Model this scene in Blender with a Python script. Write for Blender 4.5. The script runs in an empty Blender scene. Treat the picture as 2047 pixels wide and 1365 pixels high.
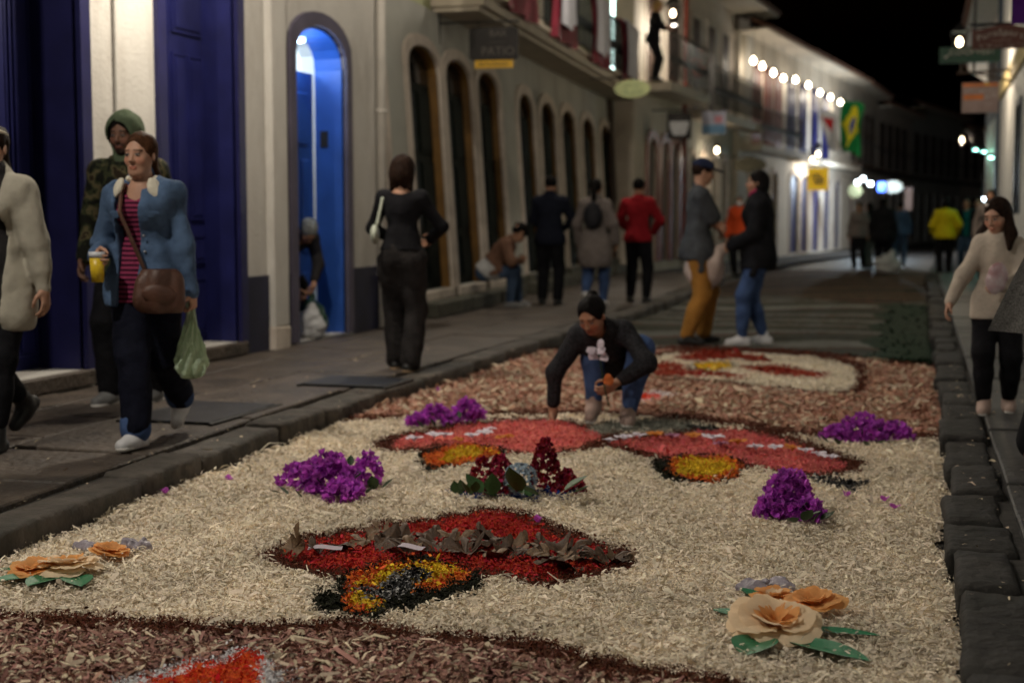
import bpy, bmesh, math, random
import numpy as np
from mathutils import Vector, Matrix, noise as mnoise

random.seed(7)
RNG = np.random.default_rng(7)
SC = bpy.context.scene
COL = SC.collection
R = math.radians

# ---------------------------------------------------------------- camera
FPX, HC = 2843.0, 1.27                     # 50 mm on a 36 mm sensor, lens 1.27 m over the road
TH = math.atan(244 / FPX)
PS = math.atan(825 * math.cos(TH) / FPX)
FW = np.array([-math.sin(PS) * math.cos(TH), math.cos(PS) * math.cos(TH), -math.sin(TH)])
RT = np.array([math.cos(PS), math.sin(PS), 0.0])
UP = np.cross(RT, FW)
cam_d = bpy.data.cameras.new('camera')
cam = bpy.data.objects.new('camera', cam_d)
COL.objects.link(cam)
cam.matrix_world = Matrix(((RT[0], UP[0], -FW[0], 0), (RT[1], UP[1], -FW[1], 0), (RT[2], UP[2], -FW[2], HC), (0, 0, 0, 1)))
cam_d.lens = 50
cam_d.sensor_width = 36
cam_d.clip_start = 0.05
cam_d.clip_end = 600
cam_d.dof.use_dof = True
cam_d.dof.focus_distance = 5.0
cam_d.dof.aperture_fstop = 2.1
cam_d.dof.aperture_blades = 9
SC.camera = cam

# ---------------------------------------------------------------- night sky, moon, exposure
world = bpy.data.worlds.new('World')
SC.world = world
world.use_nodes = True
wn = world.node_tree
sky = wn.nodes.new('ShaderNodeTexSky')
sky.sky_type = 'NISHITA'
sky.sun_disc = False
sky.sun_elevation = R(-4)
sky.sun_rotation = R(200)
bg = wn.nodes['Background']
wn.links.new(sky.outputs[0], bg.inputs[0])
bg.inputs[1].default_value = 0.15
SC.view_settings.view_transform = 'Standard'
SC.view_settings.look = 'None'
SC.view_settings.exposure = 0.0
SC.view_settings.gamma = 1.0
SC.cycles.use_denoising = True
SC.cycles.use_adaptive_sampling = True
SC.cycles.adaptive_threshold = 0.02
SC.cycles.max_bounces = 6
SC.cycles.diffuse_bounces = 3
SC.cycles.glossy_bounces = 3
SC.cycles.transmission_bounces = 4
SC.cycles.sample_clamp_indirect = 4.0
SC.cycles.caustics_reflective = False
SC.cycles.caustics_refractive = False
SC.cycles.use_light_tree = True


def on_ground(px, py, z=0.0):
    """Point of the street plane seen at a photograph pixel (2047 x 1365)."""
    d = FW * FPX + RT * (px - 1023.5) + UP * (682.5 - py)
    t = (z - HC) / d[2]
    return np.array([d[0] * t, d[1] * t, z])


def on_plane(px, py, p0, ang):
    """(u, z) on the upright plane through p0 whose direction is turned ang degrees to the right of +Y."""
    a = R(ang)
    dx, dy = math.sin(a), math.cos(a)
    n = np.array([dy, -dx, 0.0])
    d = FW * FPX + RT * (px - 1023.5) + UP * (682.5 - py)
    t = (n @ (np.array([p0[0], p0[1], 0]) - np.array([0, 0, HC]))) / (n @ d)
    p = np.array([0, 0, HC]) + d * t
    return (p[0] - p0[0]) * dx + (p[1] - p0[1]) * dy, p[2]


# ---------------------------------------------------------------- materials
def _n(nt, t, **kw):
    n = nt.nodes.new(t)
    for k, v in kw.items():
        setattr(n, k, v)
    return n


MATS = {}


def mat(name, col, rough=0.8, var=0.18, scale=6.0, bump=0.15, bscale=60.0, metal=0.0, spec=0.4, island=0.0, col2=None,
        trans=0.0, stain=None, coat=0.0, sss=0.0, bdist=0.01):
    """Principled material: base colour broken up by noise, optional second colour, stains and per-piece variation."""
    if name in MATS:
        return MATS[name]
    m = bpy.data.materials.new(name)
    m.use_nodes = True
    nt = m.node_tree
    b = nt.nodes['Principled BSDF']
    tc = _n(nt, 'ShaderNodeTexCoord')
    nz = _n(nt, 'ShaderNodeTexNoise')
    nz.inputs['Scale'].default_value = scale
    nz.inputs['Detail'].default_value = 6
    nt.links.new(tc.outputs['Object'], nz.inputs['Vector'])
    ramp = _n(nt, 'ShaderNodeValToRGB')
    c = np.array(col)
    lo, hi = (np.clip(c * (1 - var), 0, 1), np.clip(c * (1 + var), 0, 1)) if col2 is None else (c, np.array(col2))
    ramp.color_ramp.elements[0].color = (*lo, 1)
    ramp.color_ramp.elements[1].color = (*hi, 1)
    ramp.color_ramp.elements[0].position = 0.3
    ramp.color_ramp.elements[1].position = 0.7
    nt.links.new(nz.outputs[0], ramp.inputs[0])
    out = ramp.outputs[0]
    if island:
        geo = _n(nt, 'ShaderNodeNewGeometry')
        hs = _n(nt, 'ShaderNodeHueSaturation')
        mr = _n(nt, 'ShaderNodeMapRange')
        mr.inputs['To Min'].default_value = 1 - island
        mr.inputs['To Max'].default_value = 1 + island
        nt.links.new(geo.outputs['Random Per Island'], mr.inputs[0])
        nt.links.new(mr.outputs[0], hs.inputs['Value'])
        mr2 = _n(nt, 'ShaderNodeMapRange')
        mul = _n(nt, 'ShaderNodeMath', operation='MULTIPLY')
        mul.inputs[1].default_value = 7.31
        fr = _n(nt, 'ShaderNodeMath', operation='FRACT')
        nt.links.new(geo.outputs['Random Per Island'], mul.inputs[0])
        nt.links.new(mul.outputs[0], fr.inputs[0])
        nt.links.new(fr.outputs[0], mr2.inputs[0])
        mr2.inputs['To Min'].default_value = 0.5 - island * 0.05
        mr2.inputs['To Max'].default_value = 0.5 + island * 0.05
        nt.links.new(mr2.outputs[0], hs.inputs['Hue'])
        nt.links.new(out, hs.inputs['Color'])
        out = hs.outputs[0]
    if stain:
        n2 = _n(nt, 'ShaderNodeTexNoise')
        n2.inputs['Scale'].default_value = stain[1]
        n2.inputs['Detail'].default_value = 8
        n2.inputs['Roughness'].default_value = 0.7
        mp = _n(nt, 'ShaderNodeMapping')
        mp.inputs['Scale'].default_value = (1, 1, stain[2] if len(stain) > 2 else 1)
        nt.links.new(tc.outputs['Object'], mp.inputs[0])
        nt.links.new(mp.outputs[0], n2.inputs['Vector'])
        r2 = _n(nt, 'ShaderNodeValToRGB')
        r2.color_ramp.elements[0].position = 0.48
        r2.color_ramp.elements[1].position = 0.75
        r2.color_ramp.elements[0].color = (0, 0, 0, 1)
        r2.color_ramp.elements[1].color = (1, 1, 1, 1)
        nt.links.new(n2.outputs[0], r2.inputs[0])
        mx = _n(nt, 'ShaderNodeMix', data_type='RGBA')
        nt.links.new(r2.outputs[0], mx.inputs['Factor'])
        nt.links.new(out, mx.inputs['A'])
        mx.inputs['B'].default_value = (*stain[0], 1)
        out = mx.outputs['Result']
    nt.links.new(out, b.inputs['Base Color'])
    b.inputs['Roughness'].default_value = rough
    b.inputs['Metallic'].default_value = metal
    b.inputs['Specular IOR Level'].default_value = spec
    if coat:
        b.inputs['Coat Weight'].default_value = coat
    if sss:
        b.inputs['Subsurface Weight'].default_value = sss
        b.inputs['Subsurface Radius'].default_value = (0.012, 0.005, 0.003)
    if bump:
        nb = _n(nt, 'ShaderNodeTexNoise')
        nb.inputs['Scale'].default_value = bscale
        nb.inputs['Detail'].default_value = 5
        nt.links.new(tc.outputs['Object'], nb.inputs['Vector'])
        bm_ = _n(nt, 'ShaderNodeBump')
        bm_.inputs['Strength'].default_value = bump
        bm_.inputs['Distance'].default_value = bdist
        nt.links.new(nb.outputs[0], bm_.inputs['Height'])
        nt.links.new(bm_.outputs[0], b.inputs['Normal'])
    if trans:
        tr = _n(nt, 'ShaderNodeBsdfTranslucent')
        mixs = _n(nt, 'ShaderNodeMixShader')
        mixs.inputs[0].default_value = trans
        nt.links.new(out, tr.inputs[0])
        nt.links.new(b.outputs[0], mixs.inputs[1])
        nt.links.new(tr.outputs[0], mixs.inputs[2])
        nt.links.new(mixs.outputs[0], nt.nodes['Material Output'].inputs[0])
    MATS[name] = m
    return m


def emit(name, col, strength):
    if name in MATS:
        return MATS[name]
    m = bpy.data.materials.new(name)
    m.use_nodes = True
    b = m.node_tree.nodes['Principled BSDF']
    b.inputs['Base Color'].default_value = (*col, 1)
    b.inputs['Emission Color'].default_value = (*col, 1)
    b.inputs['Emission Strength'].default_value = strength
    MATS[name] = m
    return m


def attr_mat(name, rough=0.6, sss=0.0, bump=0.1):
    """Material whose base colour is the mesh's own 'Col' attribute (skin, lips, brows)."""
    if name in MATS:
        return MATS[name]
    m = bpy.data.materials.new(name)
    m.use_nodes = True
    nt = m.node_tree
    b = nt.nodes['Principled BSDF']
    a = _n(nt, 'ShaderNodeAttribute', attribute_name='Col')
    tc = _n(nt, 'ShaderNodeTexCoord')
    nz = _n(nt, 'ShaderNodeTexNoise')
    nz.inputs['Scale'].default_value = 25
    nt.links.new(tc.outputs['Object'], nz.inputs['Vector'])
    mr = _n(nt, 'ShaderNodeMapRange')
    mr.inputs['To Min'].default_value = 0.82
    mr.inputs['To Max'].default_value = 1.15
    nt.links.new(nz.outputs[0], mr.inputs[0])
    hs = _n(nt, 'ShaderNodeHueSaturation')
    nt.links.new(mr.outputs[0], hs.inputs['Value'])
    nt.links.new(a.outputs[0], hs.inputs['Color'])
    nt.links.new(hs.outputs[0], b.inputs['Base Color'])
    b.inputs['Roughness'].default_value = rough
    b.inputs['Specular IOR Level'].default_value = 0.35
    if sss:
        b.inputs['Subsurface Weight'].default_value = sss
        b.inputs['Subsurface Radius'].default_value = (0.012, 0.005, 0.003)
    MATS[name] = m
    return m


# ---------------------------------------------------------------- objects and meshes
def tag(o, label=None, cat=None, group=None, kind=None):
    if label:
        o['label'] = label
    if cat:
        o['category'] = cat
    if group:
        o['group'] = group
    if kind:
        o['kind'] = kind
    return o


def thing(name, label, cat, loc=(0, 0, 0), rotz=0.0, group=None):
    o = bpy.data.objects.new(name, None)
    o.empty_display_size = 0.2
    COL.objects.link(o)
    o.location = loc
    o.rotation_euler = (0, 0, rotz)
    return tag(o, label, cat, group)


def link(name, me, parent=None, loc=None, rot=None, scale=None):
    o = bpy.data.objects.new(name, me)
    COL.objects.link(o)
    if parent is not None:
        o.parent = parent
    if loc is not None:
        o.location = loc
    if rot is not None:
        o.rotation_euler = rot
    if scale is not None:
        o.scale = scale
    return o


def copy_tree(o, parent=None):
    c = o.copy()
    COL.objects.link(c)
    c.parent = parent
    for ch in list(o.children):
        copy_tree(ch, c)
    return c


def np_mesh(name, V, F, material=None, smooth=False):
    """V (n,3); F (m,k) array of quads or triangles."""
    me = bpy.data.meshes.new(name)
    V = np.ascontiguousarray(V, dtype=np.float32)
    F = np.ascontiguousarray(F, dtype=np.int32)
    k = F.shape[1]
    me.vertices.add(len(V))
    me.vertices.foreach_set('co', V.ravel())
    me.loops.add(F.size)
    me.loops.foreach_set('vertex_index', F.ravel())
    me.polygons.add(len(F))
    me.polygons.foreach_set('loop_start', np.arange(0, F.size, k, dtype=np.int32))
    me.polygons.foreach_set('loop_total', np.full(len(F), k, dtype=np.int32))
    if smooth:
        me.polygons.foreach_set('use_smooth', np.ones(len(F), dtype=bool))
    me.update(calc_edges=True)
    if material:
        me.materials.append(material)
    return me


class MB:
    """Collects boxes, prisms, tubes and sheets; build() links them as one mesh object."""

    def __init__(s, shear=0.0):
        s.v, s.f, s.shear = [], [], shear

    def add(s, vs, fs):
        n = len(s.v)
        s.v += [tuple(map(float, v)) for v in vs]
        s.f += [tuple(i + n for i in f) for f in fs]
        return s

    def box(s, x0, x1, y0, y1, z0, z1, j=0.0):
        vs = [(x, y, z) for z in (z0, z1) for y in (y0, y1) for x in (x0, x1)]
        if j:
            vs = [(x + random.uniform(-j, j), y + random.uniform(-j, j), z + random.uniform(-j, j)) for x, y, z in vs]
        return s.add(vs, [(0, 2, 3, 1), (4, 5, 7, 6), (0, 1, 5, 4), (2, 6, 7, 3), (0, 4, 6, 2), (1, 3, 7, 5)])

    def prism(s, pts, y0, y1):
        """Polygon in (x, z), counter-clockwise seen from -y, extruded y0..y1."""
        n = len(pts)
        vs = [(x, y0, z) for x, z in pts] + [(x, y1, z) for x, z in pts]
        fs = [tuple(range(n)), tuple(range(2 * n - 1, n - 1, -1))]
        fs += [(i, i + n, (i + 1) % n + n, (i + 1) % n) for i in range(n)]
        return s.add(vs, fs)

    def slab(s, pts, z0, z1):
        """Polygon in (x, y), counter-clockwise from above, extruded z0..z1."""
        n = len(pts)
        vs = [(x, y, z0) for x, y in pts] + [(x, y, z1) for x, y in pts]
        fs = [tuple(range(n - 1, -1, -1)), tuple(range(n, 2 * n))]
        fs += [(i, (i + 1) % n, (i + 1) % n + n, i + n) for i in range(n)]
        return s.add(vs, fs)

    def tube(s, pts, r, n=8, caps=True):
        pts = [Vector(p) for p in pts]
        rs = r if isinstance(r, (list, tuple)) else [r] * len(pts)
        rings = []
        ref = Vector((0.13, 0.31, 0.94))
        for i, p in enumerate(pts):
            d = (pts[min(i + 1, len(pts) - 1)] - pts[max(i - 1, 0)]).normalized()
            if abs(d.dot(ref)) > 0.97:
                ref = Vector((0.9, 0.3, 0.1))
            a = d.cross(ref).normalized()
            b = d.cross(a)
            rings.append([p + (a * math.cos(t) + b * math.sin(t)) * rs[i] for t in [2 * math.pi * k / n for k in range(n)]])
        vs = [v for ring in rings for v in ring]
        fs = [(i * n + k, (i + 1) * n + k, (i + 1) * n + (k + 1) % n, i * n + (k + 1) % n) for i in range(len(pts) - 1) for k in range(n)]
        if caps:
            fs += [tuple(range(n)), tuple((len(pts) - 1) * n + k for k in range(n - 1, -1, -1))]
        return s.add(vs, fs)

    def lathe(s, prof, n=16, c=(0, 0, 0)):
        vs = [(c[0] + r * math.cos(2 * math.pi * k / n), c[1] + r * math.sin(2 * math.pi * k / n), c[2] + z) for r, z in prof for k in range(n)]
        fs = [(i * n + k, i * n + (k + 1) % n, (i + 1) * n + (k + 1) % n, (i + 1) * n + k) for i in range(len(prof) - 1) for k in range(n)]
        return s.add(vs, fs)

    def sheet(s, fn, nu, nv):
        """fn(u, v) -> point, u and v in 0..1."""
        vs = [fn(i / nu, j / nv) for j in range(nv + 1) for i in range(nu + 1)]
        w = nu + 1
        return s.add(vs, [(j * w + i, j * w + i + 1, (j + 1) * w + i + 1, (j + 1) * w + i) for j in range(nv) for i in range(nu)])

    def mesh(s, name, m, smooth=False, bevel=0.0):
        vs = s.v
        if s.shear:
            vs = [(x, y + s.shear * max(z - 0.4, 0), z) for x, y, z in vs]
        me = bpy.data.meshes.new(name)
        me.from_pydata(vs, [], s.f)
        if bevel:
            bm_ = bmesh.new()
            bm_.from_mesh(me)
            bmesh.ops.bevel(bm_, geom=bm_.edges[:], offset=bevel, segments=1, affect='EDGES', clamp_overlap=True)
            bm_.to_mesh(me)
            bm_.free()
        if m:
            me.materials.append(m)
        if smooth:
            me.polygons.foreach_set('use_smooth', np.ones(len(me.polygons), dtype=bool))
        me.update()
        return me

    def build(s, name, m, parent=None, smooth=False, bevel=0.0, loc=None, rot=None):
        return link(name, s.mesh(name, m, smooth, bevel), parent, loc, rot)


def text_mesh(name, body, size, m, parent, loc, rot, align='CENTER', sx=1.0, ext=0.003, shear_x=0.0):
    cu = bpy.data.curves.new(name, 'FONT')
    cu.body = body
    cu.size = size
    cu.align_x = align
    cu.align_y = 'CENTER'
    cu.extrude = ext
    cu.shear = shear_x
    cu.resolution_u = 3
    t = bpy.data.objects.new(name, cu)
    COL.objects.link(t)
    me = bpy.data.meshes.new_from_object(t)
    bpy.data.objects.remove(t)
    me.materials.clear()
    me.materials.append(m)
    return link(name, me, parent, loc, rot, (sx, 1, 1))


def point_light(name, loc, watts, col, parent=None, radius=0.07):
    l = bpy.data.lights.new(name, 'POINT')
    l.energy = watts
    l.color = col
    l.shadow_soft_size = radius
    o = bpy.data.objects.new(name, l)
    COL.objects.link(o)
    o.parent = parent
    o.location = loc
    return o


# ================================================================ GROUND
def interp(tab):
    xs, ys = zip(*tab)
    return lambda y: float(np.interp(y, xs, ys)) if np.isscalar(y) else np.interp(y, xs, ys)


LK = interp([(0, -3.0), (2, -3.12), (4.5, -3.28), (6.4, -3.4), (8.6, -3.5), (20, -3.5), (30, -3.9), (40, -3.3), (60, -1.0), (110, 4)])
RK = interp([(0, 0.15), (8, 0.13), (31, 0.06), (45, 0.3), (60, 1.0), (110, 5)])
LW = interp([(-3, -5.55), (14.2, -5.55), (30.5, -6.42), (35, -5.78), (40.6, -5.15), (58, -2.85), (110, 3)])
SIDE = 0.12

m_road = mat('cobble_road_dark', (0.035, 0.033, 0.032), rough=0.55, var=0.5, scale=9, bump=0.8, bscale=14, bdist=0.03, spec=0.15)
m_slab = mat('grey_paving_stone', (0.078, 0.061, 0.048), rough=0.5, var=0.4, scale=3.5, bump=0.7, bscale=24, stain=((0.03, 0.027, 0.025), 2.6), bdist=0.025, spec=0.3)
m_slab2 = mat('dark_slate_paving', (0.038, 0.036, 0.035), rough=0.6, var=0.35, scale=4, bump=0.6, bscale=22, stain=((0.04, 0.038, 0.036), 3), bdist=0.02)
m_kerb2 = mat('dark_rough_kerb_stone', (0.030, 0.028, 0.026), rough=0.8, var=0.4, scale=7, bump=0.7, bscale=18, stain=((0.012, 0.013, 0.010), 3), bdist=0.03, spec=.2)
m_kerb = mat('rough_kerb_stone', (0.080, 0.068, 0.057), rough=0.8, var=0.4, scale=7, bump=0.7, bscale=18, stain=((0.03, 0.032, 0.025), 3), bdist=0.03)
m_joint = mat('soil_in_joints', (0.03, 0.027, 0.024), rough=0.95, var=0.4, scale=20, bump=0.5)

g = MB()
g.add([(-200, -60, -0.12), (200, -60, -0.12), (200, 300, -0.12), (-200, 300, -0.12)], [(0, 1, 2, 3)])
tag(g.build('ground', m_joint), kind='structure')
g = MB()
ys = [-4 + i * 1.0 for i in range(116)]
vs = []
for y in ys:
    vs += [(LK(y) - 0.3, y, -0.004), (RK(y) + 0.3, y, -0.004)]
g.add(vs, [(2 * i, 2 * i + 1, 2 * i + 3, 2 * i + 2) for i in range(len(ys) - 1)])
tag(g.build('road', m_road), kind='structure')


def stone(poly, z0, z1, j=0.012, bev=0.012):
    b = MB()
    b.slab(poly, z0, z1)
    return b.mesh('stone', None, bevel=bev)


def pavement(name, y0, y1, edge, inner, rows, mm, kerb_w, sgn):
    """Bed sheet with every slab and kerb stone as a child."""
    b = MB()
    yy = [y0 + (y1 + 40 - y0) * i / 60 for i in range(61)]
    vs = []
    for y in yy:
        vs += [(edge(y) + sgn * 0.02, y, SIDE - 0.035), (inner(y) + sgn * 0.25, y, SIDE - 0.035)]
    fs = [(2 * i, 2 * i + 1, 2 * i + 3, 2 * i + 2) for i in range(60)]
    if sgn < 0:
        fs = [f[::-1] for f in fs]
    b.add(vs, fs)
    base = tag(b.build(name, m_joint), kind='structure')
    gap = 0.012
    y = y0
    while y < y1:                                               # kerb stones
        L = random.uniform(0.55, 1.25) if sgn < 0 else random.uniform(0.38, 0.9)
        e0, e1 = edge(y + gap), edge(y + L - gap)
        w = kerb_w * random.uniform(0.85, 1.12)
        o = random.uniform(-0.03, 0.02) if sgn > 0 else random.uniform(-0.012, 0.012)
        q = [(e0 + o, y + gap), (e1 + o + random.uniform(-.015, .015), y + L - gap), (e1 + sgn * w, y + L - gap), (e0 + sgn * w, y + gap)]
        if sgn > 0:
            q = [q[0], q[3], q[2], q[1]]
        zt = SIDE + random.uniform(-0.015, 0.012)
        bb = MB()
        bb.slab(q, -0.1, zt)
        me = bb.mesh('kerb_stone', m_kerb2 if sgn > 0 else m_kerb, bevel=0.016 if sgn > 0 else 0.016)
        bm_ = bmesh.new()
        bm_.from_mesh(me)
        near = y < 9
        bmesh.ops.subdivide_edges(bm_, edges=[e for e in bm_.edges if e.calc_length() > .05], cuts=5 if near else 2, use_grid_fill=True)
        a_ = 0.75 if sgn > 0 else 0.5
        for v in bm_.verts:
            v.co += mnoise.noise_vector(v.co * 5) * .012 * a_ + mnoise.noise_vector(v.co * 14) * .009 * a_ + mnoise.noise_vector(v.co * 40) * .005
        bm_.to_mesh(me)
        bm_.free()
        me.polygons.foreach_set('use_smooth', np.ones(len(me.polygons), dtype=bool))
        link('kerb_stone', me, base)
        y += L
    nb = len(rows)
    for r in range(nb):                                         # paving slabs, rows from kerb to wall
        f0, f1 = sum(rows[:r]), sum(rows[:r + 1])
        y = y0 + random.uniform(-0.5, 0)
        while y < y1:
            L = random.uniform(0.75, 1.5) if sgn < 0 else random.uniform(0.45, 1.0)
            def xx(f, yv):
                a, c = edge(yv) + sgn * (kerb_w * 1.05 + gap), inner(yv) + sgn * 0.05
                return a + (c - a) * f
            sk = random.uniform(-0.06, 0.06)
            q = [(xx(f0, y) + sgn * gap * .5, y + gap * .5), (xx(f0, y + L) + sgn * gap * .5, y + L - gap * .5),
                 (xx(f1, y + L) - sgn * gap * .5, y + L - gap * .5 + sk), (xx(f1, y) - sgn * gap * .5, y + gap * .5 + sk)]
            if sgn > 0:
                q = [q[0], q[3], q[2], q[1]]
            dz = random.uniform(-0.008, 0.006)
            bb = MB()
            bb.slab(q, SIDE - 0.06, SIDE + dz)
            link('paving_slab', bb.mesh('paving_slab', mm, bevel=0.008), base)
            y += L
    return base


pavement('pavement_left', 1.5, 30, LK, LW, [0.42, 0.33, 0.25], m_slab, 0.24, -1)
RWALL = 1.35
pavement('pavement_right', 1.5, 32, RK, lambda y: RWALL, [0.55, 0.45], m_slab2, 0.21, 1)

# utility covers set into the left pavement
m_iron = mat('cast_iron', (0.03, 0.03, 0.032), rough=0.5, var=0.3, bump=0.5, bscale=80, metal=0.6)
for (px, py, w, l, lab) in ((405, 826, 0.55, 0.85, 'dark rectangular iron cover in the pavement behind the denim jacket woman'),
                            (712, 765, 0.6, 0.5, 'low worn iron cover in the pavement beside the woman in black')):
    c = on_ground(px, py, SIDE)
    t = thing('utility_cover', lab, 'utility cover', (c[0], c[1], SIDE + 0.004))
    MB().box(-w / 2, w / 2, -l / 2, l / 2, -0.02, 0.012).build('plate', m_iron, t, bevel=0.004)
    MB().box(-w / 2 - .03, -w / 2 - .004, -l / 2 - .03, l / 2 + .03, -0.02, 0.008).build('rim', m_slab2, t)
    MB().box(w / 2 + .004, w / 2 + .03, -l / 2 - .03, l / 2 + .03, -0.02, 0.008).build('rim', m_slab2, t)

# ================================================================ HOUSES
WT = 0.45                                   # wall thickness
m_white = mat('limewash_warm_white', (0.52, 0.50, 0.46), rough=0.9, var=0.07, scale=2.5, bump=0.25, bscale=30, stain=((0.36, 0.33, 0.29), 1.6, 0.4), bdist=0.03)
m_green_white = mat('limewash_pale_grey_green', (0.40, 0.40, 0.36), rough=0.9, var=0.08, scale=2.5, bump=0.25, bscale=30, stain=((0.25, 0.24, 0.21), 1.4, 0.4), bdist=0.02)
m_cream = mat('cream_stone_trim', (0.56, 0.49, 0.42), rough=0.85, var=0.12, scale=5, bump=0.3, bscale=40, stain=((0.33, 0.27, 0.22), 3))
m_navy = mat('navy_blue_plinth_paint', (0.012, 0.013, 0.035), rough=0.6, var=0.3, scale=4, bump=0.3, bscale=40)
m_blue = mat('royal_blue_gloss_paint', (0.012, 0.014, 0.085), rough=0.42, var=0.3, scale=3, bump=0.2, bscale=26, stain=((0.006, 0.007, 0.05), 3.0, 0.35))
m_bluelin = mat('blue_reveal_paint', (0.022, 0.085, 0.36), rough=0.45, var=0.15, scale=4, bump=0.06, bscale=60)
m_violet = mat('deep_violet_blue_paint', (0.012, 0.012, 0.065), rough=0.42, var=0.2, scale=4, bump=0.08, bscale=60)
m_ochre = mat('ochre_yellow_paint', (0.17, 0.085, 0.016), rough=0.6, var=0.25, scale=5, bump=0.15, bscale=50)
m_dkgreen = mat('dark_green_door_paint', (0.007, 0.011, 0.009), rough=0.7, var=0.3, scale=5, bump=0.15, bscale=50, spec=0.1)
m_redwood = mat('oxide_red_paint', (0.17, 0.028, 0.013), rough=0.55, var=0.25, scale=5, bump=0.15, bscale=50)
m_brown = mat('dark_brown_wood', (0.04, 0.022, 0.014), rough=0.6, var=0.35, scale=6, bump=0.2, bscale=40)
m_blkiron = mat('black_wrought_iron', (0.012, 0.012, 0.014), rough=0.5, var=0.2, bump=0.1, metal=0.4)
m_stonebase = mat('mossy_dark_plinth', (0.07, 0.068, 0.05), rough=0.9, var=0.4, scale=4, bump=0.6, bscale=20)
m_tile = mat('clay_roof_tile', (0.16, 0.075, 0.045), rough=0.85, var=0.4, scale=4, bump=0.4, bscale=30, stain=((0.04, 0.036, 0.03), 2))
m_soffit = mat('eave_boards_cream', (0.50, 0.44, 0.35), rough=0.8, var=0.12, scale=4, bump=0.2)
m_glass = mat('dark_window_glass', (0.008, 0.009, 0.01), rough=0.12, var=0.1, bump=0.0, spec=0.3)
m_brass = mat('worn_brass', (0.55, 0.40, 0.16), rough=0.3, metal=0.9, var=0.15, bump=0.05)
m_grey = mat('grey_violet_trim_paint', (0.085, 0.075, 0.11), rough=0.7, var=0.2, scale=4, bump=0.2)
m_teal = mat('petrol_blue_paint', (0.012, 0.03, 0.055), rough=0.45, var=0.2, bump=0.1)
m_pipe = mat('painted_downpipe', (0.5, 0.47, 0.42), rough=0.5, var=0.1, bump=0.1)


def arc(o, grow=0.0, n=10):
    """Outline of an opening from bottom left, over the arch, to bottom right."""
    u0, u1, z0, z1, rise = o['u0'] - grow, o['u1'] + grow, o['z0'], o['z1'] + grow, o.get('rise', 0)
    if rise <= 0:
        return [(u0, z0), (u0, z1), (u1, z1), (u1, z0)]
    zs = z1 - rise - grow * 0.5
    r = z1 - zs
    pts = [(u0, z0)]
    for i in range(n + 1):
        t = math.pi * (1 - i / n)
        pts.append(((u0 + u1) / 2 + (u1 - u0) / 2 * math.cos(t), zs + r * math.sin(t) ** 0.8))
    return pts + [(u1, z0)]


def wall(parent, m, u0, u1, zb, zt, ops, shear=0.0, y0=0.0, name='wall', back=True):
    b = MB(shear)
    u = u0
    for o in sorted(ops, key=lambda q: q['u0']):
        b.box(u, o['u0'], y0, y0 + WT, zb, zt)
        if o['z0'] > zb + 0.001:
            b.box(o['u0'], o['u1'], y0, y0 + WT, zb, o['z0'])
        a = arc(o)[1:-1]
        b.prism(a + [(o['u1'], zt), (o['u0'], zt)], y0, y0 + WT)
        u = o['u1']
    b.box(u, u1, y0, y0 + WT, zb, zt)
    # floors of the storey (back and sides), so that the house is a closed block
    if back:
        b.box(u0, u1, y0 + WT + 0.9, y0 + WT + 1.1, zb, zt)
    return b.build(name, m, parent)


def trim(parent, m, o, w=0.14, proud=0.03, shear=0.0, name='door_frame', key=False):
    b = MB(shear)
    i, e = arc(o, 0.0, 12), arc(o, w, 12)
    e[0] = (e[0][0], i[0][1])
    e[-1] = (e[-1][0], i[-1][1])
    for k in range(len(i) - 1):
        q = [i[k], e[k], e[k + 1], i[k + 1]]
        b.prism(q, -proud, 0.03)
    return b.build(name, m, parent)


def lining(parent, m, o, depth, shear=0.0):
    """Painted boards on the inside of the opening, following the arch."""
    b = MB(shear)
    a = arc(o, -0.002, 12)
    c = arc(o, -0.024, 12)
    c[0] = (c[0][0], a[0][1])
    c[-1] = (c[-1][0], a[-1][1])
    for k in range(len(a) - 1):
        b.prism([c[k], a[k], a[k + 1], c[k + 1]], 0.012, depth)
    return b.build('reveal_lining', m, parent)


def leaf(parent, m, u0, u1, z0, z1, y, shear=0.0, panels=None, rise=0.0, pm=None, handle=False):
    """Door leaf with raised panels as sub-parts."""
    o = dict(u0=u0, u1=u1, z0=z0, z1=z1, rise=rise)
    a = arc(o)
    b = MB(shear)
    b.prism(a[::-1] if False else a[:1] + a[1:], y, y + 0.05)
    d = b.build('door', m, parent)
    if panels:
        for (a0, a1, c0, c1) in panels:
            x0, x1 = u0 + (u1 - u0) * a0, u0 + (u1 - u0) * a1
            k0, k1 = z0 + (z1 - z0) * c0, z0 + (z1 - z0) * c1
            q = MB(shear)
            for (p, yy) in ((0.0, 0.012), (0.022, 0.028)):
                q.box(x0 + p, x1 - p, y - yy, y - 0.0005 if p == 0 else y - 0.0125, k0 + p, k1 - p)
            f = 0.018                                              # moulding round the panel
            for (e0, e1, g0, g1) in ((x0 - f, x0, k0 - f, k1 + f), (x1, x1 + f, k0 - f, k1 + f), (x0, x1, k0 - f, k0), (x0, x1, k1, k1 + f)):
                q.box(e0, e1, y - 0.022, y - 0.0005, g0, g1)
            q.build('panel', pm or m, d)
    return d


def house(name, label, p0, ang, cat='house'):
    return thing(name, label, cat, (p0[0], p0[1], 0), R(90 - ang))


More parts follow.
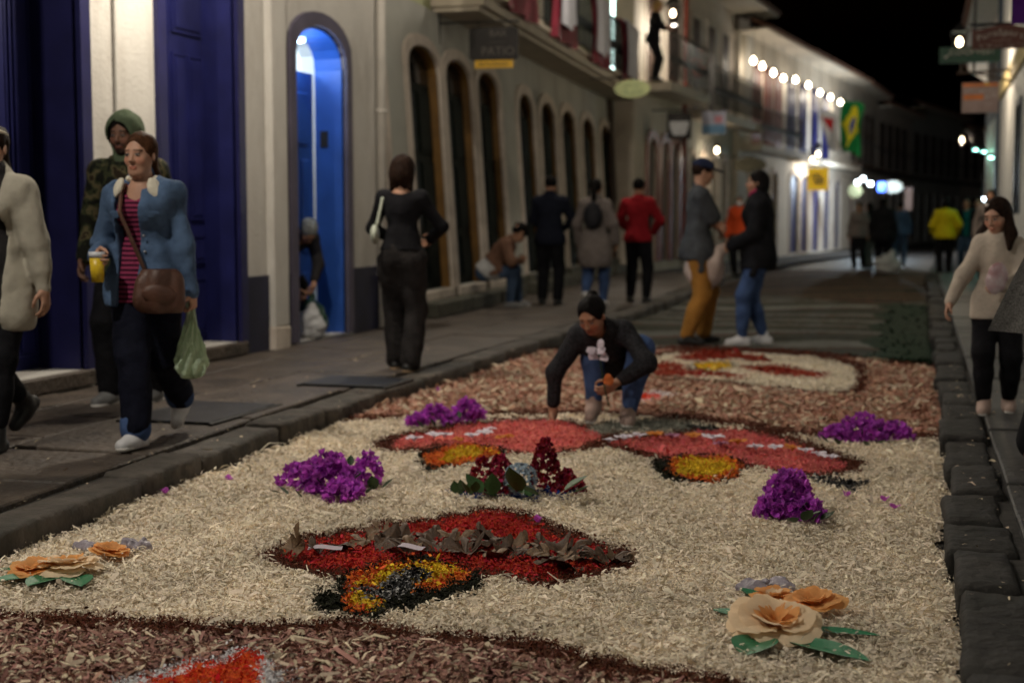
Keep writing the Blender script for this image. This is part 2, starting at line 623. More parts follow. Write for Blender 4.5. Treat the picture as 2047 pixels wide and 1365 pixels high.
# ---------------------------------------------------------------- house A: white wall with tall blue doors
A = house('blue_door_house', 'white plastered house at the left edge with tall deep blue panelled doors', (-5.55, 2.0), 0)
ya = lambda Y: Y - 2.0
d1 = dict(u0=ya(7.38), u1=ya(8.56), z0=0.24, z1=3.75)
d2 = dict(u0=ya(9.70), u1=ya(10.87), z0=0.24, z1=3.5, rise=0.16)
d0 = dict(u0=ya(4.6), u1=ya(5.8), z0=0.24, z1=3.75)
wall(A, m_white, 0, ya(11.60), 0.0, 4.3, [d0, d1, d2])
MB().box(0, ya(11.6), 0, WT, 4.3, 7.2).build('upper_wall', m_white, A)
for o in (d0, d1, d2):
    trim(A, m_violet, o, 0.12, 0.04)
    lining(A, m_violet if o is not d2 else m_blue, o, 0.36 if o is not d2 else 0.3)
    PAN = [(0.1, 0.44, 0.03, 0.16), (0.56, 0.9, 0.03, 0.16), (0.1, 0.44, 0.21, 0.27), (0.56, 0.9, 0.21, 0.27),
           (0.1, 0.44, 0.32, 0.72), (0.56, 0.9, 0.32, 0.72), (0.1, 0.9, 0.78, 0.93)]
    mid = (o['u0'] + o['u1']) / 2
    for (a0, a1) in ((o['u0'] + .02, mid - .004), (mid + .004, o['u1'] - .02)):
        d = leaf(A, m_blue, a0, a1, o['z0'], o['z1'] + 0.0, 0.34 if o is not d2 else 0.28, panels=PAN, rise=0)
    MB().box(o['u0'] - .1, o['u1'] + .1, -0.05, 0.33, 0.13, o['z0'] - 0.001).build('doorstep', m_slab, A, bevel=0.01)
# brass lock on the second door
b = MB()
b.lathe([(0.001, 0), (0.035, 0.002), (0.03, 0.02), (0.012, 0.03), (0.03, 0.05), (0.032, 0.065), (0.001, 0.075)], 14)
k = b.build('door_knob', m_brass, A, smooth=True, loc=(ya(10.22), 0.275, 1.16), rot=(R(90), 0, 0))
MB().box(ya(10.19), ya(10.25), 0.258, 0.267, 0.98, 1.12).build('lock_plate', m_brass, A)
# navy plinth pieces between the doors
for (a0, a1) in ((0, d0['u0'] - .13), (d0['u1'] + .13, d1['u0'] - .13), (d2['u1'] + .13, ya(11.44))):
    MB().box(a0, a1, -0.018, 0.0, 0.0, 0.78).build('plinth', m_navy, A)
MB().box(ya(8.69), ya(9.57), -0.018, 0.0, 0.0, 0.34).build('plinth', m_navy, A)
# corner pilaster with a bare stone foot
MB().box(ya(11.44), ya(11.74), -0.07, 0.2, 0.32, 7.2).build('pilaster', m_white, A, bevel=0.01)
MB().box(ya(11.43), ya(11.75), -0.075, 0.2, 0.0, 0.319, j=0.008).build('pilaster_foot', m_cream, A, bevel=0.01)
# cables running down the white wall
b = MB()
b.tube([(ya(9.02), -0.02, z) for z in np.linspace(0.4, 4.3, 14)], 0.014, 6)
b.build('conduit', m_white, A)

# ---------------------------------------------------------------- house B: arched blue doorway with a lit hall
B = house('arched_door_house', 'narrow white house with one arched blue doorway lit from inside', (-5.55, 11.76), 0)
yb = lambda Y: Y - 11.76
ad = dict(u0=yb(12.02), u1=yb(13.20), z0=0.14, z1=3.08, rise=0.34)
wall(B, m_white, 0, yb(14.18), 0.0, 4.3, [ad], back=False)
MB().box(0, yb(14.18), 0, WT, 4.3, 7.2).build('upper_wall', m_white, B)
trim(B, m_grey, ad, 0.13, 0.04)
lining(B, m_bluelin, ad, 0.30)
for (a0, a1) in ((0.0, ad['u0'] - .135), (ad['u1'] + .135, yb(14.05))):
    MB().box(a0, a1, -0.018, 0.0, 0.0, 0.78).build('plinth', m_navy, B)
MB().box(ad['u0'] - .1, ad['u1'] + .1, -0.06, 0.44, 0.09, 0.139).build('doorstep', m_slab2, B, bevel=0.01)
# the left leaf stands ajar, turned into the hall
b = MB()
hw = ad['u1'] - ad['u0'] - 0.045
b.prism(arc(dict(u0=0, u1=hw, z0=0.15, z1=2.70)), 0, 0.05)
dl = b.build('door', m_bluelin, B, loc=(ad['u0'] + 0.005, 0.305, 0), rot=(0, 0, R(0.6)))
for (a0, a1, c0, c1) in ((0.08, 0.48, 0.3, 0.75), (0.58, 1.0, 0.3, 0.75), (0.08, 0.25, 0.95, 1.85), (0.33, 0.48, 0.95, 1.85), (0.58, 0.75, 0.95, 1.85), (0.83, 1.0, 0.95, 1.85), (0.08, 0.48, 2.0, 2.5), (0.58, 1.0, 2.0, 2.5)):
    MB().box(a0, a1, -0.02, -0.0005, c0, c1).build('panel', m_bluelin, dl, bevel=0.012)
MB().box(ad['u1'] - 0.036, ad['u1'] - 0.026, 0.16, 0.24, 1.98, 2.14).build('intercom', mat('black_plastic', (0.02, 0.02, 0.02), rough=0.4, bump=0), B)
# hall behind the door: lit walls and a ceiling lamp
m_hall = mat('hall_wall_white', (0.75, 0.76, 0.74), rough=0.8, var=0.05, bump=0.05)
b = MB()
b.box(ad['u0'] - 0.5, ad['u1'] + 0.9, 3.0, 3.1, 0.14, 3.6)
b.box(ad['u0'] - 0.6, ad['u0'] - 0.5, 0.56, 3.1, 0.14, 3.6)
b.box(ad['u1'] + 0.8, ad['u1'] + 0.9, 0.56, 3.0, 0.14, 3.6)
b.box(ad['u0'] - 0.6, ad['u1'] + 0.9, WT + 0.005, 3.1, 3.6, 3.7)
b.box(ad['u0'] - 0.5, ad['u1'] + 0.8, WT + 0.005, 3.0, 0.05, 0.139)
b.build('hall', m_hall, B)
hl = thing('hall_lamp', 'white tube lamp glowing inside the arched blue doorway', 'lamp', (-5.55 - 1.3, 12.55, 3.5), R(90))
MB().box(-0.5, 0.5, -0.05, 0.05, -0.03, 0.02).build('tube', emit('hall_tube_glow', (0.75, 0.9, 1.0), 22), hl, bevel=0.01)
point_light('hall_light', (0, 0.2, -0.25), 130, (0.72, 0.87, 1.0), hl, 0.25)
vl = thing('arch_fill_lamp', 'added cool fill lamp under the arch, brightening the blue door', 'lamp', (-5.55 - 0.20, 12.62, 2.97))  # added lamp, brightens the blue leaf and reveal from under the arch
MB().lathe([(.001, -.03), (.05, -.02), (.055, .02), (.001, .03)], 12).build('glass', emit('arch_fill_glow', (.6, .8, 1.0), 4), vl, True)
point_light('arch_fill_light', (0, 0, -.09), 14, (.6, .8, 1.0), vl, .05)
# downpipe on the joint to the next house
p = thing('downpipe', 'white downpipe on the joint between the arched door house and the ochre door house', 'pipe', (-5.55 + 0.07, 14.05, 0))
MB().tube([(0, 0, 0.14), (0, 0, 7.0)], 0.05, 12).build('pipe', m_pipe, p, smooth=True)
for z in (0.7, 2.4, 4.1):
    MB().lathe([(0.058, -0.02), (0.064, -0.02), (0.064, 0.02), (0.058, 0.02)], 12, (0, 0, z)).build('clamp', m_pipe, p)

# ---------------------------------------------------------------- house C: pale green wall, ochre doors, long balcony
C0, CA, CS = (-5.55, 14.2), -3.0, 0.065
Cc = house('balcony_house', 'long pale green house with ochre framed doors under a draped balcony', C0, CA)
uc = lambda px, py=350: on_plane(px, py, C0, CA)[0]
CL = 16.45
ops3 = [dict(u0=uc(a), u1=uc(c), z0=0.42, z1=3.34, rise=0.3) for a, c in ((841, 902), (914, 964), (976, 1018))]
ops5 = [dict(u0=uc(a), u1=uc(c), z0=0.42, z1=3.24, rise=0.38) for a, c in ((1054, 1084), (1097, 1126), (1138, 1165), (1178, 1202), (1215, 1234))]
FL = 3.84                                    # underside of the balcony
wall(Cc, m_green_white, 0, CL, 0.40, FL, ops3 + ops5, CS)
MB().box(0, CL, -0.02, WT, 0.0, 0.40).build('plinth', m_stonebase, Cc)
b = MB()
b.box(0, CL, 0.28, 0.28 + WT, FL, 7.2)
b.build('upper_wall', mat('lime_green_upper_wall', (0.44, 0.47, 0.26), rough=0.9, var=0.08), Cc)
b = MB(CS)
b.box(0.02, 0.16, -0.04, 0.0, 0.0, FL)
b.build('corner_post', m_ochre, Cc)
b = MB(CS)
b.box(0.17, 0.62, -0.03, 0.0, 0.4, FL)
b.build('pilaster', m_cream, Cc)
b = MB(CS)
b.box(CL - 0.5, CL - 0.02, -0.05, 0.0, 0.0, FL)
b.build('corner_post', m_brown, Cc)
for i, o in enumerate(ops3 + ops5):
    trim(Cc, m_cream, o, 0.13 if i < 3 else 0.15, 0.035, CS)
    lining(Cc, m_ochre, o, 0.13 if i < 3 else 0.09, CS)
    w = o['u1'] - o['u0']
    mid = (o['u0'] + o['u1']) / 2
    for (a0, a1) in ((o['u0'] + .03, mid - .003), (mid + .003, o['u1'] - .03)):
        leaf(Cc, m_dkgreen, a0, a1, 0.42, 2.90, 0.12 if i < 3 else 0.08, CS, panels=[(0.12, 0.88, 0.04, 0.25), (0.12, 0.88, 0.3, 0.62), (0.12, 0.88, 0.67, 0.96)])
    b = MB(CS)
    b.prism(arc(dict(u0=o['u0'] + .03, u1=o['u1'] - .03, z0=2.91, z1=o['z1'] - 0.03, rise=o['rise'] - .02)), 0.12 if i < 3 else 0.08, 0.16)
    b.build('fanlight', m_glass, Cc)
    MB().box(o['u0'] - .12, o['u1'] + .12, -0.24, 0.27, 0.12, 0.30).build('doorstep', m_stonebase, Cc, bevel=0.015)
    MB().box(o['u0'] - .05, o['u1'] + .05, -0.05, 0.27, 0.301, 0.419).build('sill', m_cream if i < 3 else m_stonebase, Cc, bevel=0.01)
# balcony: slab with mouldings, iron railing
BF = -0.42                                   # front of the balcony in the house's depth
b = MB()
b.box(2.8, CL - .05, BF, 0.27, FL + 0.06, FL + 0.20)
b.box(2.75, CL, BF - .04, 0.26, FL + 0.205, FL + 0.27)
b.box(2.85, CL - .1, BF + .08, 0.26, FL, FL + 0.055)
b.build('balcony_slab', m_soffit, Cc)
m_rail = mat('dark_green_iron_railing', (0.01, 0.014, 0.015), rough=0.5, var=0.2, bump=0.1)
zr = FL + 0.27
MB().box(2.8, CL - .1, BF - .005, BF + .035, zr + 0.98, zr + 1.02).build('railing_top', m_rail, Cc)
MB().box(2.8, CL - .1, BF, BF + .03, zr + 0.08, zr + 0.10).build('railing_foot', m_rail, Cc)
bal = MB()
bal.tube([(0, 0, 0), (0, 0, 0.88)], 0.009, 6)
bal.lathe([(0.009, 0.3), (0.024, 0.36), (0.024, 0.42), (0.009, 0.48)], 6)
bal_me = bal.mesh('baluster', m_rail)
nb = int((CL - 3.2) / 0.125)
for i in range(nb):
    link('baluster', bal_me, Cc, (2.95 + i * 0.125, BF + 0.015, zr + 0.10))
MB().box(0, CL + 0.1, -0.5, 0.3, 7.2, 7.32).build('eave', m_soffit, Cc)
# upper floor french windows, one lit
ub = lambda px, py=30: on_plane(px, py, (C0[0] - 0.28, C0[1]), CA)[0]
for i, u in enumerate((3.4, 5.6, 7.8, 10.0, 12.2, ub(1226))):
    o = dict(u0=u - .55, u1=u + .55, z0=zr, z1=zr + 2.3)
    b = MB()
    b.box(o['u0'] - .1, o['u1'] + .1, 0.235, 0.279, zr, zr + 2.42)
    w_ = b.build('window', m_cream, Cc)
    for (a0, a1) in ((o['u0'], u - .02), (u + .02, o['u1'])):
        MB().box(a0, a1, 0.222, 0.2345, zr + .05, zr + 2.3).build('pane', emit('lit_window_cool', (0.72, 0.95, 0.95), 5.0) if i == 5 else m_glass, w_)

# cloths hung over the balcony railing
m_maroon = mat('maroon_satin', (0.24, 0.022, 0.045), rough=0.55, var=0.25, scale=5, bump=0.1, trans=0.1)
m_linen = mat('white_linen', (0.62, 0.62, 0.68), rough=0.85, var=0.08, scale=5, bump=0.1, trans=0.15)
PF = (C0[0] + 0.46, C0[1])                  # plane of the railing front


def drape(label, u0, u1, ztop, zbot, m, folds, yoff, hem=0.0, name='balcony_cloth', seed=0):
    t = thing(name, label, 'cloth', (0, 0, 0), 0)
    t.location = Cc.location
    t.rotation_euler = Cc.rotation_euler
    rr = random.Random(seed)
    ph = rr.uniform(0, 6)

    def fn(u, v):
        x = u0 + (u1 - u0) * (0.5 + (u - 0.5) * (1 - 0.14 * math.sin(v * 3.1)))
        f = math.sin(u * folds * 6.283 + ph) * (0.012 + 0.035 * v) + 0.012 * math.sin(u * folds * 15 + ph * 2)
        z = ztop + (zbot - ztop) * v - hem * v * math.sin(u * math.pi + 0.2) * (1 + 0.3 * math.sin(u * folds * 6 + ph))
        return (x, BF - yoff - 0.05 - f, z)
    b = MB()
    b.sheet(fn, 36, 14)
    b.sheet(lambda u, v: (fn(u, v)[0], fn(u, v)[1] + 0.006, fn(u, v)[2]), 36, 14)
    b.box(u0 + .02, u1 - .02, BF - yoff - 0.045, BF + 0.06, ztop - 0.005, ztop + 0.006)
    b.build('cloth', m, t, smooth=True)
    return t


uf = lambda px, py: on_plane(px, py, PF, CA)[0]
DR = [(930, 965), (1003, 1066), (1100, 1146), (1174, 1214), (1236, 1272)]
for i, (a, c) in enumerate(DR):
    where = ('cut by the picture top', 'second from the hanging sign', 'third from the hanging sign', 'fourth from the hanging sign', 'above the oval sign')[i]
    u0, u1 = uf(a, 20), uf(c, 40)
    drape('maroon cloth over the balcony railing, ' + where, u0, u1, zr + 1.03, FL + 0.16, m_maroon, 2.2, 0.03, 0.0, seed=i)
    if i:
        drape('white linen cloth laid over the maroon one, ' + where, u0 + (u1 - u0) * .12, u0 + (u1 - u0) * .86, zr + 1.045, FL + 0.62 - 0.06 * i, m_linen, 1.6, 0.10, 0.12, seed=i + 9)

# ---------------------------------------------------------------- houses farther along on the left
def simple_windows(H, lst, m_leaf, m_fr, zb, zt, y=0.0, rise=0.0, frame=0.12, leafname='window'):
    for (u0, u1) in lst:
        o = dict(u0=u0, u1=u1, z0=zb, z1=zt, rise=rise)
        b = MB()
        b.prism(arc(dict(u0=u0 + .02, u1=u1 - .02, z0=zb, z1=zt - .01, rise=rise)), y + 0.14, y + 0.19)
        w_ = b.build(leafname, m_leaf, H)
        mid = (u0 + u1) / 2
        n = 3
        for (a0, a1) in ((u0 + .08, mid - .04), (mid + .04, u1 - .08)):
            for k in range(n):
                h = (zt - rise - zb) / n
                MB().box(a0, a1, y + 0.125, y + 0.1395, zb + h * k + .06, zb + h * (k + 1) - .03).build('panel', m_leaf, w_)
        trim(H, m_fr, o, frame, 0.03, name='window_frame')


def tiled_eave(H, L, z, out, n_tile, soff=m_soffit, back=1.2):
    """Soffit boards, gutter edge and a course of barrel tiles along the eave."""
    b = MB()
    b.add([(-.1, 0.1, z), (L + .1, 0.1, z), (L + .1, -out, z + 0.05), (-.1, -out, z + 0.05), (-.1, 0.1, z + .06), (L + .1, 0.1, z + .06), (L + .1, -out, z + 0.11), (-.1, -out, z + 0.11)],
          [(0, 3, 2, 1), (4, 5, 6, 7), (3, 7, 6, 2), (0, 1, 5, 4), (0, 4, 7, 3), (1, 2, 6, 5)])
    b.build('soffit', soff, H)
    b = MB()
    b.add([(-.1, -out, z + .115), (L + .1, -out, z + .115), (L + .1, back, z + .115 + (out + back) * .42), (-.1, back, z + .115 + (out + back) * .42)], [(0, 1, 2, 3)])
    b.build('roof', m_tile, H)
    t = MB()
    w = L / n_tile
    pts = [(math.cos(a) * w * .46, math.sin(a) * w * .40) for a in np.linspace(0, math.pi, 7)]
    t.prism(pts + [(x * .8, zz * .75 - 0.002) for x, zz in pts[::-1]], -0.1, 0.55)
    me = t.mesh('roof_tile', m_tile)
    for i in range(n_tile):
        link('roof_tile', me, H, ((i + .5) * w, -out + .02, z + 0.12), (R(22.8), 0, 0))


D0, DA = (-6.1, 30.6), 4.0
D1 = house('lantern_balcony_house', 'white house with a bright lantern over its balcony and red doors below', D0, DA)
ud = lambda px, py: on_plane(px, py, D0, DA)
dl0, dl1 = 0.0, ud(1362, 200)[0]
doors = [dict(u0=ud(a, 380)[0], u1=ud(c, 380)[0], z0=0.3, z1=3.1, rise=0.45) for a, c in ((1294, 1312), (1322, 1336), (1343, 1356))]
wall(D1, mat('limewash_warm_white_far', (0.52, 0.47, 0.39), rough=0.9, var=0.08, scale=3), dl0, dl1, 0, 4.1, doors)
for o in doors:
    trim(D1, m_redwood, o, 0.2, 0.04)
    leaf(D1, m_brown, o['u0'] + .02, o['u1'] - .02, 0.3, o['z1'] - .03, 0.06, rise=.42)
b = MB()
b.box(dl0, dl1, 0.0, WT, 4.1, 7.6)
b.build('upper_wall', MATS['limewash_warm_white_far'], D1)
MB().box(dl0 + .3, dl1 - .2, -0.75, -0.001, 4.05, 4.25).build('balcony_slab', m_soffit, D1)
MB().box(dl0 + .3, dl1 - .2, -0.74, -0.70, 5.28, 5.32).build('railing_top', m_rail, D1)
for i in range(int((dl1 - .6) / .14)):
    link('baluster', bal_me, D1, (dl0 + .4 + i * .14, -0.72, 4.36))
simple_windows(D1, [(1.0, 2.1), (2.9, 4.0)], m_brown, m_cream, 4.26, 6.6, y=-.16)
tiled_eave(D1, dl1, 7.6, 0.8, 24)
MB().tube([(dl1 - .1, -0.12, 0.3), (dl1 - .1, -0.12, 7.5)], 0.06, 8).build('downpipe', m_redwood, D1)

E0, EA = (-5.72, 35.2), 4.5
D2 = house('dark_balcony_house', 'shadowed two storey house with black iron balcony and deep pale eaves', E0, EA)
ue = lambda px, py: on_plane(px, py, E0, EA)
el1 = ue(1484, 200)[0]
doors = [dict(u0=el1 * a, u1=el1 * a + 0.62, z0=0.3, z1=2.9, rise=0.3) for a in (0.06, 0.24, 0.42, 0.6, 0.78)]
wall(D2, m_green_white, 0, el1, 0, 4.0, doors)
for o in doors:
    trim(D2, m_cream, o, 0.16, 0.04)
    leaf(D2, m_dkgreen, o['u0'] + .02, o['u1'] - .02, 0.3, o['z1'] - .03, 0.06, rise=.28)
MB().box(0, el1, 0, WT, 4.0, 7.0).build('upper_wall', m_cream, D2)
MB().box(0.2, el1 - .2, -0.7, -0.001, 3.75, 3.95).build('balcony_slab', m_soffit, D2)
MB().box(0.2, el1 - .2, -0.69, -0.65, 4.98, 5.02).build('railing_top', m_blkiron, D2)
for i in range(int((el1 - .6) / .12)):
    link('baluster', bal_me, D2, (0.3 + i * .12, -0.67, 4.06))
simple_windows(D2, [(el1 * a, el1 * a + 0.85) for a in (0.08, 0.33, 0.58, 0.8)], m_brown, m_cream, 3.97, 6.3, y=-.16)
tiled_eave(D2, el1, 7.0, 1.0, 28)
MB().box(el1 - .55, el1, -0.3, -0.001, 4.0, 7.0).build('pilaster', m_white, D2)

F0, FA = (-5.12, 40.8), 7.2
uE = lambda px, py: on_plane(px, py, F0, FA)
Ee = house('red_door_house', 'white house with red balcony doors beneath a row of bright bulbs', F0, FA)
w1 = uE(1572, 250)[0]
m_wf = MATS['limewash_warm_white_far']
gd = [dict(u0=uE(a, 420)[0], u1=uE(a, 420)[0] + .75, z0=0.15, z1=2.75, rise=0.25) for a in (1497, 1520, 1541)]
wall(Ee, m_wf, 0, w1, 0, 3.3, gd)
for o in gd:
    trim(Ee, m_cream, o, 0.14, 0.04)
    leaf(Ee, m_brown, o['u0'] + .02, o['u1'] - .02, 0.15, o['z1'] - .03, 0.06, rise=.22)
MB().box(0, w1, 0, WT, 3.3, 6.5).build('upper_wall', m_wf, Ee)
MB().box(0.1, w1 - .1, -0.65, -0.001, 3.2, 3.38).build('balcony_slab', m_soffit, Ee)
MB().box(0.1, w1 - .1, -0.64, -0.60, 4.40, 4.44).build('railing_top', m_blkiron, Ee)
for i in range(int((w1 - .4) / .13)):
    link('baluster', bal_me, Ee, (0.2 + i * .13, -0.62, 3.5))
simple_windows(Ee, [(uE(px, 250)[0] - .42, uE(px, 250)[0] + .42) for px in (1511, 1534, 1554)], m_redwood, m_redwood, 3.4, 5.75, y=-.16, rise=.2)
tiled_eave(Ee, w1, 6.5, 0.8, 26)

Ff = house('blue_shutter_house', 'white house with four blue upper shutters and blue shop doors', (F0[0] + math.sin(R(FA)) * (w1 + .02), F0[1] + math.cos(R(FA)) * (w1 + .02)), FA)
w2 = uE(1700, 200)[0] - w1
gd = [dict(u0=uE(a, 420)[0] - w1 - .60, u1=uE(a, 420)[0] - w1 + .60, z0=0.15, z1=2.75, rise=0.3) for a in (1586, 1607, 1629, 1651, 1672, 1690)]
gd = [o for o in gd if o['u0'] > .1 and o['u1'] < w2 - .1]
wall(Ff, m_wf, 0, w2, 0, 3.3, gd)
for o in gd:
    trim(Ff, m_cream, o, 0.14, 0.04)
    leaf(Ff, m_blue, o['u0'] + .02, o['u1'] - .02, 0.15, o['z1'] - .03, 0.05, rise=.28)
MB().box(0, w2, 0, WT, 3.3, 6.5).build('upper_wall', m_wf, Ff)
MB().box(0, w2, -0.45, -0.001, 3.15, 3.3).build('canopy', m_soffit, Ff)
simple_windows(Ff, [(uE(px, 215)[0] - w1 - .5, uE(px, 215)[0] - w1 + .5) for px in (1581, 1604, 1628, 1650)], m_blue, m_blue, 3.45, 5.7, y=-.16, rise=.15)
tiled_eave(Ff, w2, 6.5, 0.8, 40)

G0 = (F0[0] + math.sin(R(FA)) * (w1 + w2 + .05), F0[1] + math.cos(R(FA)) * (w1 + w2 + .05))
gx, gy, ga = G0[0], G0[1], 5.0
for i, (L, hgt, mw, lab) in enumerate(((9, 6.6, m_wf, 'dim white house with shop sign lights, just past the flags'),
                                     (9, 6.3, m_cream, 'dim cream house second past the flags in the dark end of the street'),
                                     (12, 6.9, m_green_white, 'dim grey house third past the flags in the dark end of the street'),
                                     (16, 6.4, m_cream, 'farthest dark house closing the end of the street'))):
    g_ = house('row_house', lab, (gx, gy), ga)
    tag(g_, group='dim houses at the end of the street')
    n = int(L / 1.9)
    gd = [dict(u0=.5 + k * 1.9, u1=.5 + k * 1.9 + 0.95, z0=.15, z1=2.7, rise=.2) for k in range(n)]
    wall(g_, mw, 0, L, 0, 3.3, gd)
    for o in gd:
        leaf(g_, m_redwood if i == 0 else m_brown, o['u0'] + .02, o['u1'] - .02, .15, o['z1'] - .03, .05, rise=.18)
    MB().box(0, L, 0, WT, 3.3, hgt).build('upper_wall', mw, g_)
    simple_windows(g_, [(.5 + k * 1.9, .5 + k * 1.9 + 0.95) for k in range(n)], m_brown, m_brown, 3.6, 5.6, y=-.16, rise=.15)
    MB().box(0.1, L - .1, -.5, -.001, 3.3, 3.42).build('balcony_slab', m_brown, g_)
    MB().box(0.1, L - .1, -.5, -.46, 4.3, 4.34).build('railing_top', m_blkiron, g_)
    tiled_eave(g_, L, hgt, 0.6, int(L * 3))
    gx += math.sin(R(ga)) * (L + .03)
    gy += math.cos(R(ga)) * (L + .03)
    ga += 4

# ---------------------------------------------------------------- right side: near white house and the row behind it
RY = 29.4
Hh = house('white_corner_house', 'white house at the right edge with petrol blue corner post and yellow band', (RWALL, RY), 180)
hu = lambda Y: RY - Y
wn_ = [dict(u0=hu(Y1), u1=hu(Y0), z0=1.35, z1=3.0) for Y0, Y1 in ((22.6, 23.7), (18.6, 19.7), (14.8, 15.9), (11, 12.1), (7, 8.1))]
m_hw = mat('limewash_cool_white', (0.60, 0.62, 0.62), rough=0.9, var=0.06, scale=3, stain=((0.46, 0.46, 0.45), 1.5, .4))
wall(Hh, m_hw, 0, RY, 0, 3.55, wn_)
MB().box(0, RY, 0, WT, 3.55, 7.0).build('upper_wall', m_hw, Hh)
MB().box(0.2, RY, -0.05, -0.001, 3.55, 3.85).build('string_course', mat('yellow_band_paint', (0.48, 0.40, 0.20), rough=0.8), Hh)
MB().box(-0.02, 0.22, -0.08, 0.25, 0.1, 7.0).build('corner_post', m_teal, Hh)
for o in wn_:
    trim(Hh, m_teal, o, 0.1, 0.03, name='window_frame')
    b = MB()
    b.box(o['u0'] + .02, o['u1'] - .02, .12, .17, o['z0'], o['z1'])
    w_ = b.build('window', m_teal, Hh)
    for kx in range(2):
        for kz in range(3):
            x0 = o['u0'] + .08 + kx * (o['u1'] - o['u0'] - .1) / 2
            MB().box(x0, x0 + (o['u1'] - o['u0']) / 2 - .14, .105, .1195, o['z0'] + .08 + kz * .52, o['z0'] + .54 + kz * .52).build('pane', m_glass, w_)
for i in range(2):
    MB().box(0.6 + i * .25, 0.65 + i * .25, -0.55, -.5, 4.0, 6.5).build('balcony_bar', m_blkiron, Hh)
rx, ry, ra = 1.5, 29.6, 180.0
for i, (L, lab) in enumerate(((9, 'dark house behind the white corner house with three teal lamps'), (10, 'dark house second behind the white corner house'), (14, 'farthest dark house on the right of the street'))):
    ex = rx + math.sin(R((0, 2, 9)[i])) * L
    ey = ry + math.cos(R((0, 2, 9)[i])) * L
    g_ = house('row_house', lab, (ex, ey), 180 + (0, 2, 9)[i])
    tag(g_, group='dark houses on the right')
    n = int(L / 2)
    gd = [dict(u0=.5 + k * 2, u1=1.5 + k * 2, z0=.15, z1=2.7, rise=.2) for k in range(n)]
    wall(g_, m_cream, 0, L, 0, 3.3, gd)
    for o in gd:
        leaf(g_, m_brown, o['u0'] + .02, o['u1'] - .02, .15, o['z1'] - .03, .05, rise=.18)
    MB().box(0, L, 0, WT, 3.3, 6.0).build('upper_wall', m_cream, g_)
    simple_windows(g_, [(.5 + k * 2, 1.5 + k * 2) for k in range(n)], m_brown, m_brown, 3.6, 5.5, y=-.16)
    tiled_eave(g_, L, 6.0, .6, int(L * 3))
    rx, ry = ex, ey


# ================================================================ SAWDUST CARPET
def poly(pts, z=0.015, close=True):
    return np.array([on_ground(x, y, z)[:2] for x, y in pts])


def smooth_poly(P, n=6):
    """Catmull-Rom through closed points."""
    out = []
    N = len(P)
    for i in range(N):
        p0, p1, p2, p3 = P[(i - 1) % N], P[i], P[(i + 1) % N], P[(i + 2) % N]
        for t in np.arange(n) / n:
            out.append(0.5 * ((2 * p1) + (-p0 + p2) * t + (2 * p0 - 5 * p1 + 4 * p2 - p3) * t * t + (-p0 + 3 * p1 - 3 * p2 + p3) * t ** 3))
    return np.array(out)


def inside(P, x, y):
    r = np.zeros(x.shape, bool)
    x0, y0 = P[:, 0], P[:, 1]
    x1, y1 = np.roll(x0, -1), np.roll(y0, -1)
    lo, hi = P.min(0), P.max(0)
    sel = (x >= lo[0]) & (x <= hi[0]) & (y >= lo[1]) & (y <= hi[1])
    xs, ys_ = x[sel], y[sel]
    rr = np.zeros(xs.shape, bool)
    for a, b_, c, d in zip(x0, y0, x1, y1):
        if b_ == d:
            continue
        cr = ((b_ > ys_) != (d > ys_)) & (xs < (c - a) * (ys_ - b_) / (d - b_) + a)
        rr ^= cr
    r[sel] = rr
    return r


def seg_dist(P, x, y, closed=True):
    d = np.full(x.shape, 9.0)
    Q = np.roll(P, -1, 0) if closed else P[1:]
    for a, b_ in zip(P[:len(Q)], Q):
        e = b_ - a
        L = max(e @ e, 1e-9)
        lo, hi = np.minimum(a, b_) - .3, np.maximum(a, b_) + .3
        s_ = (x > lo[0]) & (x < hi[0]) & (y > lo[1]) & (y < hi[1])
        if not s_.any():
            continue
        t = np.clip(((x[s_] - a[0]) * e[0] + (y[s_] - a[1]) * e[1]) / L, 0, 1)
        d[s_] = np.minimum(d[s_], np.hypot(x[s_] - a[0] - t * e[0], y[s_] - a[1] - t * e[1]))
    return d


PATCH = {}


def reg(key, pts, sm=True):
    P = poly(pts)
    PATCH[key] = smooth_poly(P) if sm else P
    return PATCH[key]


reg('wing_near', [(552, 1112), (610, 1082), (720, 1060), (850, 1042), (985, 1022), (1070, 1040), (1150, 1075), (1240, 1102), (1236, 1135), (1160, 1152), (1072, 1162), (985, 1150), (900, 1135), (800, 1135), (690, 1150), (620, 1140)])
reg('wing_near_black', [(632, 1218), (650, 1178), (690, 1150), (760, 1128), (850, 1113), (930, 1130), (978, 1168), (930, 1192), (850, 1212), (760, 1236), (660, 1234)])
reg('spot_orange', [(690, 1172), (722, 1146), (800, 1128), (870, 1126), (932, 1143), (905, 1172), (850, 1182), (790, 1172), (720, 1176)])
reg('spot_yellow', [(724, 1170), (760, 1146), (830, 1130), (890, 1134), (918, 1146), (880, 1160), (830, 1172), (770, 1168)])
reg('spot_coal', [(688, 1186), (740, 1172), (790, 1152), (820, 1134), (852, 1138), (862, 1150), (832, 1166), (835, 1178), (780, 1198), (730, 1204), (700, 1194)])
reg('dot_orange', [(682, 1196), (710, 1186), (755, 1204), (745, 1216), (690, 1220)])
reg('dot_yellow', [(708, 1200), (724, 1186), (752, 1208), (736, 1216), (712, 1212)])
reg('wing_left', [(760, 893), (800, 874), (880, 858), (980, 843), (1085, 838), (1160, 850), (1222, 872), (1220, 888), (1150, 902), (1060, 908), (985, 902), (900, 893), (800, 902)])
reg('wing_left_black', [(828, 920), (850, 902), (930, 890), (1000, 894), (1015, 906), (985, 918), (930, 932), (860, 942)])
reg('spot_left', [(848, 915), (880, 900), (940, 892), (992, 902), (985, 914), (930, 926), (872, 936), (856, 926)])
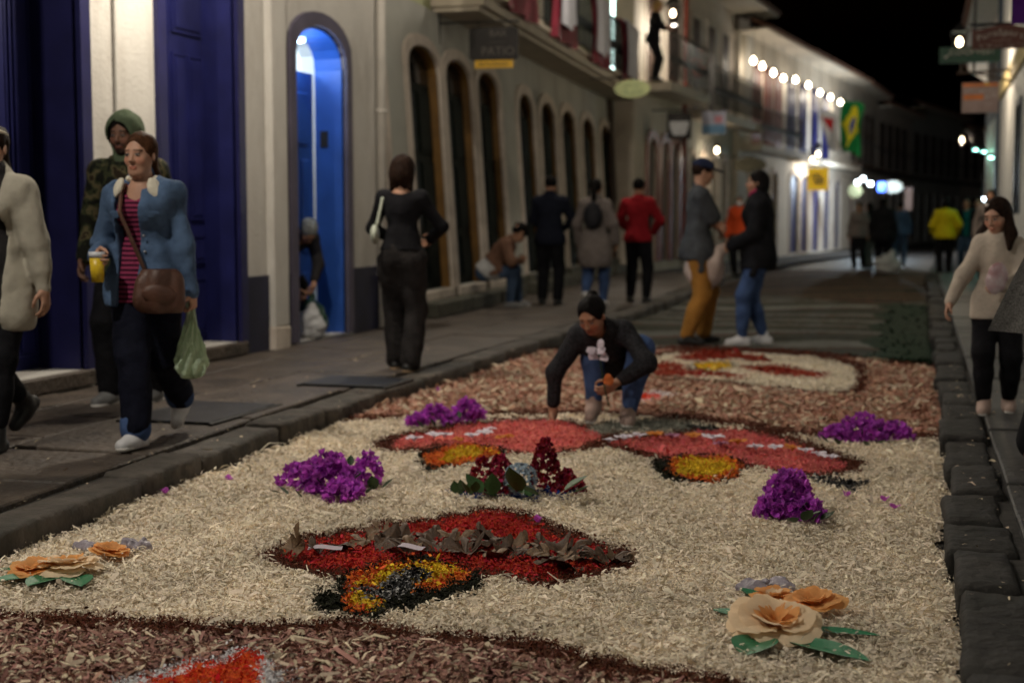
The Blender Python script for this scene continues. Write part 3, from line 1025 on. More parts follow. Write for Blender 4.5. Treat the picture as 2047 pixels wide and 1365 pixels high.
reg('spot_left_y', [(885, 916), (900, 902), (945, 896), (980, 902), (960, 912), (910, 922), (880, 926)])
reg('wing_right', [(1198, 888), (1240, 876), (1330, 868), (1420, 860), (1510, 862), (1580, 880), (1660, 905), (1708, 930), (1690, 944), (1610, 950), (1530, 940), (1440, 928), (1340, 922), (1250, 900)])
reg('wing_right_black', [(1300, 930), (1320, 918), (1390, 910), (1460, 912), (1490, 930), (1480, 952), (1430, 970), (1370, 968), (1320, 952)])
reg('spot_right', [(1335, 938), (1350, 920), (1410, 913), (1465, 918), (1482, 936), (1470, 952), (1420, 966), (1370, 960)])
reg('spot_right_y', [(1352, 938), (1365, 922), (1410, 916), (1455, 922), (1466, 938), (1430, 952), (1380, 952)])
reg('swoosh', [(1590, 944), (1640, 954), (1728, 966), (1718, 980), (1680, 980), (1620, 962)])
reg('grey_patch', [(1170, 862), (1220, 842), (1300, 838), (1400, 846), (1432, 858), (1330, 862), (1230, 868)])
reg('antenna', [(1366, 848), (1400, 850), (1436, 860), (1420, 866), (1380, 858)])
reg('blue_dust', [(900, 985), (960, 970), (1040, 978), (1130, 972), (1165, 985), (1120, 996), (1010, 998), (930, 994)])
reg('arrow_white', [(230, 1372), (250, 1352), (330, 1330), (430, 1312), (490, 1300), (530, 1306), (560, 1340), (580, 1380), (400, 1400)])
reg('arrow_red', [(290, 1368), (300, 1356), (380, 1335), (470, 1318), (500, 1306), (516, 1330), (520, 1366), (420, 1390)])
reg('far_white', [(1235, 798), (1270, 784), (1310, 782), (1350, 790), (1320, 800), (1260, 806)])
reg('far_red', [(1245, 796), (1272, 787), (1310, 785), (1326, 792), (1290, 800)])
reg('heart_border', [(1270, 735), (1290, 712), (1350, 700), (1480, 696), (1600, 704), (1710, 722), (1738, 752), (1722, 788), (1660, 790), (1560, 782), (1440, 768), (1320, 756)])
reg('heart_cream', [(1285, 735), (1310, 714), (1380, 704), (1490, 702), (1600, 711), (1690, 730), (1712, 752), (1700, 778), (1650, 782), (1560, 775), (1440, 761), (1330, 750)])
reg('petal_a', [(1345, 716), (1390, 704), (1450, 702), (1530, 714), (1530, 725), (1450, 720), (1390, 722)])
reg('petal_b', [(1292, 735), (1330, 724), (1375, 730), (1360, 736), (1310, 738)])
reg('petal_c', [(1285, 748), (1340, 738), (1430, 742), (1490, 750), (1480, 757), (1400, 752), (1330, 752)])
reg('petal_d', [(1480, 732), (1540, 730), (1610, 738), (1656, 748), (1640, 756), (1560, 750), (1500, 742)])
reg('heart_eye', [(1382, 732), (1400, 726), (1440, 725), (1470, 732), (1450, 738), (1400, 739)])
BAND_N = poly([(-120, 1222), (0, 1235), (150, 1240), (340, 1258), (500, 1258), (640, 1252), (740, 1258), (842, 1274), (940, 1282), (1048, 1294), (1130, 1310), (1210, 1334), (1290, 1350), (1380, 1358), (1480, 1378), (1600, 1410)])
BAND_F = poly([(700, 840), (760, 836), (880, 832), (1040, 826), (1200, 824), (1330, 832), (1440, 842), (1540, 858), (1640, 872), (1760, 874), (1900, 872)])
EDGE_F = poly([(900, 705), (1050, 700), (1200, 702), (1350, 694), (1500, 696), (1640, 706), (1760, 722), (1900, 738)])


def wobble(x, y, s=1.0):
    return (0.014 * np.sin(x * 23 + 3 * np.sin(y * 17)) + 0.01 * np.sin(y * 41 + x * 13) + 0.008 * np.sin(x * 71 - y * 53)) * s


YB = lambda band: (lambda x: np.interp(x, band[np.argsort(band[:, 0]), 0], band[np.argsort(band[:, 0]), 1]))
yN, yF, yE = YB(BAND_N), YB(BAND_F), YB(EDGE_F)
LKv, RKv = LK, RK


def classify(x, y):
    """Name of the sawdust at every road point ('' = bare road)."""
    j = RNG.normal(0, 0.010, (2,) + x.shape)
    x, y = x + j[0] + wobble(y, x), y + j[1] * 1.2 + wobble(x, y)
    k = np.full(x.shape, 'cream', dtype='U12')
    far = y > yF(x)
    near = y < yN(x)
    k[far] = 'mauve'
    k[near] = 'mauve_near'
    k[np.abs(y - yN(x)) < 0.072 + 0.012 * np.sin(x * 5)] = 'umber'
    k[np.abs(y - yF(x)) < 0.10] = 'umber'
    k[np.abs(y - yE(x)) < 0.16] = 'umber'
    for nm, ins, rim, w in (('wing_near', 'red', 'umber', 0.045), ('wing_left', 'pink', 'umber', 0.06), ('wing_right', 'pink', 'umber', 0.06)):
        P = PATCH[nm]
        i = inside(P, x, y)
        k[i] = ins
        k[(seg_dist(P, x, y) < w)] = rim
    for nm, ins in (('grey_patch', 'grey'), ('antenna', 'coal'), ('swoosh', 'coal'), ('wing_near_black', 'moss'), ('spot_orange', 'orange'), ('spot_yellow', 'yellow'), ('spot_coal', 'coal'),
                    ('dot_orange', 'orange'), ('dot_yellow', 'yellow'), ('wing_left_black', 'moss'), ('spot_left', 'orange'), ('spot_left_y', 'yellow'),
                    ('wing_right_black', 'moss'), ('spot_right', 'orange'), ('spot_right_y', 'yellow'),
                    ('arrow_white', 'white'), ('arrow_red', 'scarlet'), ('far_white', 'white'), ('far_red', 'scarlet'),
                    ('heart_border', 'umber'), ('heart_cream', 'cream'), ('petal_a', 'brick'), ('petal_b', 'brick'), ('petal_c', 'brick'), ('petal_d', 'brick'), ('heart_eye', 'yellow')):
        k[inside(PATCH[nm], x, y)] = ins
    m_ = inside(PATCH['blue_dust'], x, y) & (np.sin(x * 60) + np.sin(y * 47 + x * 20) > -0.3)
    k[m_] = 'blue'
    k[(seg_dist(PATCH['heart_eye'], x, y) < 0.02)] = 'moss'
    # speckle where two colours were strewn over each other
    r = RNG.random(x.shape)
    k[(k == 'orange') & (r < .08)] = 'yellow'
    k[(k == 'yellow') & (r < .06)] = 'orange'
    # the next carpet beyond the border: broad stripes
    nx = y > yE(x) + 0.12
    ph = y * 0.8 + 0.16 * np.sin(x * 1.7) + 0.35 * np.sin(y * 1.1 + x * .5)
    f = ph - np.floor(ph)
    st = np.where(f < 0.36, 'olive', np.where(f < 0.46, 'rust', np.where(f < 0.78, 'pale', np.where(f < .9, 'olive', 'moss'))))
    st = np.where(y > 23 + np.sin(x * 2), np.where(f < .5, 'rust', 'moss'), st)
    k[nx] = st[nx]
    grn = nx & (x > RKv(y) - 0.62 - .1 * np.sin(y * 3)) & (y < 22)
    k[grn] = 'green'
    # ragged sides against the kerbs
    k[(x < LKv(y) + 0.03 + 0.03 * np.sin(y * 9)) | (x > RKv(y) - 0.005 - 0.05 * np.maximum(np.sin(y * 2.3 + 1), 0) * (y < 6))] = ''
    k[y > 36.5] = ''
    return k


def hgt(x, y):
    return 0.012 + 0.006 * np.sin(x * 9 + y * 4) * np.sin(y * 7 - x * 3) + 0.004 * np.sin(x * 31 + y * 23)


#            colour                   chip length, width, density per m2 near, label
DUST = {
    'cream': ((0.79, 0.70, 0.56), .0165, .0058, 9000, 'pale cream wood shavings covering the middle of the street'),
    'mauve': ((0.45, 0.25, 0.18), .022, .009, 5000, 'pinkish brown wood shavings beyond the far brown border'),
    'mauve_near': ((0.32, 0.175, 0.14), .018, .0072, 7000, 'dull brown wood shavings in the near left corner below the brown border'),
    'umber': ((0.10, 0.032, 0.018), .010, .006, 26000, 'dark umber sawdust drawn as border lines round the motifs'),
    'red': ((0.42, 0.03, 0.02), .013, .007, 22000, 'blood red sawdust filling the nearest leaf strewn wing'),
    'pink': ((0.64, 0.14, 0.135), .012, .007, 14000, 'coral pink sawdust filling the two farther wings'),
    'moss': ((0.012, 0.013, 0.007), .012, .007, 22000, 'blackish green sawdust round the yellow wing spots'),
    'orange': ((0.62, 0.13, 0.025), .014, .009, 18000, 'orange sawdust inside the wing spots'),
    'yellow': ((0.66, 0.44, 0.025), .014, .009, 18000, 'bright yellow sawdust inside the wing spots and flower eye'),
    'coal': ((0.006, 0.006, 0.007), .012, .009, 9000, 'shiny black charcoal crumbs in the near wing spot and the dark swooshes'),
    'grey': ((0.24, 0.24, 0.20), .014, .008, 9000, 'grey green sawdust behind the crouching woman'),
    'blue': ((0.012, 0.05, 0.22), .016, .009, 14000, 'blue sawdust under the red flower bouquet'),
    'white': ((0.70, 0.70, 0.72), .008, .006, 22000, 'white powder edging the scarlet arrow shapes'),
    'scarlet': ((0.58, 0.05, 0.015), .009, .006, 24000, 'scarlet sawdust inside the white edged arrow shapes'),
    'brick': ((0.26, 0.035, 0.018), .014, .009, 9000, 'brick red sawdust petals of the far flower'),
    'olive': ((0.038, 0.038, 0.027), .021, .006, 500, 'olive sawdust stripes on the carpet under the talking couple'),
    'rust': ((0.06, 0.03, 0.017), .021, .006, 500, 'rust sawdust stripes on the carpet under the talking couple'),
    'pale': ((0.11, 0.112, 0.10), .021, .006, 500, 'pale grey sawdust stripes on the carpet under the talking couple'),
    'green': ((0.006, 0.018, 0.008), .021, .012, 500, 'dark green sawdust strip along the far right kerb'),
}
# base sheets: one grid split by colour
GX = np.arange(-3.75, 0.35, 0.024)
GYa = np.arange(2.6, 9.5, 0.024)
GYb = np.arange(9.5, 16.0, 0.05)
GYc = np.arange(16.0, 37.0, 0.12)
GY = np.concatenate([GYa, GYb, GYc])
cx, cy = np.meshgrid((GX[:-1] + GX[1:]) / 2, (GY[:-1] + GY[1:]) / 2)
cell = classify(cx, cy)
vx, vy = np.meshgrid(GX, GY)
vz = hgt(vx, vy) * 0.55 + 0.002 * RNG.random(vx.shape)
VV = np.stack([vx, vy, vz], -1).reshape(-1, 3)
NW = len(GX)


def chips(x, y, L, W, up=0.55, zoff=0.006):
    """Curled shavings: two quads each, tilted at random."""
    n = len(x)
    a = RNG.uniform(0, 2 * np.pi, n)
    l = L * RNG.lognormal(-.1, 0.62, n)
    w = W * RNG.lognormal(-.05, 0.5, n)
    tilt = RNG.normal(0, up, n) * 0.75
    roll = RNG.normal(0, up, n)
    curl = RNG.uniform(-0.1, 0.5, n) * l
    d = np.stack([np.cos(a) * np.cos(tilt), np.sin(a) * np.cos(tilt), np.sin(tilt)], 1)
    s = np.stack([-np.sin(a) * np.cos(roll), np.cos(a) * np.cos(roll), np.sin(roll)], 1)
    nrm = np.cross(d, s)
    c = np.stack([x, y, hgt(x, y) + zoff + RNG.exponential(0.005, n)], 1)
    tw = RNG.uniform(0.35, 1.0, (n, 2))
    V = np.empty((n, 6, 3))
    for k, (f, h, wf) in enumerate(((-.5, 0, tw[:, 0]), (0, 1, np.ones(n)), (.5, 0, tw[:, 1]))):
        m_ = c + d * (l * f)[:, None] + nrm * (curl * h * .5)[:, None]
        V[:, 2 * k] = m_ - s * (w * .5 * wf)[:, None]
        V[:, 2 * k + 1] = m_ + s * (w * .5 * wf)[:, None]
    V[:, :, 2] = np.maximum(V[:, :, 2], 0.003)
    i = np.arange(n)[:, None] * 6
    F = np.concatenate([i + np.array([[0, 2, 3, 1]]), i + np.array([[2, 4, 5, 3]])], 0)
    return V.reshape(-1, 3), F


# candidate points per zone of distance, thinned out with distance
def scatter(n_m2, y0, y1, x0=-3.6, x1=0.2):
    n = int(n_m2 * (y1 - y0) * (x1 - x0))
    return RNG.uniform(x0, x1, n), RNG.uniform(y0, y1, n)


FINE = {}
COARSE = ('cream', 'mauve', 'mauve_near', 'olive', 'rust', 'pale', 'green')
for (y0, y1, dens, grow) in ((3.1, 4.6, 16500, 1.0), (4.6, 6.2, 14000, 1.05), (6.2, 8.2, 8500, 1.2), (8.2, 13.2, 4200, 1.1), (13.2, 24.0, 50, 1.6)):
    x, y = scatter(dens, y0, y1)
    k = classify(x, y)
    for nm in DUST:
        sel = (k == nm) & ((y < 13.4) | (x > RKv(y) - .6))
        if nm in COARSE:
            FINE.setdefault(nm, []).append((x[sel], y[sel], grow))
FX = [('umber', 3.2, 13, None)]
for (y0, y1, dens, grow) in ((3.2, 4.7, 30000, 1.0), (4.7, 6.4, 26000, 1.0), (6.4, 9.0, 15000, 1.15), (9.0, 14.0, 4500, 1.6)):
    x, y = scatter(dens, y0, y1)
    k = classify(x, y)
    for nm, d in DUST.items():
        if nm not in COARSE:
            sel = (k == nm)
            sel &= RNG.random(len(x)) < min(1.0, d[3] / 24000)
            FINE.setdefault(nm, []).append((x[sel], y[sel], grow))
for nm, (colr, L, W, dens, lab) in DUST.items():
    Vs, Fs, off = [], [], 0
    ci, cj = np.nonzero(cell == nm)
    if len(ci):
        F = np.stack([ci * NW + cj, ci * NW + cj + 1, (ci + 1) * NW + cj + 1, (ci + 1) * NW + cj], 1)
        u, inv = np.unique(F, return_inverse=True)
        Vs.append(VV[u])
        Fs.append(inv.reshape(F.shape))
        off += len(u)
    for (x, y, grow) in FINE.get(nm, []):
        if len(x) == 0:
            continue
        g_ = grow if (nm in COARSE or nm == 'coal') else grow * .74
        V, F = chips(x, y, L * g_, W * g_, 0.55 if nm in COARSE else 0.7)
        Vs.append(V)
        Fs.append(F + off)
        off += len(V)
    if not Vs:
        continue
    big = nm in COARSE
    m = mat('sawdust_' + nm, colr, rough=0.75 if nm != 'coal' else 0.42, var=0.16 if big else 0.25, scale=2.0 if big else 9.0, bump=0.3, bscale=160,
            island=0.34 if big else 0.28, trans=0.12 if nm == 'cream' else 0.0, bdist=0.004, spec=0.5 if nm == 'coal' else 0.06)
    o = link('wood_shavings' if big else 'sawdust', np_mesh('sawdust', np.concatenate(Vs), np.concatenate(Fs), m))
    tag(o, lab, 'sawdust', kind='stuff')

# lighter flakes strewn over the brown zones, and stray crumbs on kerbs and pavements
x, y = scatter(1500, 3.0, 5.2)
k = classify(x, y)
s_ = (k == 'mauve_near') & (RNG.random(len(x)) < .95)
V, F = chips(x[s_], y[s_], .026, .010, .5, .012)
x2, y2 = scatter(700, 8.5, 13)
k2 = classify(x2, y2)
s2_ = (k2 == 'mauve') & (RNG.random(len(x2)) < .5)
V2, F2 = chips(x2[s2_], y2[s2_], .04, .018, .5, .012)
tag(link('wood_shavings', np_mesh('flakes', np.concatenate([V, V2]), np.concatenate([F, F2 + len(V)]), mat('pale_flakes', (0.52, 0.42, 0.30), var=.2, island=.35, bump=0))),
    'light beige flakes strewn over the brown shavings', 'sawdust', kind='stuff')
n = 420
x = np.concatenate([RNG.uniform(0.16, 1.2, n), RNG.uniform(-4.6, -3.4, n // 2)])
y = RNG.uniform(3.5, 12, len(x))
V, F = chips(x, y, .018, .007, .25, SIDE + .004 - .012)
tag(link('wood_shavings', np_mesh('crumbs', V, F, mat('pale_flakes', (0.6, 0.5, 0.36)))), 'stray pale crumbs fallen on the kerbs and pavements', 'sawdust', kind='stuff')


# ================================================================ PEOPLE: implicit surfaces meshed on a grid
def v3(*a):
    return np.array(a, float)


def unit(a):
    n = np.linalg.norm(a)
    return a / n if n > 1e-9 else a


def rotx(a):
    c, s = math.cos(a), math.sin(a)
    return np.array([[1, 0, 0], [0, c, -s], [0, s, c]])


def roty(a):
    c, s = math.cos(a), math.sin(a)
    return np.array([[c, 0, s], [0, 1, 0], [-s, 0, c]])


def rotz(a):
    c, s = math.cos(a), math.sin(a)
    return np.array([[c, -s, 0], [s, c, 0], [0, 0, 1]])


def cone(a, b, ra, rb, k=0.03, op=1):
    return ('c', np.array(a, float), np.array(b, float), ra, rb, k, op)


def ell(c, r, M=None, k=0.03, op=1):
    return ('e', np.array(c, float), np.array(r, float), np.eye(3) if M is None else M, 0, k, op)


def grow(prims, t):
    out = []
    for p in prims:
        if p[0] == 'c':
            out.append(('c', p[1], p[2], p[3] + t, p[4] + t, p[5], p[6]))
        else:
            out.append(('e', p[1], p[2] + t, p[3], 0, p[5], p[6]))
    return out


def sdf_mesh(prims, vox, clip=None, fold=None):
    """Smooth union of round cones and ellipsoids, surface-net meshed. clip(X,Y,Z) cuts, fold(X,Y,Z) displaces."""
    lo, hi = np.full(3, 1e9), np.full(3, -1e9)
    bb = []
    for p in prims:
        if p[0] == 'c':
            r = max(p[3], p[4])
            a, b = np.minimum(p[1], p[2]) - r, np.maximum(p[1], p[2]) + r
        else:
            e = np.abs(p[3]) @ p[2]
            a, b = p[1] - e, p[1] + e
        bb.append((a, b))
        if p[6] > 0:
            lo, hi = np.minimum(lo, a), np.maximum(hi, b)
    lo -= 3 * vox + 0.012
    hi += 3 * vox + 0.012
    N = np.ceil((hi - lo) / vox).astype(int) + 1
    ax = [(lo[i] + vox * np.arange(N[i])).astype(np.float32) for i in range(3)]
    D = np.full(N, 1.0, np.float32)
    for p, (a, b) in zip(prims, bb):
        pad = p[5] + 2.5 * vox + 0.012
        i0 = np.clip(((a - pad - lo) / vox).astype(int), 0, N)
        i1 = np.clip(((b + pad - lo) / vox).astype(int) + 2, 0, N)
        if (i1 <= i0).any():
            continue
        sl = tuple(slice(i0[i], i1[i]) for i in range(3))
        X, Y, Z = np.meshgrid(ax[0][sl[0]], ax[1][sl[1]], ax[2][sl[2]], indexing='ij', sparse=True)
        if p[0] == 'c':
            A, B = p[1], p[2]
            e = B - A
            L = max(e @ e, 1e-9)
            px, py, pz = X - A[0], Y - A[1], Z - A[2]
            t = np.clip((px * e[0] + py * e[1] + pz * e[2]) / L, 0, 1)
            d = np.sqrt((px - t * e[0]) ** 2 + (py - t * e[1]) ** 2 + (pz - t * e[2]) ** 2) - (p[3] + (p[4] - p[3]) * t)
        else:
            M = p[3]
            px, py, pz = X - p[1][0], Y - p[1][1], Z - p[1][2]
            q = [(px * M[0, i] + py * M[1, i] + pz * M[2, i]) / p[2][i] for i in range(3)]
            k0 = np.sqrt(q[0] ** 2 + q[1] ** 2 + q[2] ** 2) + 1e-6
            k1 = np.sqrt((q[0] / p[2][0]) ** 2 + (q[1] / p[2][1]) ** 2 + (q[2] / p[2][2]) ** 2) + 1e-6
            d = k0 * (k0 - 1) / k1
        k = p[5]
        S = D[sl]
        if p[6] > 0:
            h = np.clip(0.5 + 0.5 * (S - d) / k, 0, 1)
            D[sl] = S * (1 - h) + d * h - k * h * (1 - h)
        else:
            h = np.clip(0.5 - 0.5 * (S + d) / k, 0, 1)
            D[sl] = S * (1 - h) - d * h + k * h * (1 - h)
    if fold or clip:
        X, Y, Z = np.meshgrid(*ax, indexing='ij', sparse=True)
        if fold:
            D = D + fold(X, Y, Z).astype(np.float32)
        if clip:
            D = np.maximum(D, clip(X, Y, Z)).astype(np.float32)
    s = D < 0
    s[0], s[-1], s[:, 0], s[:, -1], s[:, :, 0], s[:, :, -1] = (False,) * 6
    c8 = [(i, j, k) for i in (0, 1) for j in (0, 1) for k in (0, 1)]
    n1 = N - 1
    cnt = np.zeros(n1, np.int8)
    for (i, j, k) in c8:
        cnt += s[i:i + n1[0], j:j + n1[1], k:k + n1[2]]
    act = np.argwhere((cnt > 0) & (cnt < 8))
    if len(act) == 0:
        return np.zeros((0, 3)), np.zeros((0, 4), int)
    val = {c: D[act[:, 0] + c[0], act[:, 1] + c[1], act[:, 2] + c[2]] for c in c8}
    sg = {c: s[act[:, 0] + c[0], act[:, 1] + c[1], act[:, 2] + c[2]] for c in c8}
    acc, num = np.zeros((len(act), 3)), np.zeros(len(act))
    for c in c8:
        for a in range(3):
            if c[a] == 0:
                e = list(c)
                e[a] = 1
                e = tuple(e)
                x = sg[c] != sg[e]
                den = val[c] - val[e]
                t = np.clip(np.where(np.abs(den) > 1e-9, val[c] / np.where(den == 0, 1, den), .5), 0, 1)
                pt = np.tile(np.array(c, float), (len(act), 1))
                pt[:, a] += t
                acc += np.where(x[:, None], pt, 0)
                num += x
    V = lo + vox * (act + acc / np.maximum(num, 1)[:, None])
    idx = np.full(n1, -1, np.int32)
    idx[act[:, 0], act[:, 1], act[:, 2]] = np.arange(len(act))
    F = []
    for a in range(3):
        b, c = (a + 1) % 3, (a + 2) % 3
        s0 = [slice(1, -1)] * 3
        s1 = [slice(1, -1)] * 3
        s0[a], s1[a] = slice(0, -1), slice(1, None)
        A, B = s[tuple(s0)], s[tuple(s1)]
        for fl, msk in ((0, A & ~B), (1, ~A & B)):
            e = np.argwhere(msk)
            if len(e) == 0:
                continue
            e = e + np.array([0 if q == a else 1 for q in range(3)])
            db, dc = np.eye(3, dtype=int)[b], np.eye(3, dtype=int)[c]
            q = [e - db - dc, e - dc, e, e - db]
            f = np.stack([idx[i[:, 0], i[:, 1], i[:, 2]] for i in q], 1)
            F.append(f if fl == 0 else f[:, ::-1])
    F = np.concatenate(F)
    F = F[(F >= 0).all(1)]
    return V, F


def folds(amp, freq, seed=0, ver=0.4):
    r = np.random.default_rng(seed)
    ks = r.normal(0, 1, (5, 3))
    ks = ks / np.linalg.norm(ks, axis=1)[:, None] * freq * np.array([1, 1.3, 1.8, 2.3, 3.0])[:, None]
    ks[:, 2] *= ver
    ph = r.uniform(0, 6.28, 5)

    def f(X, Y, Z):
        o = 0
        w = 0.25 * np.sin(X * 9 + Z * 7) + 0.25 * np.sin(Y * 8 - Z * 6)
        for i in range(5):
            o = o + (1.0 - 2 * np.abs(np.sin(.5 * (X * ks[i, 0] + Y * ks[i, 1] + Z * ks[i, 2] + ph[i] + 3 * w)))) / (1 + .5 * i)
        return o * amp * 0.5
    return f


def ik(a, c, l1, l2, pole):
    """Middle joint of a two bone limb from a to c (c is pulled in when out of reach)."""
    d = c - a
    L = np.linalg.norm(d)
    if L > (l1 + l2) * 0.998:
        c = a + d / L * (l1 + l2) * 0.998
        d = c - a
        L = np.linalg.norm(d)
    u = d / L
    x = (l1 * l1 - l2 * l2 + L * L) / (2 * L)
    h = math.sqrt(max(l1 * l1 - x * x, 0))
    p = pole - u * (pole @ u)
    return a + u * x + unit(p) * h, c


SKINS = {'fair': (0.42, 0.235, 0.16), 'tan': (0.35, 0.185, 0.115), 'brown': (0.17, 0.085, 0.055)}
m_skin = attr_mat('skin', 0.55, 0.0)
m_eye = mat('eye_white', (0.55, 0.53, 0.5), rough=0.2, bump=0, var=.03)
m_iris = mat('dark_iris', (0.02, 0.012, 0.008), rough=0.15, bump=0)


def hair_mat(name, c):
    return mat(name, c, rough=0.6, var=0.5, scale=45, bump=0.4, bscale=120, spec=0.05)


def hand_prims(w, fdir, palm, side, k, curl):
    """Palm, four unequal bent fingers and a thumb. fdir: along the hand, palm: palm normal, side: +1 right hand."""
    f, p = unit(fdir), unit(palm - fdir * (palm @ fdir) / (fdir @ fdir))
    s = unit(np.cross(f, p)) * side                 # towards the thumb side
    P = []
    M = np.stack([s, f, p], 1)
    pc = w + f * 0.048 * k
    P.append(ell(pc, (0.040 * k, 0.052 * k, 0.017 * k), M, .015))
    P.append(cone(w - f * .03 * k, w + f * .02 * k, .027 * k, .027 * k, .02))
    for i, (off, L) in enumerate(((0.030, .074), (0.010, .082), (-0.010, .076), (-0.028, .060))):
        b = w + f * (0.090 if i in (1, 2) else .082) * k + s * off * k
        c0, pts = 0.0, [b]
        for seg in (.45, .31, .24):
            c0 += curl * (0.95 if seg == .45 else 1.0) + 0.06 * i * curl
            pts.append(pts[-1] + (f * math.cos(c0) + p * math.sin(c0) + s * off * 1.2 * math.cos(c0)) * L * seg * k)
        rr = .0088 * k
        for j in range(3):
            P.append(cone(pts[j], pts[j + 1], rr * (1 - .08 * j), rr * (.94 - .08 * j), .004))
    b = w + f * .022 * k + s * .030 * k
    t1 = b + (s * .72 + f * .62 + p * (.25 + .3 * curl)) * .034 * k
    t2 = t1 + (s * (.35 - .5 * curl) + f * .8 + p * (.3 + .6 * curl)) * .034 * k
    t3 = t2 + (s * (.1 - .7 * curl) + f * .85 + p * (.3 + .6 * curl)) * .024 * k
    P += [cone(b, t1, .0135 * k, .011 * k, .012), cone(t1, t2, .011 * k, .0095 * k, .004), cone(t2, t3, .0095 * k, .0075 * k, .003)]
    return P


def person(label, H, loc, face, outfit, pose=None, skin='tan', hair=None, vox=0.009, female=True, build=1.0, group=None, z=None, eyes=False, child=False, age=0):
    """Builds a posed figure. Local frame: x right, y forward, z up, feet on z = 0. face: heading in degrees left of +Y."""
    q = dict(lean=2, side=0, twist=0, hy=0, hp=0, hr=0, pz=None, px=0.0, py=0.0, hl=None, hrt=None, fl=None, fr=None, tl=4, tr=-4, fpl=0, fpr=0,
             pl=None, pr=None, kl=None, kr=None, cl=.45, cr=.45, al=None, ar=None)
    q.update(pose or {})
    t = thing('person', label, 'person', loc, R(face), group)
    k = H / 1.68
    ub = build
    hipz = (0.527 if not child else .512) * H if q['pz'] is None else q['pz']
    pel = v3(q['px'], q['py'], hipz)
    T = rotz(R(q['twist'])) @ rotx(R(-q['lean'])) @ roty(R(q['side']))
    up = T @ v3(0, 0, 1)
    fwd = T @ v3(0, 1, 0)
    rgt = T @ v3(1, 0, 0)
    waist = pel + up * 0.115 * H * .9 + v3(0, 0, 0.0)
    bend = unit(up + v3(0, 0, 0) * 0)
    chest = waist + up * 0.125 * H
    neck0 = chest + up * 0.088 * H
    sw = (0.089 if female else 0.102) * H * (0.5 + .5 * ub) * (0.92 if child else 1)
    sh = {s: chest + up * 0.053 * H + rgt * s * sw - fwd * .008 for s in (-1, 1)}
    hipw = (0.054 if female else .05) * H * (.6 + .4 * ub)
    Tp = rotz(R(q['twist'] * .4))
    hip = {s: pel + Tp @ v3(s * hipw, 0, -0.012 * H) for s in (-1, 1)}
    HM = rotz(R(q['twist'] + q['hy'])) @ rotx(R(-q['hp'])) @ roty(R(q['hr']))
    hs = (0.132 * H / 0.222) * (1.0 if not child else 1.17)
    hc = neck0 + up * 0.050 * H + (HM @ v3(0, .012, .078)) * hs
    # ---- legs
    l1, l2 = 0.243 * H, 0.245 * H
    J = {}
    for s, nm in ((-1, 'l'), (1, 'r')):
        f = q['f' + nm]
        f = v3(s * hipw * 1.15, 0, 0) if f is None else v3(*f)
        yaw = R(q['t' + nm])
        fp = R(q['fp' + nm])
        FM = rotz(yaw) @ rotx(-fp)
        ank = f + v3(0, 0, 0.045 * H) + (rotz(yaw) @ v3(0, -0.0, 0)) + (v3(0, 0, 0.10 * H * math.sin(fp)) if fp > 0 else 0)
        pole = v3(s * .12, 1, .1) if q['k' + nm] is None else v3(*q['k' + nm])
        kn, ank = ik(hip[s], ank, l1, l2, pole)
        J['kn' + nm], J['an' + nm], J['FM' + nm] = kn, ank, FM
    a1, a2 = 0.168 * H, 0.148 * H
    for s, nm, hk in ((-1, 'l', 'hl'), (1, 'r', 'hrt')):
        h = q[hk]
        h = sh[s] + v3(s * .06 * H, .03 * H, -0.30 * H) if h is None else v3(*h)
        pole = rgt * s * .5 - fwd * 1.0 if q['p' + nm] is None else v3(*q['p' + nm])
        J['el' + nm], J['wr' + nm] = ik(sh[s], h, a1, a2, pole)
    # ---- body primitives
    g = ub
    w = lambda x: x * k
    TR = T
    torso = [ell(pel, (w(.152 if female else .145) * g, w(.108) * g, w(.115)), Tp, .05),
             ell(waist, (w(.122 if female else .132) * g, w(.092) * g, w(.12)), TR, .06),
             ell(chest, (w(.130 if female else .148) * (.5 + .5 * g), w(.098) * (.4 + .6 * g), w(.145)), TR, .06),
             cone(sh[-1], sh[1], w(.043), w(.043), .06),
             cone(neck0 - up * w(.02), neck0 + up * w(.03), w(.062), w(.048), .05)]
    if female and not child:
        for s in (-1, 1):
            torso.append(ell(chest + rgt * s * w(.066) + fwd * w(.070) - up * w(.005), (w(.050) * g, w(.044) * g, w(.055) * g), TR, .035))
    if g > 1.12:
        torso.append(ell(waist + fwd * w(.05) - up * w(.02), (w(.12) * g, w(.085) * g, w(.12)), TR, .06))
    neckp = [cone(neck0 - up * w(.01), hc + HM @ v3(0, -.012, -.055) * hs, w(.052 if female else .058), w(.047 if female else .055), .03)]
    arms, hands = [], []
    for s, nm in ((-1, 'l'), (1, 'r')):
        e, wr = J['el' + nm], J['wr' + nm]
        ar = (.5 + .5 * g)
        arms += [cone(sh[s], e, w(.045) * ar, w(.038) * ar, .04), cone(e, wr, w(.037) * ar, w(.026), .03)]
        fd = unit(wr - e)
        pn = (-rgt * s) if q['a' + nm] is None else v3(*q['a' + nm])
        hands.append(hand_prims(wr, fd, pn, s, (H / 1.7) * (1.0 if not child else 1.02), q['c' + nm]))
    legs = []
    for s, nm in ((-1, 'l'), (1, 'r')):
        kn, an = J['kn' + nm], J['an' + nm]
        bk = unit(np.cross(an - kn, v3(1, 0, 0)))
        lg = (.4 + .6 * g)
        legs += [cone(hip[s], kn, w(.084) * lg, w(.055) * lg, .05), cone(kn, kn + (an - kn) * .38, w(.053) * lg, w(.052) * lg, .03), cone(kn + (an - kn) * .35, an, w(.052) * lg, w(.034), .03)]
    feet = {}
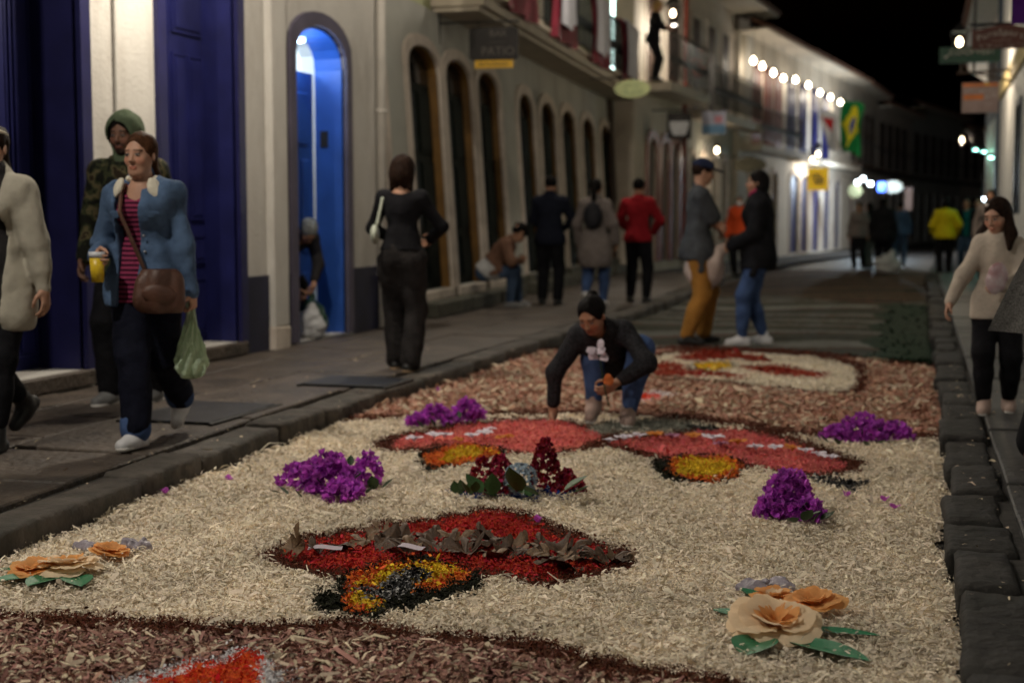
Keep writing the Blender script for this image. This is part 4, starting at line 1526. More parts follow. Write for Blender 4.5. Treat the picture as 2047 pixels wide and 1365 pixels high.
    for s, nm in ((-1, 'l'), (1, 'r')):
        FM, an = J['FM' + nm], J['an' + nm]
        o = lambda *p: an + FM @ (v3(*p) * k)
        feet[nm] = [cone(o(0, -.045, -.045), o(0, .05, -.045), .034 * k, .036 * k, .02), cone(o(0, .05, -.048), o(s * .004, .135, -.055), .036 * k, .026 * k, .02), cone(o(0, 0, .02), o(0, .01, -.03), .035 * k, .04 * k, .02)]
    # ---- head
    h_ = lambda x, y, z: hc + HM @ (v3(x, y, z) * hs)
    r_ = lambda *a: tuple(np.array(a) * hs)
    soft = 1.0 if female else 1.06
    head = [ell(h_(0, -.014, .028), r_(.075, .093, .086), HM, .02), ell(h_(0, .022, -.032), r_(.060 * soft, .064, .080), HM, .03),
            ell(h_(0, .052, -.090), r_(.028 * soft, .024, .019), HM, .03),
            ell(h_(.036, .056, -.028), r_(.024, .022, .026), HM, .02), ell(h_(-.036, .056, -.028), r_(.024, .022, .026), HM, .02),
            cone(h_(-.034, .074, .026), h_(.034, .074, .026), .011 * hs, .011 * hs, .02)]
    for s in (-1, 1):
        head += [ell(h_(s * .031, .097, .004), r_(.019, .014, .012), HM, .012, -1), ell(h_(s * .031, .0775, .003), r_(.0135, .0125, .0105), HM, .004),
                 ell(h_(s * .076, -.008, -.008), r_(.008, .017, .028), HM @ rotz(R(-s * 18)), .006)]
    head += [cone(h_(0, .084, .008), h_(0, .104, -.027), .007 * hs, .0105 * hs, .012), ell(h_(.010, .094, -.031), r_(.008, .009, .007), HM, .008), ell(h_(-.010, .094, -.031), r_(.008, .009, .007), HM, .008),
             ell(h_(0, .083, -.0605), r_(.023, .011, .006), HM, .004), ell(h_(0, .082, -.0705), r_(.019, .011, .007), HM, .004)]
    if age:
        head.append(ell(h_(0, .03, -.095), r_(.045, .045, .03), HM, .03))
    hv = min(vox * .55, .0065) if vox < .012 else vox * .7
    Vb, Fb = sdf_mesh(torso + neckp + arms + legs + feet['l'] + feet['r'], vox * outfit.get('bv', 2.2))
    Vh, Fh = sdf_mesh(head + [cone(neckp[0][2] - up * .03, neckp[0][2], neckp[0][4] * .985, neckp[0][4] * .985, .02)], hv)
    parts = [(Vb, Fb), (Vh, Fh)]
    for hp_ in hands:
        parts.append(sdf_mesh(hp_, max(.0052, hv * .8)))
    V = np.concatenate([p[0] for p in parts])
    off = np.cumsum([0] + [len(p[0]) for p in parts[:-1]])
    F = np.concatenate([p[1] + o for p, o in zip(parts, off)])
    me = np_mesh('body', V, F, m_skin, True)
    base = np.array(SKINS[skin])
    C = np.tile(np.append(base, 1), (len(V), 1))
    L = (V - hc) @ HM / hs                           # head coordinates
    hd = np.zeros(len(V), bool)
    hd[len(Vb):len(Vb) + len(Vh)] = True
    hcol = np.array(hair['col']) if hair else base * .2
    ax = np.abs(L[:, 0])
    lips = hd & (L[:, 1] > .06) & (ax < .024) & (np.abs(L[:, 2] + .0655) < .009)
    C[lips, :3] = base * np.array([.86, .58, .56])
    brow = hd & (L[:, 1] > .05) & (np.abs(ax - .033) < .020) & (np.abs(L[:, 2] - .027 + .25 * np.maximum(ax - .036, 0)) < .0045)
    C[brow, :3] = hcol * .6 + base * .12
    eye = hd & (L[:, 1] > .06) & (np.abs(ax - .031) < .0125) & (np.abs(L[:, 2] - .003) < .0052)
    C[eye, :3] = (0.36, 0.33, 0.30)
    iris = hd & (L[:, 1] > .06) & (np.abs(ax - .031) < .0062) & (np.abs(L[:, 2] - .003) < .0062)
    C[iris, :3] = (0.02, 0.012, 0.01)
    lash = hd & (L[:, 1] > .06) & (np.abs(ax - .031) < .0145) & (np.abs(L[:, 2] - .0088) < .0026)
    C[lash, :3] = (0.03, 0.018, 0.015)
    chk = hd & (L[:, 1] > .03) & (np.hypot(ax - .04, L[:, 2] + .03) < .022)
    C[chk, :3] *= np.array([1.08, .92, .90])
    if outfit.get('beard'):
        bd = hd & (L[:, 2] < -.045) & (L[:, 1] > .01) & ~lips
        C[bd, :3] = np.array((.02, .014, .012)) * .7 + base * .15
        mu = hd & (L[:, 1] > .07) & (ax < .028) & (np.abs(L[:, 2] + .051) < .0055)
        C[mu, :3] = np.array((.02, .014, .012))
    ca = me.color_attributes.new('Col', 'FLOAT_COLOR', 'POINT')
    ca.data.foreach_set('color', C.astype(np.float32).ravel())
    link('body', me, t)
    I = dict(t=t, J=J, hc=hc, HM=HM, hs=hs, up=up, fwd=fwd, rgt=rgt, pel=pel, waist=waist, chest=chest, neck0=neck0, sh=sh, hip=hip, k=k, torso=torso, arms=arms, legs=legs, h_=h_, feet=feet, vox=vox, T=T)

    def piece(name, prims, m, clip=None, fold=None, v=None, parent=t):
        V, F = sdf_mesh(prims, v or vox * (1.45 if name == 'trousers' else 1.25), clip, fold)
        if len(F):
            return link(name, np_mesh(name, V, F, m, True), parent)
    I['piece'] = piece
    seed = int(abs(loc[0] * 91 + loc[1] * 37)) % 1000
    under = []
    # ---- trousers
    tr = outfit.get('trousers')
    if tr:
        m, ra, rb, rc = tr['m'], tr.get('hipr', .095), tr.get('kneer', .07), tr.get('hemr', .06)
        P = grow(torso[:1], .006) + [ell((waist + pel) * .5, (w(.135) * g + .006, w(.096) * g + .006, w(.11)), T, .05)]
        for s, nm in ((-1, 'l'), (1, 'r')):
            kn, an = J['kn' + nm], J['an' + nm]
            end = kn + (an - kn) * tr.get('len', .96)
            lg = (.4 + .6 * g)
            P += [cone(hip[s], kn, w(ra) * lg, w(rb) * lg, .045), cone(kn, end, w(rb) * lg, w(rc), .03),
                  cone(kn, kn + (an - kn) * .4, w(.053) * lg + .015, w(.052) * lg + .014, .03), cone(kn + (an - kn) * .4, kn + (an - kn) * .75, w(.052) * lg + .014, w(.042) + .010, .03), cone(hip[s], kn, w(.084) * lg + .012, w(.055) * lg + .014, .04)]
        wl = waist + up * w(tr.get('rise', -.005))
        lowz = {nm: J['an' + nm][2] - w(.03) for nm in 'lr'}

        def clip(X, Y, Z):
            d = (X - wl[0]) * up[0] + (Y - wl[1]) * up[1] + (Z - wl[2]) * up[2]
            far_ = (X - wl[0]) ** 2 + (Y - wl[1]) ** 2 + (Z - wl[2]) ** 2 > (w(.19) * max(g, 1)) ** 2
            return np.where(far_, -1.0, d)
        under += [p_ for p_ in P if p_[0] == 'e'] + [cone(hip[s], hip[s] + (J['kn' + nm] - hip[s]) * .45, w(ra) * (.4 + .6 * g), w(ra) * (.4 + .6 * g), .04) for s, nm in ((-1, 'l'), (1, 'r'))]
        piece('trousers', P, m, clip, folds(tr.get('fold', .006), 26, seed, .55))
        if tr.get('cuff'):
            for s, nm in ((-1, 'l'), (1, 'r')):
                kn, an = J['kn' + nm], J['an' + nm]
                e1, e0 = kn + (an - kn) * (tr['len'] + .01), kn + (an - kn) * (tr['len'] - .07)
                piece('cuff', [cone(e0, e1, w(rc) + .008, w(rc) + .008, .01)], tr['cuff'])
    # ---- shoes
    so = outfit.get('shoes')
    if so:
        for nm in 'lr':
            FM, an = J['FM' + nm], J['an' + nm]
            P = grow(feet[nm], .010)
            if so.get('boot'):
                P.append(cone(an, an + (J['kn' + nm] - an) * .35, .047 * k, .052 * k, .02))
            zmin = an - FM @ v3(0, 0, .083 * k)
            nn = FM @ v3(0, 0, 1)

            def clip(X, Y, Z, zmin=zmin, nn=nn):
                return -((X - zmin[0]) * nn[0] + (Y - zmin[1]) * nn[1] + (Z - zmin[2]) * nn[2])
            sh_ = piece('shoe', P, so['m'], clip, v=max(vox, .010))
            if so.get('sole'):
                o = lambda *p: an + FM @ (v3(*p) * k)
                b_ = [cone(o(0, -.05, -.076), o(0, .14, -.076), .043 * k, .038 * k, .02)]

                def clip2(X, Y, Z, c0=o(0, 0, -.083), c1=o(0, 0, -.062), nn=nn):
                    q_ = X * nn[0] + Y * nn[1] + Z * nn[2]
                    return np.maximum(c0 @ nn - q_, q_ - c1 @ nn)
                piece('sole', b_, so['sole'], clip2, v=max(vox, .009), parent=sh_)
    # ---- tops
    for gname in ('shirt', 'jacket', 'vest'):
        tp = outfit.get(gname)
        if not tp:
            continue
        th = tp.get('t', .012)
        P = grow(torso, th) + grow(under, max(.010, th * .6))
        hem = tp.get('hem', .02)                        # metres below the hip joint
        hw = tp.get('hemr', 0.0)
        if hem > -0.05:
            dn = -up if tp.get('follow') else v3(0, 0, -1)
            P.append(ell(pel + dn * hem * .5, (w(.162) * g + th + hw, w(.122) * g + th + hw, .10 + hem * .6), Tp, .05))
        sl = tp.get('sleeve', 2.0)
        sr = tp.get('sr', .012)
        for s, nm in ((-1, 'l'), (1, 'r')):
            e, wr = J['el' + nm], J['wr' + nm]
            if sl > 0:
                end = sh[s] + (e - sh[s]) * min(sl, 1)
                P.append(cone(sh[s], end, w(.046) + sr + (.5 * g - .5) * .05, w(.040) + sr, .035))
            if sl > 1:
                P.append(cone(e, e + (wr - e) * (sl - 1), w(.040) + sr, w(.030) + sr * .8, .03))
        under = under + grow([p_ for p_ in P], .001)
        if tp.get('collar'):
            P.append(cone(neck0 - up * .02, neck0 + up * w(tp['collar']), w(.075) + th, w(.068) + th, .03))
        nr = tp.get('neck', .066)
        nd = tp.get('nd', .03)
        P.append(ell(neck0 + up * w(.055) + fwd * w(tp.get('nf', .02 if nd < .05 else .05)), (w(nr), w(nr), w(.06 + nd)), T, .015, -1))
        if not tp.get('collar'):
            pass
        opn = tp.get('open')
        hz = pel + (-up if tp.get('follow') else v3(0, 0, -1)) * hem
        hn = up if tp.get('follow') else v3(0, 0, 1)
        top_l = tp.get('crop')

        def clip(X, Y, Z):
            d = -((X - hz[0]) * hn[0] + (Y - hz[1]) * hn[1] + (Z - hz[2]) * hn[2])
            # sleeves below the hem level must survive: only cut near the trunk axis
            rx = (X - pel[0]) * rgt[0] + (Y - pel[1]) * rgt[1] + (Z - pel[2]) * rgt[2]
            d = np.where(np.abs(rx) < w(.215) * max(g, 1), d, -1.0)
            if opn is not None:
                fx = (X - pel[0]) * fwd[0] + (Y - pel[1]) * fwd[1] + (Z - pel[2]) * fwd[2]
                uz = (X - pel[0]) * up[0] + (Y - pel[1]) * up[1] + (Z - pel[2]) * up[2]
                hw_ = opn[0] + (opn[1] - opn[0]) * np.clip(uz / (0.33 * H), 0, 1)
                o = np.minimum(hw_ - np.abs(rx - opn[2]), fx - 0.02)
                d = np.maximum(d, o)
            return d
        go = piece(gname, P, tp['m'], clip, folds(tp.get('fold', .006), tp.get('ff', 22), seed + len(gname), .6))
        for (nm_, pr, mm_) in tp.get('extra', lambda I: [])(I):
            piece(nm_, pr, mm_, parent=go)
    # ---- hair
    if hair:
        hm = hair['m']
        st = hair['style']
        P = [ell(h_(0, -.018, .034), r_(.083, .100, .092), HM, .02)]
        cut = ell(h_(0, .105, -.035), r_(.076, .085, .105), HM, .012, -1)
        cut2 = ell(h_(0, .03, -.11), r_(.10, .13, .085), HM, .02, -1)
        if st == 'short':
            P += [cut, cut2]
        elif st in ('bob', 'long', 'longer'):
            L_ = {'bob': .10, 'long': .2, 'longer': .30}[st]
            P += [ell(h_(0, -.045, -.04), r_(.088, .072, .10), HM, .03), cut]
            base_ = h_(0, -.05, -.06)
            if st == 'bob':
                P.append(ell(h_(0, -.03, -.01), r_(.098, .098, .115), HM, .03))
            for s in (-1, -.33, .33, 1):
                a = h_(s * .062, -.042, -.05)
                P.append(cone(a, a + v3(0, 0, -1) * L_ * hs + HM @ v3(s * .012, -.012, 0), .035 * hs, .022 * hs, .02))
            P += [ell(h_(0, .08, -.06), r_(.062, .08, .12), HM, .015, -1)]
        elif st == 'back':                       # combed back, tail falling behind the ear
            P += [ell(h_(0, .108, -.025), r_(.078, .082, .118), HM, .012, -1), ell(h_(0, .02, -.11), r_(.09, .08, .085), HM, .02, -1)]
            a = h_(0, -.095, -.02)
            P += [cone(a, a + HM @ v3(0, -.02, -.10) * hs, .036 * hs, .04 * hs, .03), cone(a + HM @ v3(0, -.02, -.10) * hs, a + HM @ v3(0.02, 0.0, -.19) * hs, .04 * hs, .02 * hs, .03)]
        elif st == 'bun':
            P += [ell(h_(0, .108, -.025), r_(.078, .082, .118), HM, .012, -1), ell(h_(0, .02, -.11), r_(.09, .10, .085), HM, .02, -1),
                  ell(h_(0.015, -.098, .085), r_(.036, .036, .034), HM, .014)]
        elif st == 'pony':
            P += [cut, cut2]
            a = h_(0, -.11, .0)
            P += [ell(a, r_(.035, .03, .035), HM, .02), cone(a, a + v3(0, 0, -1) * .12 * hs + HM @ v3(0, -.02, 0), .032 * hs, .03 * hs, .02), cone(a + v3(0, 0, -.12) * hs + HM @ v3(0, -.02, 0), a + v3(0, 0, -.27) * hs, .03 * hs, .014 * hs, .02)]
        elif st == 'curly':
            P = []
            for i in range(26):
                th_, ph_ = random.uniform(0, 6.28), random.uniform(-.2, 1.5)
                d = v3(math.cos(th_) * math.cos(ph_), math.sin(th_) * math.cos(ph_), math.sin(ph_))
                P.append(ell(h_(*(v3(0, -.02, .02) + d * v3(.085, .1, .09))), r_(.035, .035, .035), HM, .015))
            P += [cut]
        elif st == 'girl':
            P += [ell(h_(0, .108, -.03), r_(.072, .085, .108), HM, .012, -1)]
            for s in (-1, 1):
                a = h_(s * .07, -.02, -.02)
                b_ = a + v3(0, 0, -.10) * hs + HM @ v3(s * .028, .015, 0)
                c_ = b_ + v3(0, 0, -.085) * hs + HM @ v3(s * .005, .035, 0)
                P += [cone(a, b_, .028 * hs, .036 * hs, .03), cone(b_, c_, .036 * hs, .017 * hs, .03)]
            P += [cone(h_(0, -.08, -.02), h_(0, -.08, -.15), .06 * hs, .05 * hs, .03)]
        piece('hair', P, hm, None, folds(.0045 * (2 if st == 'curly' else 1), 85, seed + 5, .35), v=max(hv, .0072))
    if eyes:
        for s in (-1, 1):
            b_ = MB()
            b_.lathe([(0.0001, -.0106), (.006, -.0088), (.0092, -.0053), (.0106, 0), (.0092, .0053), (.006, .0088), (0.0001, .0106)], 10)
            e_ = b_.build('eye', m_eye, t, True, loc=h_(s * .031, .0795, .003))
            e_.rotation_euler = Matrix(HM @ rotx(R(-90))).to_euler()
            b_ = MB()
            b_.lathe([(0.0001, .0111), (.0032, .0106), (.0052, .0095), (.0054, .0092)], 10)
            b_.build('iris', m_iris, e_, True)
    return I


# ---------------------------------------------------------------- cloth
def cloth(name, c, rough=.85, var=.15, scale=14, bump=.4, bs=17, **kw):
    return mat(name, c, rough=rough, var=var, scale=scale, bump=bump, bscale=bs, bdist=.035 if bs < 40 else .008, spec=.08, **kw)


c_denim = cloth('blue_denim', (0.066, 0.108, 0.19), var=.35, scale=9)
c_denimdark = cloth('dark_blue_jeans', (0.007, 0.008, 0.016), var=.3)
c_jeans = cloth('mid_blue_jeans', (0.05, 0.085, 0.19), var=.4, scale=6)
c_jeansfar = cloth('dull_blue_jeans', (0.045, 0.07, 0.12), var=.3, scale=6)
c_black = cloth('black_cloth', (0.010, 0.010, 0.012), var=.3)
c_blackw = cloth('charcoal_cloth', (0.022, 0.020, 0.020), var=.3)
c_beige = cloth('beige_cotton', (0.36, 0.335, 0.275), var=.12, bump=.22)
c_sherpa = cloth('cream_sherpa', (0.62, 0.58, 0.48), var=.12, bump=.9, bs=70)
c_brownleather = mat('brown_leather', (0.075, 0.032, 0.020), rough=.5, var=.3, scale=8, bump=.25, bscale=70)
c_hood = cloth('sage_green_jersey', (0.085, 0.112, 0.068), var=.15)
c_greytee = cloth('slate_grey_jersey', (0.050, 0.054, 0.060), var=.2)
c_ochre = cloth('ochre_chino', (0.29, 0.135, 0.030), var=.18, scale=6)
c_coat = cloth('taupe_wool', (0.17, 0.145, 0.135), var=.15)
c_red = cloth('crimson_fleece', (0.24, 0.012, 0.018), var=.2)
c_pinkscarf = cloth('magenta_knit', (0.26, 0.02, 0.07), var=.2)
c_fluffy = cloth('oatmeal_fleece', (0.47, 0.41, 0.345), var=.12, bump=.8, bs=60)
c_tweed = cloth('grey_tweed', (0.14, 0.135, 0.13), var=.6, scale=160)
c_speckle = cloth('black_speckled_knit', (0.007, 0.007, 0.008), col2=(0.04, 0.04, 0.046), scale=90, bump=.6, bs=120)
c_yellow = cloth('yellow_puffer', (0.55, 0.46, 0.012), var=.1, rough=.6)
c_orange = cloth('orange_vest_cloth', (0.55, 0.07, 0.02), var=.1)
c_teal = cloth('teal_jersey', (0.01, 0.10, 0.10))
c_brownves = cloth('brown_cardigan', (0.14, 0.075, 0.05), var=.25)
c_whiteshirt = cloth('grey_white_shirt', (0.38, 0.38, 0.38), var=.1)
c_sneak = mat('white_sneaker', (0.62, 0.62, 0.64), rough=.6, var=.08, bump=.1)
c_sneakg = mat('grey_sneaker', (0.16, 0.16, 0.16), rough=.7, var=.2, bump=.1)
c_sneakb = mat('beige_pink_sneaker', (0.36, 0.26, 0.22), rough=.7, var=.12, bump=.1)
c_sole = mat('pale_rubber', (0.55, 0.53, 0.5), rough=.7, var=.08, bump=.05)
c_blkshoe = mat('black_shoe', (0.012, 0.012, 0.012), rough=.5, var=.2, bump=.1)
c_cap = cloth('navy_cap_cloth', (0.015, 0.02, 0.045))
h_dark = hair_mat('dark_brown_hair', (0.018, 0.010, 0.007))
h_black = hair_mat('black_hair', (0.007, 0.006, 0.006))
h_brown = hair_mat('brown_hair', (0.055, 0.024, 0.012))
h_grey = hair_mat('grey_hair', (0.16, 0.17, 0.17))
h_blond = hair_mat('blond_hair', (0.36, 0.22, 0.08))
HD = lambda st, m, c: dict(style=st, m=m, col=c)

# striped top: thin magenta and dark bands
c_stripe = cloth('striped_magenta_jersey', (0.2, 0.03, 0.07))
nt = c_stripe.node_tree
tc = _n(nt, 'ShaderNodeTexCoord')
wv = _n(nt, 'ShaderNodeTexWave', bands_direction='Z')
wv.inputs['Scale'].default_value = 13
wv.inputs['Distortion'].default_value = .6
nt.links.new(tc.outputs['Object'], wv.inputs['Vector'])
rp = _n(nt, 'ShaderNodeValToRGB')
rp.color_ramp.elements[0].color = (0.045, 0.008, 0.022, 1)
rp.color_ramp.elements[1].color = (0.24, 0.035, 0.085, 1)
rp.color_ramp.elements[0].position = .42
rp.color_ramp.elements[1].position = .58
nt.links.new(wv.outputs[0], rp.inputs[0])
nt.links.new(rp.outputs[0], nt.nodes['Principled BSDF'].inputs['Base Color'])
# camouflage
c_camo = cloth('camouflage_cotton', (0.05, 0.05, 0.03))
nt = c_camo.node_tree
tc = _n(nt, 'ShaderNodeTexCoord')
nz = _n(nt, 'ShaderNodeTexNoise')
nz.inputs['Scale'].default_value = 13
nt.links.new(tc.outputs['Object'], nz.inputs['Vector'])
rp = _n(nt, 'ShaderNodeValToRGB')
rp.color_ramp.interpolation = 'CONSTANT'
for p_, c_ in ((0, (0.012, 0.013, 0.01)), (.44, (0.035, 0.04, 0.02)), (.52, (0.10, 0.085, 0.045)), (.6, (0.03, 0.022, 0.014))):
    e_ = rp.color_ramp.elements.new(p_)
    e_.color = (*c_, 1)
nt.links.new(nz.outputs[0], rp.inputs[0])
nt.links.new(rp.outputs[0], nt.nodes['Principled BSDF'].inputs['Base Color'])


def at(px, py, z=SIDE):
    p_ = on_ground(px, py, z)
    return (p_[0], p_[1], z)


def world_to(I, P):
    """Local point of a figure -> world."""
    t = I['t']
    return np.array(Matrix.Translation(t.location) @ Matrix.Rotation(t.rotation_euler.z, 4, 'Z') @ Vector(P))


def held(name, label, cat, I, parts):
    """A thing carried by a figure: top-level, built in the figure's frame. parts: (name, prims, material, vox, fold, clip)."""
    t = thing(name, label, cat, I['t'].location, I['t'].rotation_euler.z)
    for (nm, pr, m, vx, fo, cl) in parts:
        V, F = sdf_mesh(pr, vx, cl, fo)
        link(nm, np_mesh(nm, V, F, m, True), t)
    return t


# ---------------------------------------------------------------- woman in the denim jacket, walking towards us
SHOE_W = dict(m=c_sneak, sole=c_sole)


def collar(I):
    k, n0, up, f, r = I['k'], I['neck0'], I['up'], I['fwd'], I['rgt']
    out = []
    for s in (-1, 1):
        a = n0 + up * .02 - f * .055 + r * s * .03
        b = n0 + r * s * .10 + f * .015 + up * .028
        c = n0 + r * s * .112 + f * .105 - up * .04
        nrm = unit(f * .75 + r * s * .45 + up * .35)
        ln = unit(np.cross(nrm, up * .4 + r * s))
        Mc = np.stack([np.cross(nrm, ln), nrm, ln], 1)
        out.append(('collar', [cone(a, n0 + r * s * .075 + up * .03, .020, .020, .02), ell(n0 + r * s * .098 + f * .075 - up * .012, (.036, .017, .058), Mc, .02)], c_sherpa))
    return out


Wd = person('woman in open blue denim jacket and striped top walking with a plastic bag', 1.57, (-3.83, 6.5, SIDE), 184,
            dict(trousers=dict(m=c_denimdark, hipr=.096, kneer=.076, hemr=.074, len=.95, fold=.014, cuff=c_jeans), shoes=SHOE_W,
                 shirt=dict(m=c_stripe, t=.008, hem=.10, sleeve=.12, sr=.0, neck=.085, nd=.09, hemr=.01),
                 jacket=dict(m=c_denim, t=.020, hem=.12, hemr=.014, sleeve=2.0, sr=.014, neck=.10, nd=.05, open=(.055, .075, .035), fold=.013, ff=34, extra=collar)),
            dict(fr=(-.03, .22, 0), fl=(.0, -.36, .02), fpl=38, lean=3, hy=-4, hp=3, hrt=(.16, .21, .97), pr=(.6, -.9, -.5), hl=(-.25, -.02, .70), pl=(-.3, -1, 0), cr=.75, ar=(-.9, .1, -.2), cl=.9),
            'fair', HD('back', h_brown, (0.05, 0.022, 0.012)), vox=.0085, build=1.04, eyes=False, age=1)
m_seam = cloth('pale_denim_seam', (0.17, 0.22, 0.31))
K = Wd['k']
for s_ in (-1, 1):
    a = Wd['chest'] + Wd['rgt'] * s_ * .10 * K + Wd['fwd'] * .132 * K + Wd['up'] * .0
    V, F = sdf_mesh([ell(a, (.048, .010, .016), Wd['T'] @ rotz(R(-s_ * 22)), .004), ell(a - Wd['up'] * .012, (.03, .010, .016), Wd['T'] @ rotz(R(-s_ * 22)), .004)], .005)
    link('pocket_flap', np_mesh('pocket_flap', V, F, c_denim, True), Wd['t'])
for i in range(5):
    a = Wd['chest'] + Wd['rgt'] * (-.050 - .004 * i) * K + Wd['fwd'] * (.140 - .002 * i) * K + Wd['up'] * (.05 - .085 * i) * K
    bt = MB()
    bt.lathe([(.0001, .003), (.006, .002), (.007, -.004), (.0001, -.004)], 8)
    bt.build('button', mat('grey_metal_button', (.4, .4, .42), rough=.3, metal=.8, bump=0), Wd['t'], True, loc=tuple(a), rot=(R(-90), 0, R(25)))
# yellow drink cup in her right hand
wr = Wd['J']['wrr']
c = wr + v3(-.035, .075, -.055)
cup = thing('drink_cup', 'yellow drink cup with white rim in the denim jacket woman\'s hand', 'cup', world_to(Wd, c))
b = MB()
b.lathe([(0.0, -.075), (.030, -.075), (.037, .045), (.0, .045)], 18)
b.build('cup', mat('yellow_cup', (0.62, 0.43, 0.02), rough=.35, var=.1, bump=.02), cup, True)
b = MB()
b.lathe([(0.0, .0455), (.038, .0455), (.041, .075), (.038, .075), (.036, .05), (0, .05)], 18)
b.build('rim', mat('white_plastic', (0.6, 0.62, 0.66), rough=.3, bump=0), cup, True)
# brown crossbody bag
pl_, J = Wd['pel'], Wd['J']
bc = pl_ + v3(-.145, .165, -.03)
Mb = rotz(R(28)) @ roty(R(-8))
strap = []
pts = [Wd['neck0'] + v3(.085, -.03, .03), Wd['neck0'] + v3(.085, .065, -.03), Wd['chest'] + v3(.045, .175, .0), Wd['waist'] + v3(-.02, .185, .05), bc + v3(.07, .01, .10)]
for a, d in zip(pts[:-1], pts[1:]):
    strap.append(cone(a, d, .011, .011, .006))


def bagclip(X, Y, Z):
    return np.maximum(Z - (bc[2] + .105), -(Z - (bc[2] - .115)))


held('shoulder_bag', 'brown leather crossbody bag on the denim jacket woman\'s hip', 'bag', Wd,
     [('bag_body', [ell(bc, (.125, .06, .14), Mb, .02), ell(bc + v3(0, 0, -.06), (.125, .066, .075), Mb, .03)], c_brownleather, .007, folds(.010, 34, 3), bagclip),
      ('strap', strap, c_brownleather, .006, None, None),
      ('pocket', [ell(bc + Mb @ v3(.0, .062, -.02), (.085, .026, .055), Mb, .01)], c_brownleather, .007, None, None)])
# thin plastic bag in her left hand
wl = J['wrl'] + v3(0, .01, -.075)
m_plastic = mat('pale_green_plastic_film', (0.52, 0.62, 0.47), rough=.35, var=.15, scale=20, bump=.5, bscale=30, trans=.5, bdist=.02)
pb = thing('plastic_bag', 'thin pale green plastic carrier bag hanging from the denim jacket woman\'s hand', 'bag', tuple(world_to(Wd, wl)), Wd['t'].rotation_euler.z + R(38))


def film(u, v):
    th = u * 2 * math.pi
    rad = float(np.interp(v, (0, .06, .3, .62, .82, .94, 1.0), (.010, .016, .038, .075, .088, .066, .0)))
    z = float(np.interp(v, (0, .94, 1.0), (0.0, -.355, -.365)))
    cr = 1 - .20 * abs(math.sin(3.5 * th + 2 * v)) * (1 - .5 * v) + .07 * math.sin(11 * th + 9 * v) + .05 * math.sin(23 * th - 17 * v) + .06 * math.sin(th * 5 + 31 * v)
    return (rad * cr * math.cos(th), rad * cr * math.sin(th) * .55 + .006 * math.sin(9 * th + 20 * v), z + .012 * math.sin(4 * th + 3) * v)


b_ = MB()
b_.sheet(film, 72, 40)
b_.build('film', m_plastic, pb)
for s_ in (-1, 1):
    b_ = MB()
    b_.tube([(0, 0, .045), (s_ * .018, 0, .02), (s_ * .012, 0, -.03), (s_ * .02, 0, -.09)], [.006, .010, .012, .012], 7)
    b_.build('handle', m_plastic, pb)

# ---------------------------------------------------------------- woman at the left edge
W1 = person('woman in open beige jacket and black boots cut by the left edge', 1.60, (-4.50, 6.2, SIDE), 180,
            dict(trousers=dict(m=c_black, hipr=.09, kneer=.06, hemr=.042), shoes=dict(m=c_blkshoe, boot=True),
                 shirt=dict(m=c_blackw, t=.008, hem=.12, sleeve=1.6, neck=.06, collar=.03),
                 jacket=dict(m=c_beige, t=.020, hem=.25, hemr=.010, sleeve=2.0, sr=.015, neck=.10, nd=.05, open=(.12, .10, .0), fold=.013, ff=20,
                             extra=lambda I: [('collar', [cone(I['neck0'] + I['rgt'] * s * .06 - I['fwd'] * .03 + I['up'] * .02, I['neck0'] + I['rgt'] * s * .115 + I['fwd'] * .07 - I['up'] * .07, .014, .03, .01)], c_beige) for s in (-1, 1)])),
            dict(fl=(-.10, .20, 0), fr=(.08, -.30, .02), fpr=35, hy=6, hl=(-.28, .0, .72)), 'fair', HD('back', h_dark, (0.02, 0.012, 0.008)), vox=.009)
hb = [ell(W1['h_'](0, -.012, .078), tuple(np.array((.080, .100, .024)) * W1['hs']), W1['HM'] @ rotx(R(12)), .01)]  # bleached streak of hair across her forehead, shaped as a band
V, F = sdf_mesh(hb, .007)
link('fringe_streak', np_mesh('fringe_streak', V, F, cloth('cream_fringe_hair', (0.55, 0.5, 0.4)), True), W1['t'])

# ---------------------------------------------------------------- hooded man behind them
W2 = person('bearded man in sage green hood and camouflage jacket behind the denim jacket woman', 1.78, (-4.80, 7.95, SIDE), 184,
            dict(beard=1, trousers=dict(m=c_black, hipr=.095, kneer=.075, hemr=.065), shoes=dict(m=c_sneakg, sole=c_sole),
                 shirt=dict(m=c_whiteshirt, t=.006, hem=.1, sleeve=1.2, neck=.07),
                 jacket=dict(m=c_camo, t=.016, hem=.13, sleeve=2, sr=.012, neck=.085, nd=.03, fold=.012, ff=20)),
            dict(fl=(-.11, -.06, 0), fr=(.1, .12, 0), hp=6), 'brown', HD('short', h_black, (0.008, 0.007, 0.006)), vox=.011, female=False)
h_, r_ = W2['h_'], lambda *a: tuple(np.array(a) * W2['hs'])
V, F = sdf_mesh([ell(h_(0, -.015, .025), r_(.108, .118, .122), W2['HM'], .02), cone(h_(0, -.04, -.08), W2['neck0'] - v3(0, .03, .02), .09, .105, .04), ell(h_(0, -.07, -.12), r_(.10, .08, .06), W2['HM'], .03),
                 ell(h_(0, .12, -.025), r_(.072, .12, .108), W2['HM'], .015, -1), ell(h_(0, .02, .0), r_(.088, .10, .105), W2['HM'], .01, -1)], .008, None, folds(.005, 40, 3))
link('hood', np_mesh('hood', V, F, c_hood, True), W2['t'])

